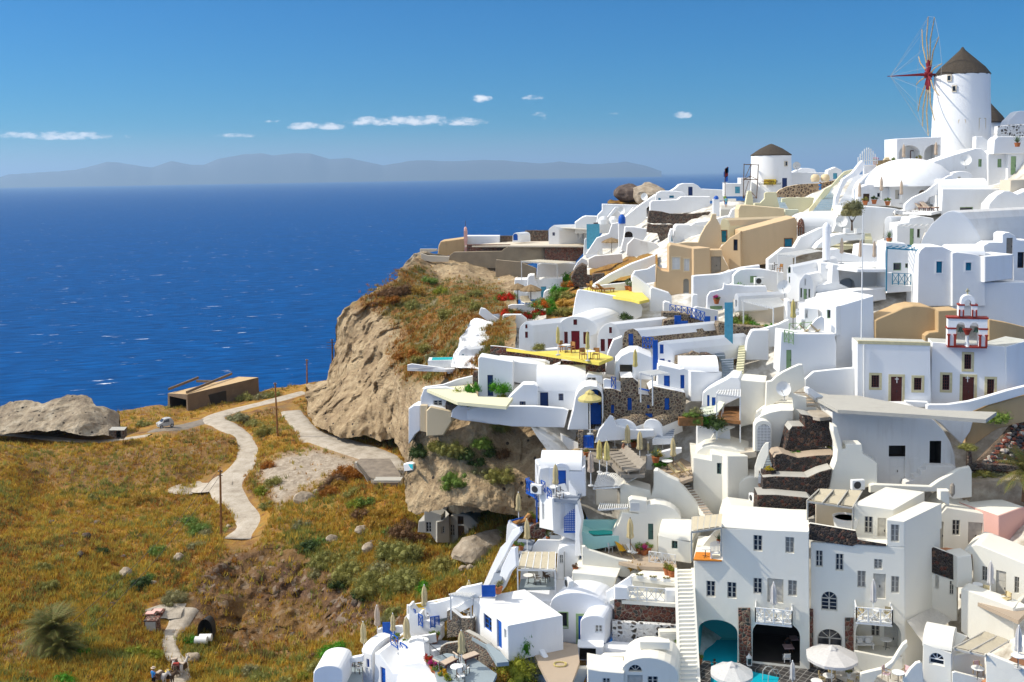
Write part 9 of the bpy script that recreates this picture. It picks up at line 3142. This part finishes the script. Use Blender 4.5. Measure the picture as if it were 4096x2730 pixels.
rock('boulder','large smooth tan boulder above the ruined shed',ZW(810,630,98),2.4,'palerock',(1.6,.9,.7),4)
for i in range(26):
 rock('loose_stone','grey and reddish loose stones heaped beside the ruined shed',ZW(540+150*R_.random(),830+60*R_.random(),93.5),R_.uniform(.18,.38),R_.choice(['boulder','palerock','boulder']),seed=i,cat='stone',group='heap of loose stones by the ruined shed')
reg(0,2048)
for x,y,r_,mt,l in((795,250,45,'boulder','dark upright boulder in the middle of the golden hillside'),(690,215,35,'boulder','dark rounded boulder left of the upright one'),(740,405,38,'boulder','flat dark boulder below the upright one'),(895,90,35,'boulder','dark rock near the top of the golden hillside'),(480,90,30,'boulder','dark rock at the upper left of the golden hillside'),(1025,820,32,'boulder','dark leaning rock above the palm'),(985,950,28,'boulder','dark rock on the slope right of the palm'),(1150,540,70,'palerock','tall pale rock beside the dark green bush'),(1410,640,35,'palerock','pale rock right of the dark green bush'),(400,1330,45,'boulder','grey rock at the foot of the palm'),(1770,1360,75,'palerock','pale rock slab beside the mule path'),(1640,420,60,'palerock','pale outcrop on the slope under the tall pole'),(1980,1300,30,'boulder','brown rock near the cave mouth'),(2095,130,25,'palerock','pale stone beside the road by the tall pole'),(570,340,28,'boulder','brown rock left of the flat dark boulder'),(1130,360,26,'boulder','pair of dark rocks on the mid slope'),(1470,110,28,'boulder','dark rock among the grass near the tall pole')):
 p=LP(z(x,y)[0]/K,z(x,y)[1]/K)
 R=r_/2.2963*p.y/FP
 rock('boulder',l,p+V3((0,0,R*.2)),R,mt,seed=x%7,cat='boulder')
reg(1024,1365)
for x,y,r_,l in((450,1480,110,'large pale tufa boulder under the orange scrub'),(560,1390,40,'pale rounded rock above the large tufa boulder'),(90,920,0,'')):
 if r_:
  p=LP(z(x,y)[0]/K,z(x,y)[1]/K)
  R=r_/2.2963*p.y/FP
  rock('boulder',l,p+V3((0,0,R*.1)),R,'palerock',seed=x%5,cat='boulder')
reg(1024,2048)
for x,y,r_,mt,l in((970,140,65,'palerock','pale upright boulder on the ridge above the thicket'),(700,230,60,'palerock','pale flat boulder left of the upright ridge one'),(1030,330,70,'palerock','pale broken outcrop beside the thicket'),(1070,265,28,'boulder','dark stone on the pale broken outcrop'),(905,850,50,'boulder','black upright rock in the brown rock face'),(330,1120,40,'boulder','black boulder at the foot of the brown rock face')):
 p=LP(z(x,y)[0]/K,z(x,y)[1]/K)
 R=r_/2.2963*p.y/FP
 rock('boulder',l,p+V3((0,0,R*.25)),R,mt,seed=x%7,cat='boulder')
def palm(loc,H,label,n=70,L=2.6,cr=True):
 r=TH('palm_tree',label,'palm',loc)
 m=MB()
 m.bar((0,0,-.3),(.1,0,H),.28,.2,10)
 m.mk('trunk','dkwood',r)
 m=MB()
 rs=random.Random(5)
 for i in range(n):
  a=i*2.39996
  t_=rs.uniform(-.35,1.35)
  d=V3((math.cos(a),math.sin(a),0))
  pts=[]
  p=V3((.1,0,H))
  el=t_
  seg=6
  for k in range(seg+1):
   pts.append(p.copy())
   p=p+(d*math.cos(el)+V3((0,0,math.sin(el))))*(L/seg)
   el-=.2
  sd=V3((-math.sin(a),math.cos(a),0))
  for k in range(seg):
   for q in range(3):
    f=q/3
    c=pts[k].lerp(pts[k+1],f)
    wl=L*.26*math.sin(math.pi*min(1,(k+f+.8)/(seg+.5)))
    fwd=(pts[k+1]-pts[k]).normalized()
    for s in(-1,1):
     tp=c+sd*s*wl*.8+fwd*wl*.6-V3((0,0,wl*.25))
     m.add([c-fwd*.05,c+fwd*.06,tp],[(0,1,2)])
  for k in range(seg):
   m.add([pts[k]-sd*.02,pts[k]+sd*.02,pts[k+1]+sd*.012,pts[k+1]-sd*.012],[(0,1,2,3)])
 m.mk('fronds','leaf_palm',r)
 return r
palm(LP(118,1500)+V3((0,0,0)),2.0,'bushy green and yellow palm in the gully at the lower left',120,3.3)
palm(LP(140,1512),.7,'dark low palm clump at the foot of the bushy palm',70,2.6)
reg(3072,1750)
palm(ZW(2360,560,80),2.2,'palm with arching fronds at the right picture edge',46,3.0)
reg(560,2380,2.56)
def boxh(name,label,cat,p,w,dpt,h,mat,top=None,rz=0):
 r=TH(name,label,cat,p,None,rz)
 m=MB()
 m.box(-w/2,-dpt/2,-.3,w/2,dpt/2,h)
 m.mk('body',mat,r)
 if top:
  m=MB()
  m.box(-w*.36,-dpt*.36,h,w*.36,dpt*.36,h+.06)
  m.mk('lid',top,r)
 m=MB()
 m.box(-w/2-.05,-dpt/2-.05,h-.12,w/2+.05,dpt/2+.05,h-.01)
 m.mk('rim',mat,r)
 return r
LPz=lambda x,y:LP(z(x,y)[0]/K,z(x,y)[1]/K)
boxh('stone_cabinet','tall red stone cabinet with a grey metal door beside the mule path','cabinet',LPz(130,355),1.25,1.0,1.15,'redstone')
m=MB()
p=LPz(118,358)
m.box(-.5,-.56,0,.5,-.5,1.0)
r=COL.objects['stone_cabinet']
m.mk('door','steel',r)
boxh('stone_cistern','red stone cistern with a pink lid behind the cabinet','cistern',LPz(110,235),1.2,.9,.5,'redstone','pinkp')
boxh('stone_cistern','red stone cistern with a pink lid farther up the terrace','cistern',LPz(180,205),1.25,.9,.45,'redstone','pinkp')
a,b_,c=(LPz(200,350),LPz(390,345),LPz(320,420))
cv=TH('cave','dark arched cave mouth in the brown rock face','cave',LPz(690,440))
m=MB()
vs=[]
for i in range(13):
 t_=math.pi*i/12
 vs.append((-.75*math.cos(t_),-.9,1.3*math.sin(t_)+.9))
vs=[(-.75,-.9,-.2)]+vs+[(.75,-.9,-.2)]
n=len(vs)
m.add(vs+[(x*.8,y+1.6,zz*.85)for x,y,zz in vs],[(i,n+i,n+(i+1)%n,(i+1)%n)for i in range(n)]+[tuple(range(n,2*n))])
m.mk('cave_lining','darkcave',cv)
for i,(x,y,l)in enumerate(((655,480,'white water tank lying before the cave mouth, nearest'),(700,455,'white water tank lying before the cave mouth, behind'))):
 p=LPz(x,y)+V3((0,-.9,.45))
 m=MB()
 m.bar((-.6,0,0),(.6,0,0),.36,n=18)
 tag(m.mk('water_tank','whitep',loc=p,smooth=40),l,'tank')
def donkey(loc,rz,label,coat,saddle='dkwood',pale='canvaspink'):
 r=TH('donkey',label,'donkey',loc,None,rz)
 V,E,Q=([],[],[])
 def v(p,rd,par=None):
  V.append(p)
  Q.append(rd)
  E.append((par,len(V)-1))if par is not None else None
  return len(V)-1
 a=v((0,.45,.95),(.22,.24))
 b=v((0,.1,.92),(.25,.29),a)
 c=v((0,-.3,.95),(.22,.27),b)
 d=v((0,-.5,1.05),(.15,.2),c)
 e=v((0,-.72,1.28),(.1,.14),d)
 f=v((0,-.84,1.42),(.1,.12),e)
 g=v((0,-1.02,1.28),(.075,.09),f)
 h=v((0,-1.16,1.14),(.06,.065),g)
 for s in(-1,1):
  i=v((s*.13,-.38,.72),(.09,.09),c)
  j=v((s*.14,-.4,.42),(.05,.05),i)
  k=v((s*.14,-.38,.1),(.035,.035),j)
  v((s*.14,-.41,.02),(.05,.05),k)
  i=v((s*.14,.46,.7),(.11,.12),a)
  j=v((s*.14,.4,.5),(.06,.06),i)
  k=v((s*.14,.54,.32),(.042,.042),j)
  l=v((s*.14,.5,.09),(.034,.034),k)
  v((s*.14,.47,.02),(.05,.05),l)
  t=v((s*.07,-.8,1.55),(.03,.04),f)
  v((s*.12,-.78,1.72),(.018,.03),t)
 t=v((0,.66,.98),(.035,.035),a)
 v((0,.76,.6),(.03,.03),t)
 me=bpy.data.meshes.new('body')
 me.from_pydata(V,E,[])
 o=bpy.data.objects.new('body',me)
 COL.objects.link(o)
 o.parent=r
 o.modifiers.new('s','SKIN')
 o.modifiers.new('u','SUBSURF').levels=1
 for sv,q in zip(me.skin_vertices[0].data,Q):
  sv.radius=q
 me.skin_vertices[0].data[1].use_root=True
 me.materials.append(M[coat])
 m=MB()
 m.ob((-.32,-.2,1.14),(.64,0,0),(0,.5,0),(0,0,.1))
 m.ob((-.36,-.25,.75),(.06,0,0),(0,.6,0),(.06,0,.42))
 m.ob((.3,-.25,.75),(.06,0,0),(0,.6,0),(-.06,0,.42))
 m.mk('saddle',saddle,r)
 m=MB()
 m.ob((-.26,.0,1.24),(.52,0,0),(0,.3,0),(0,0,.08))
 m.mk('blanket',pale,r)
 return r
t=NT('furgrey')
t.col(t.mix(t.noise(5),(.45,.4,.36),(.62,.58,.53)))
t=NT('furbrown')
t.col(t.mix(t.noise(5),(.07,.045,.03),(.13,.085,.055)))
donkey(LPz(442,830),2.9,'white-grey donkey with a saddle at the right of the mule train','furgrey')
donkey(LPz(372,850),.15,'brown donkey with red tack in the middle of the mule train','furbrown','brown','redtrim')
donkey(LPz(352,800),.3,'grey donkey behind the brown one in the mule train','furgrey')
donkey(LPz(295,930),1.3,'dark saddled donkey at the bottom edge','furbrown','dkwood','yellowp')
donkey(LPz(215,945),1.2,'pale donkey cut by the bottom edge beside the rider','furgrey')
Psn('person in a blue shirt and pale cap leading the donkeys',LPz(143,960),2.6,'shirtblue','black','stand','canvaspink',1.0)
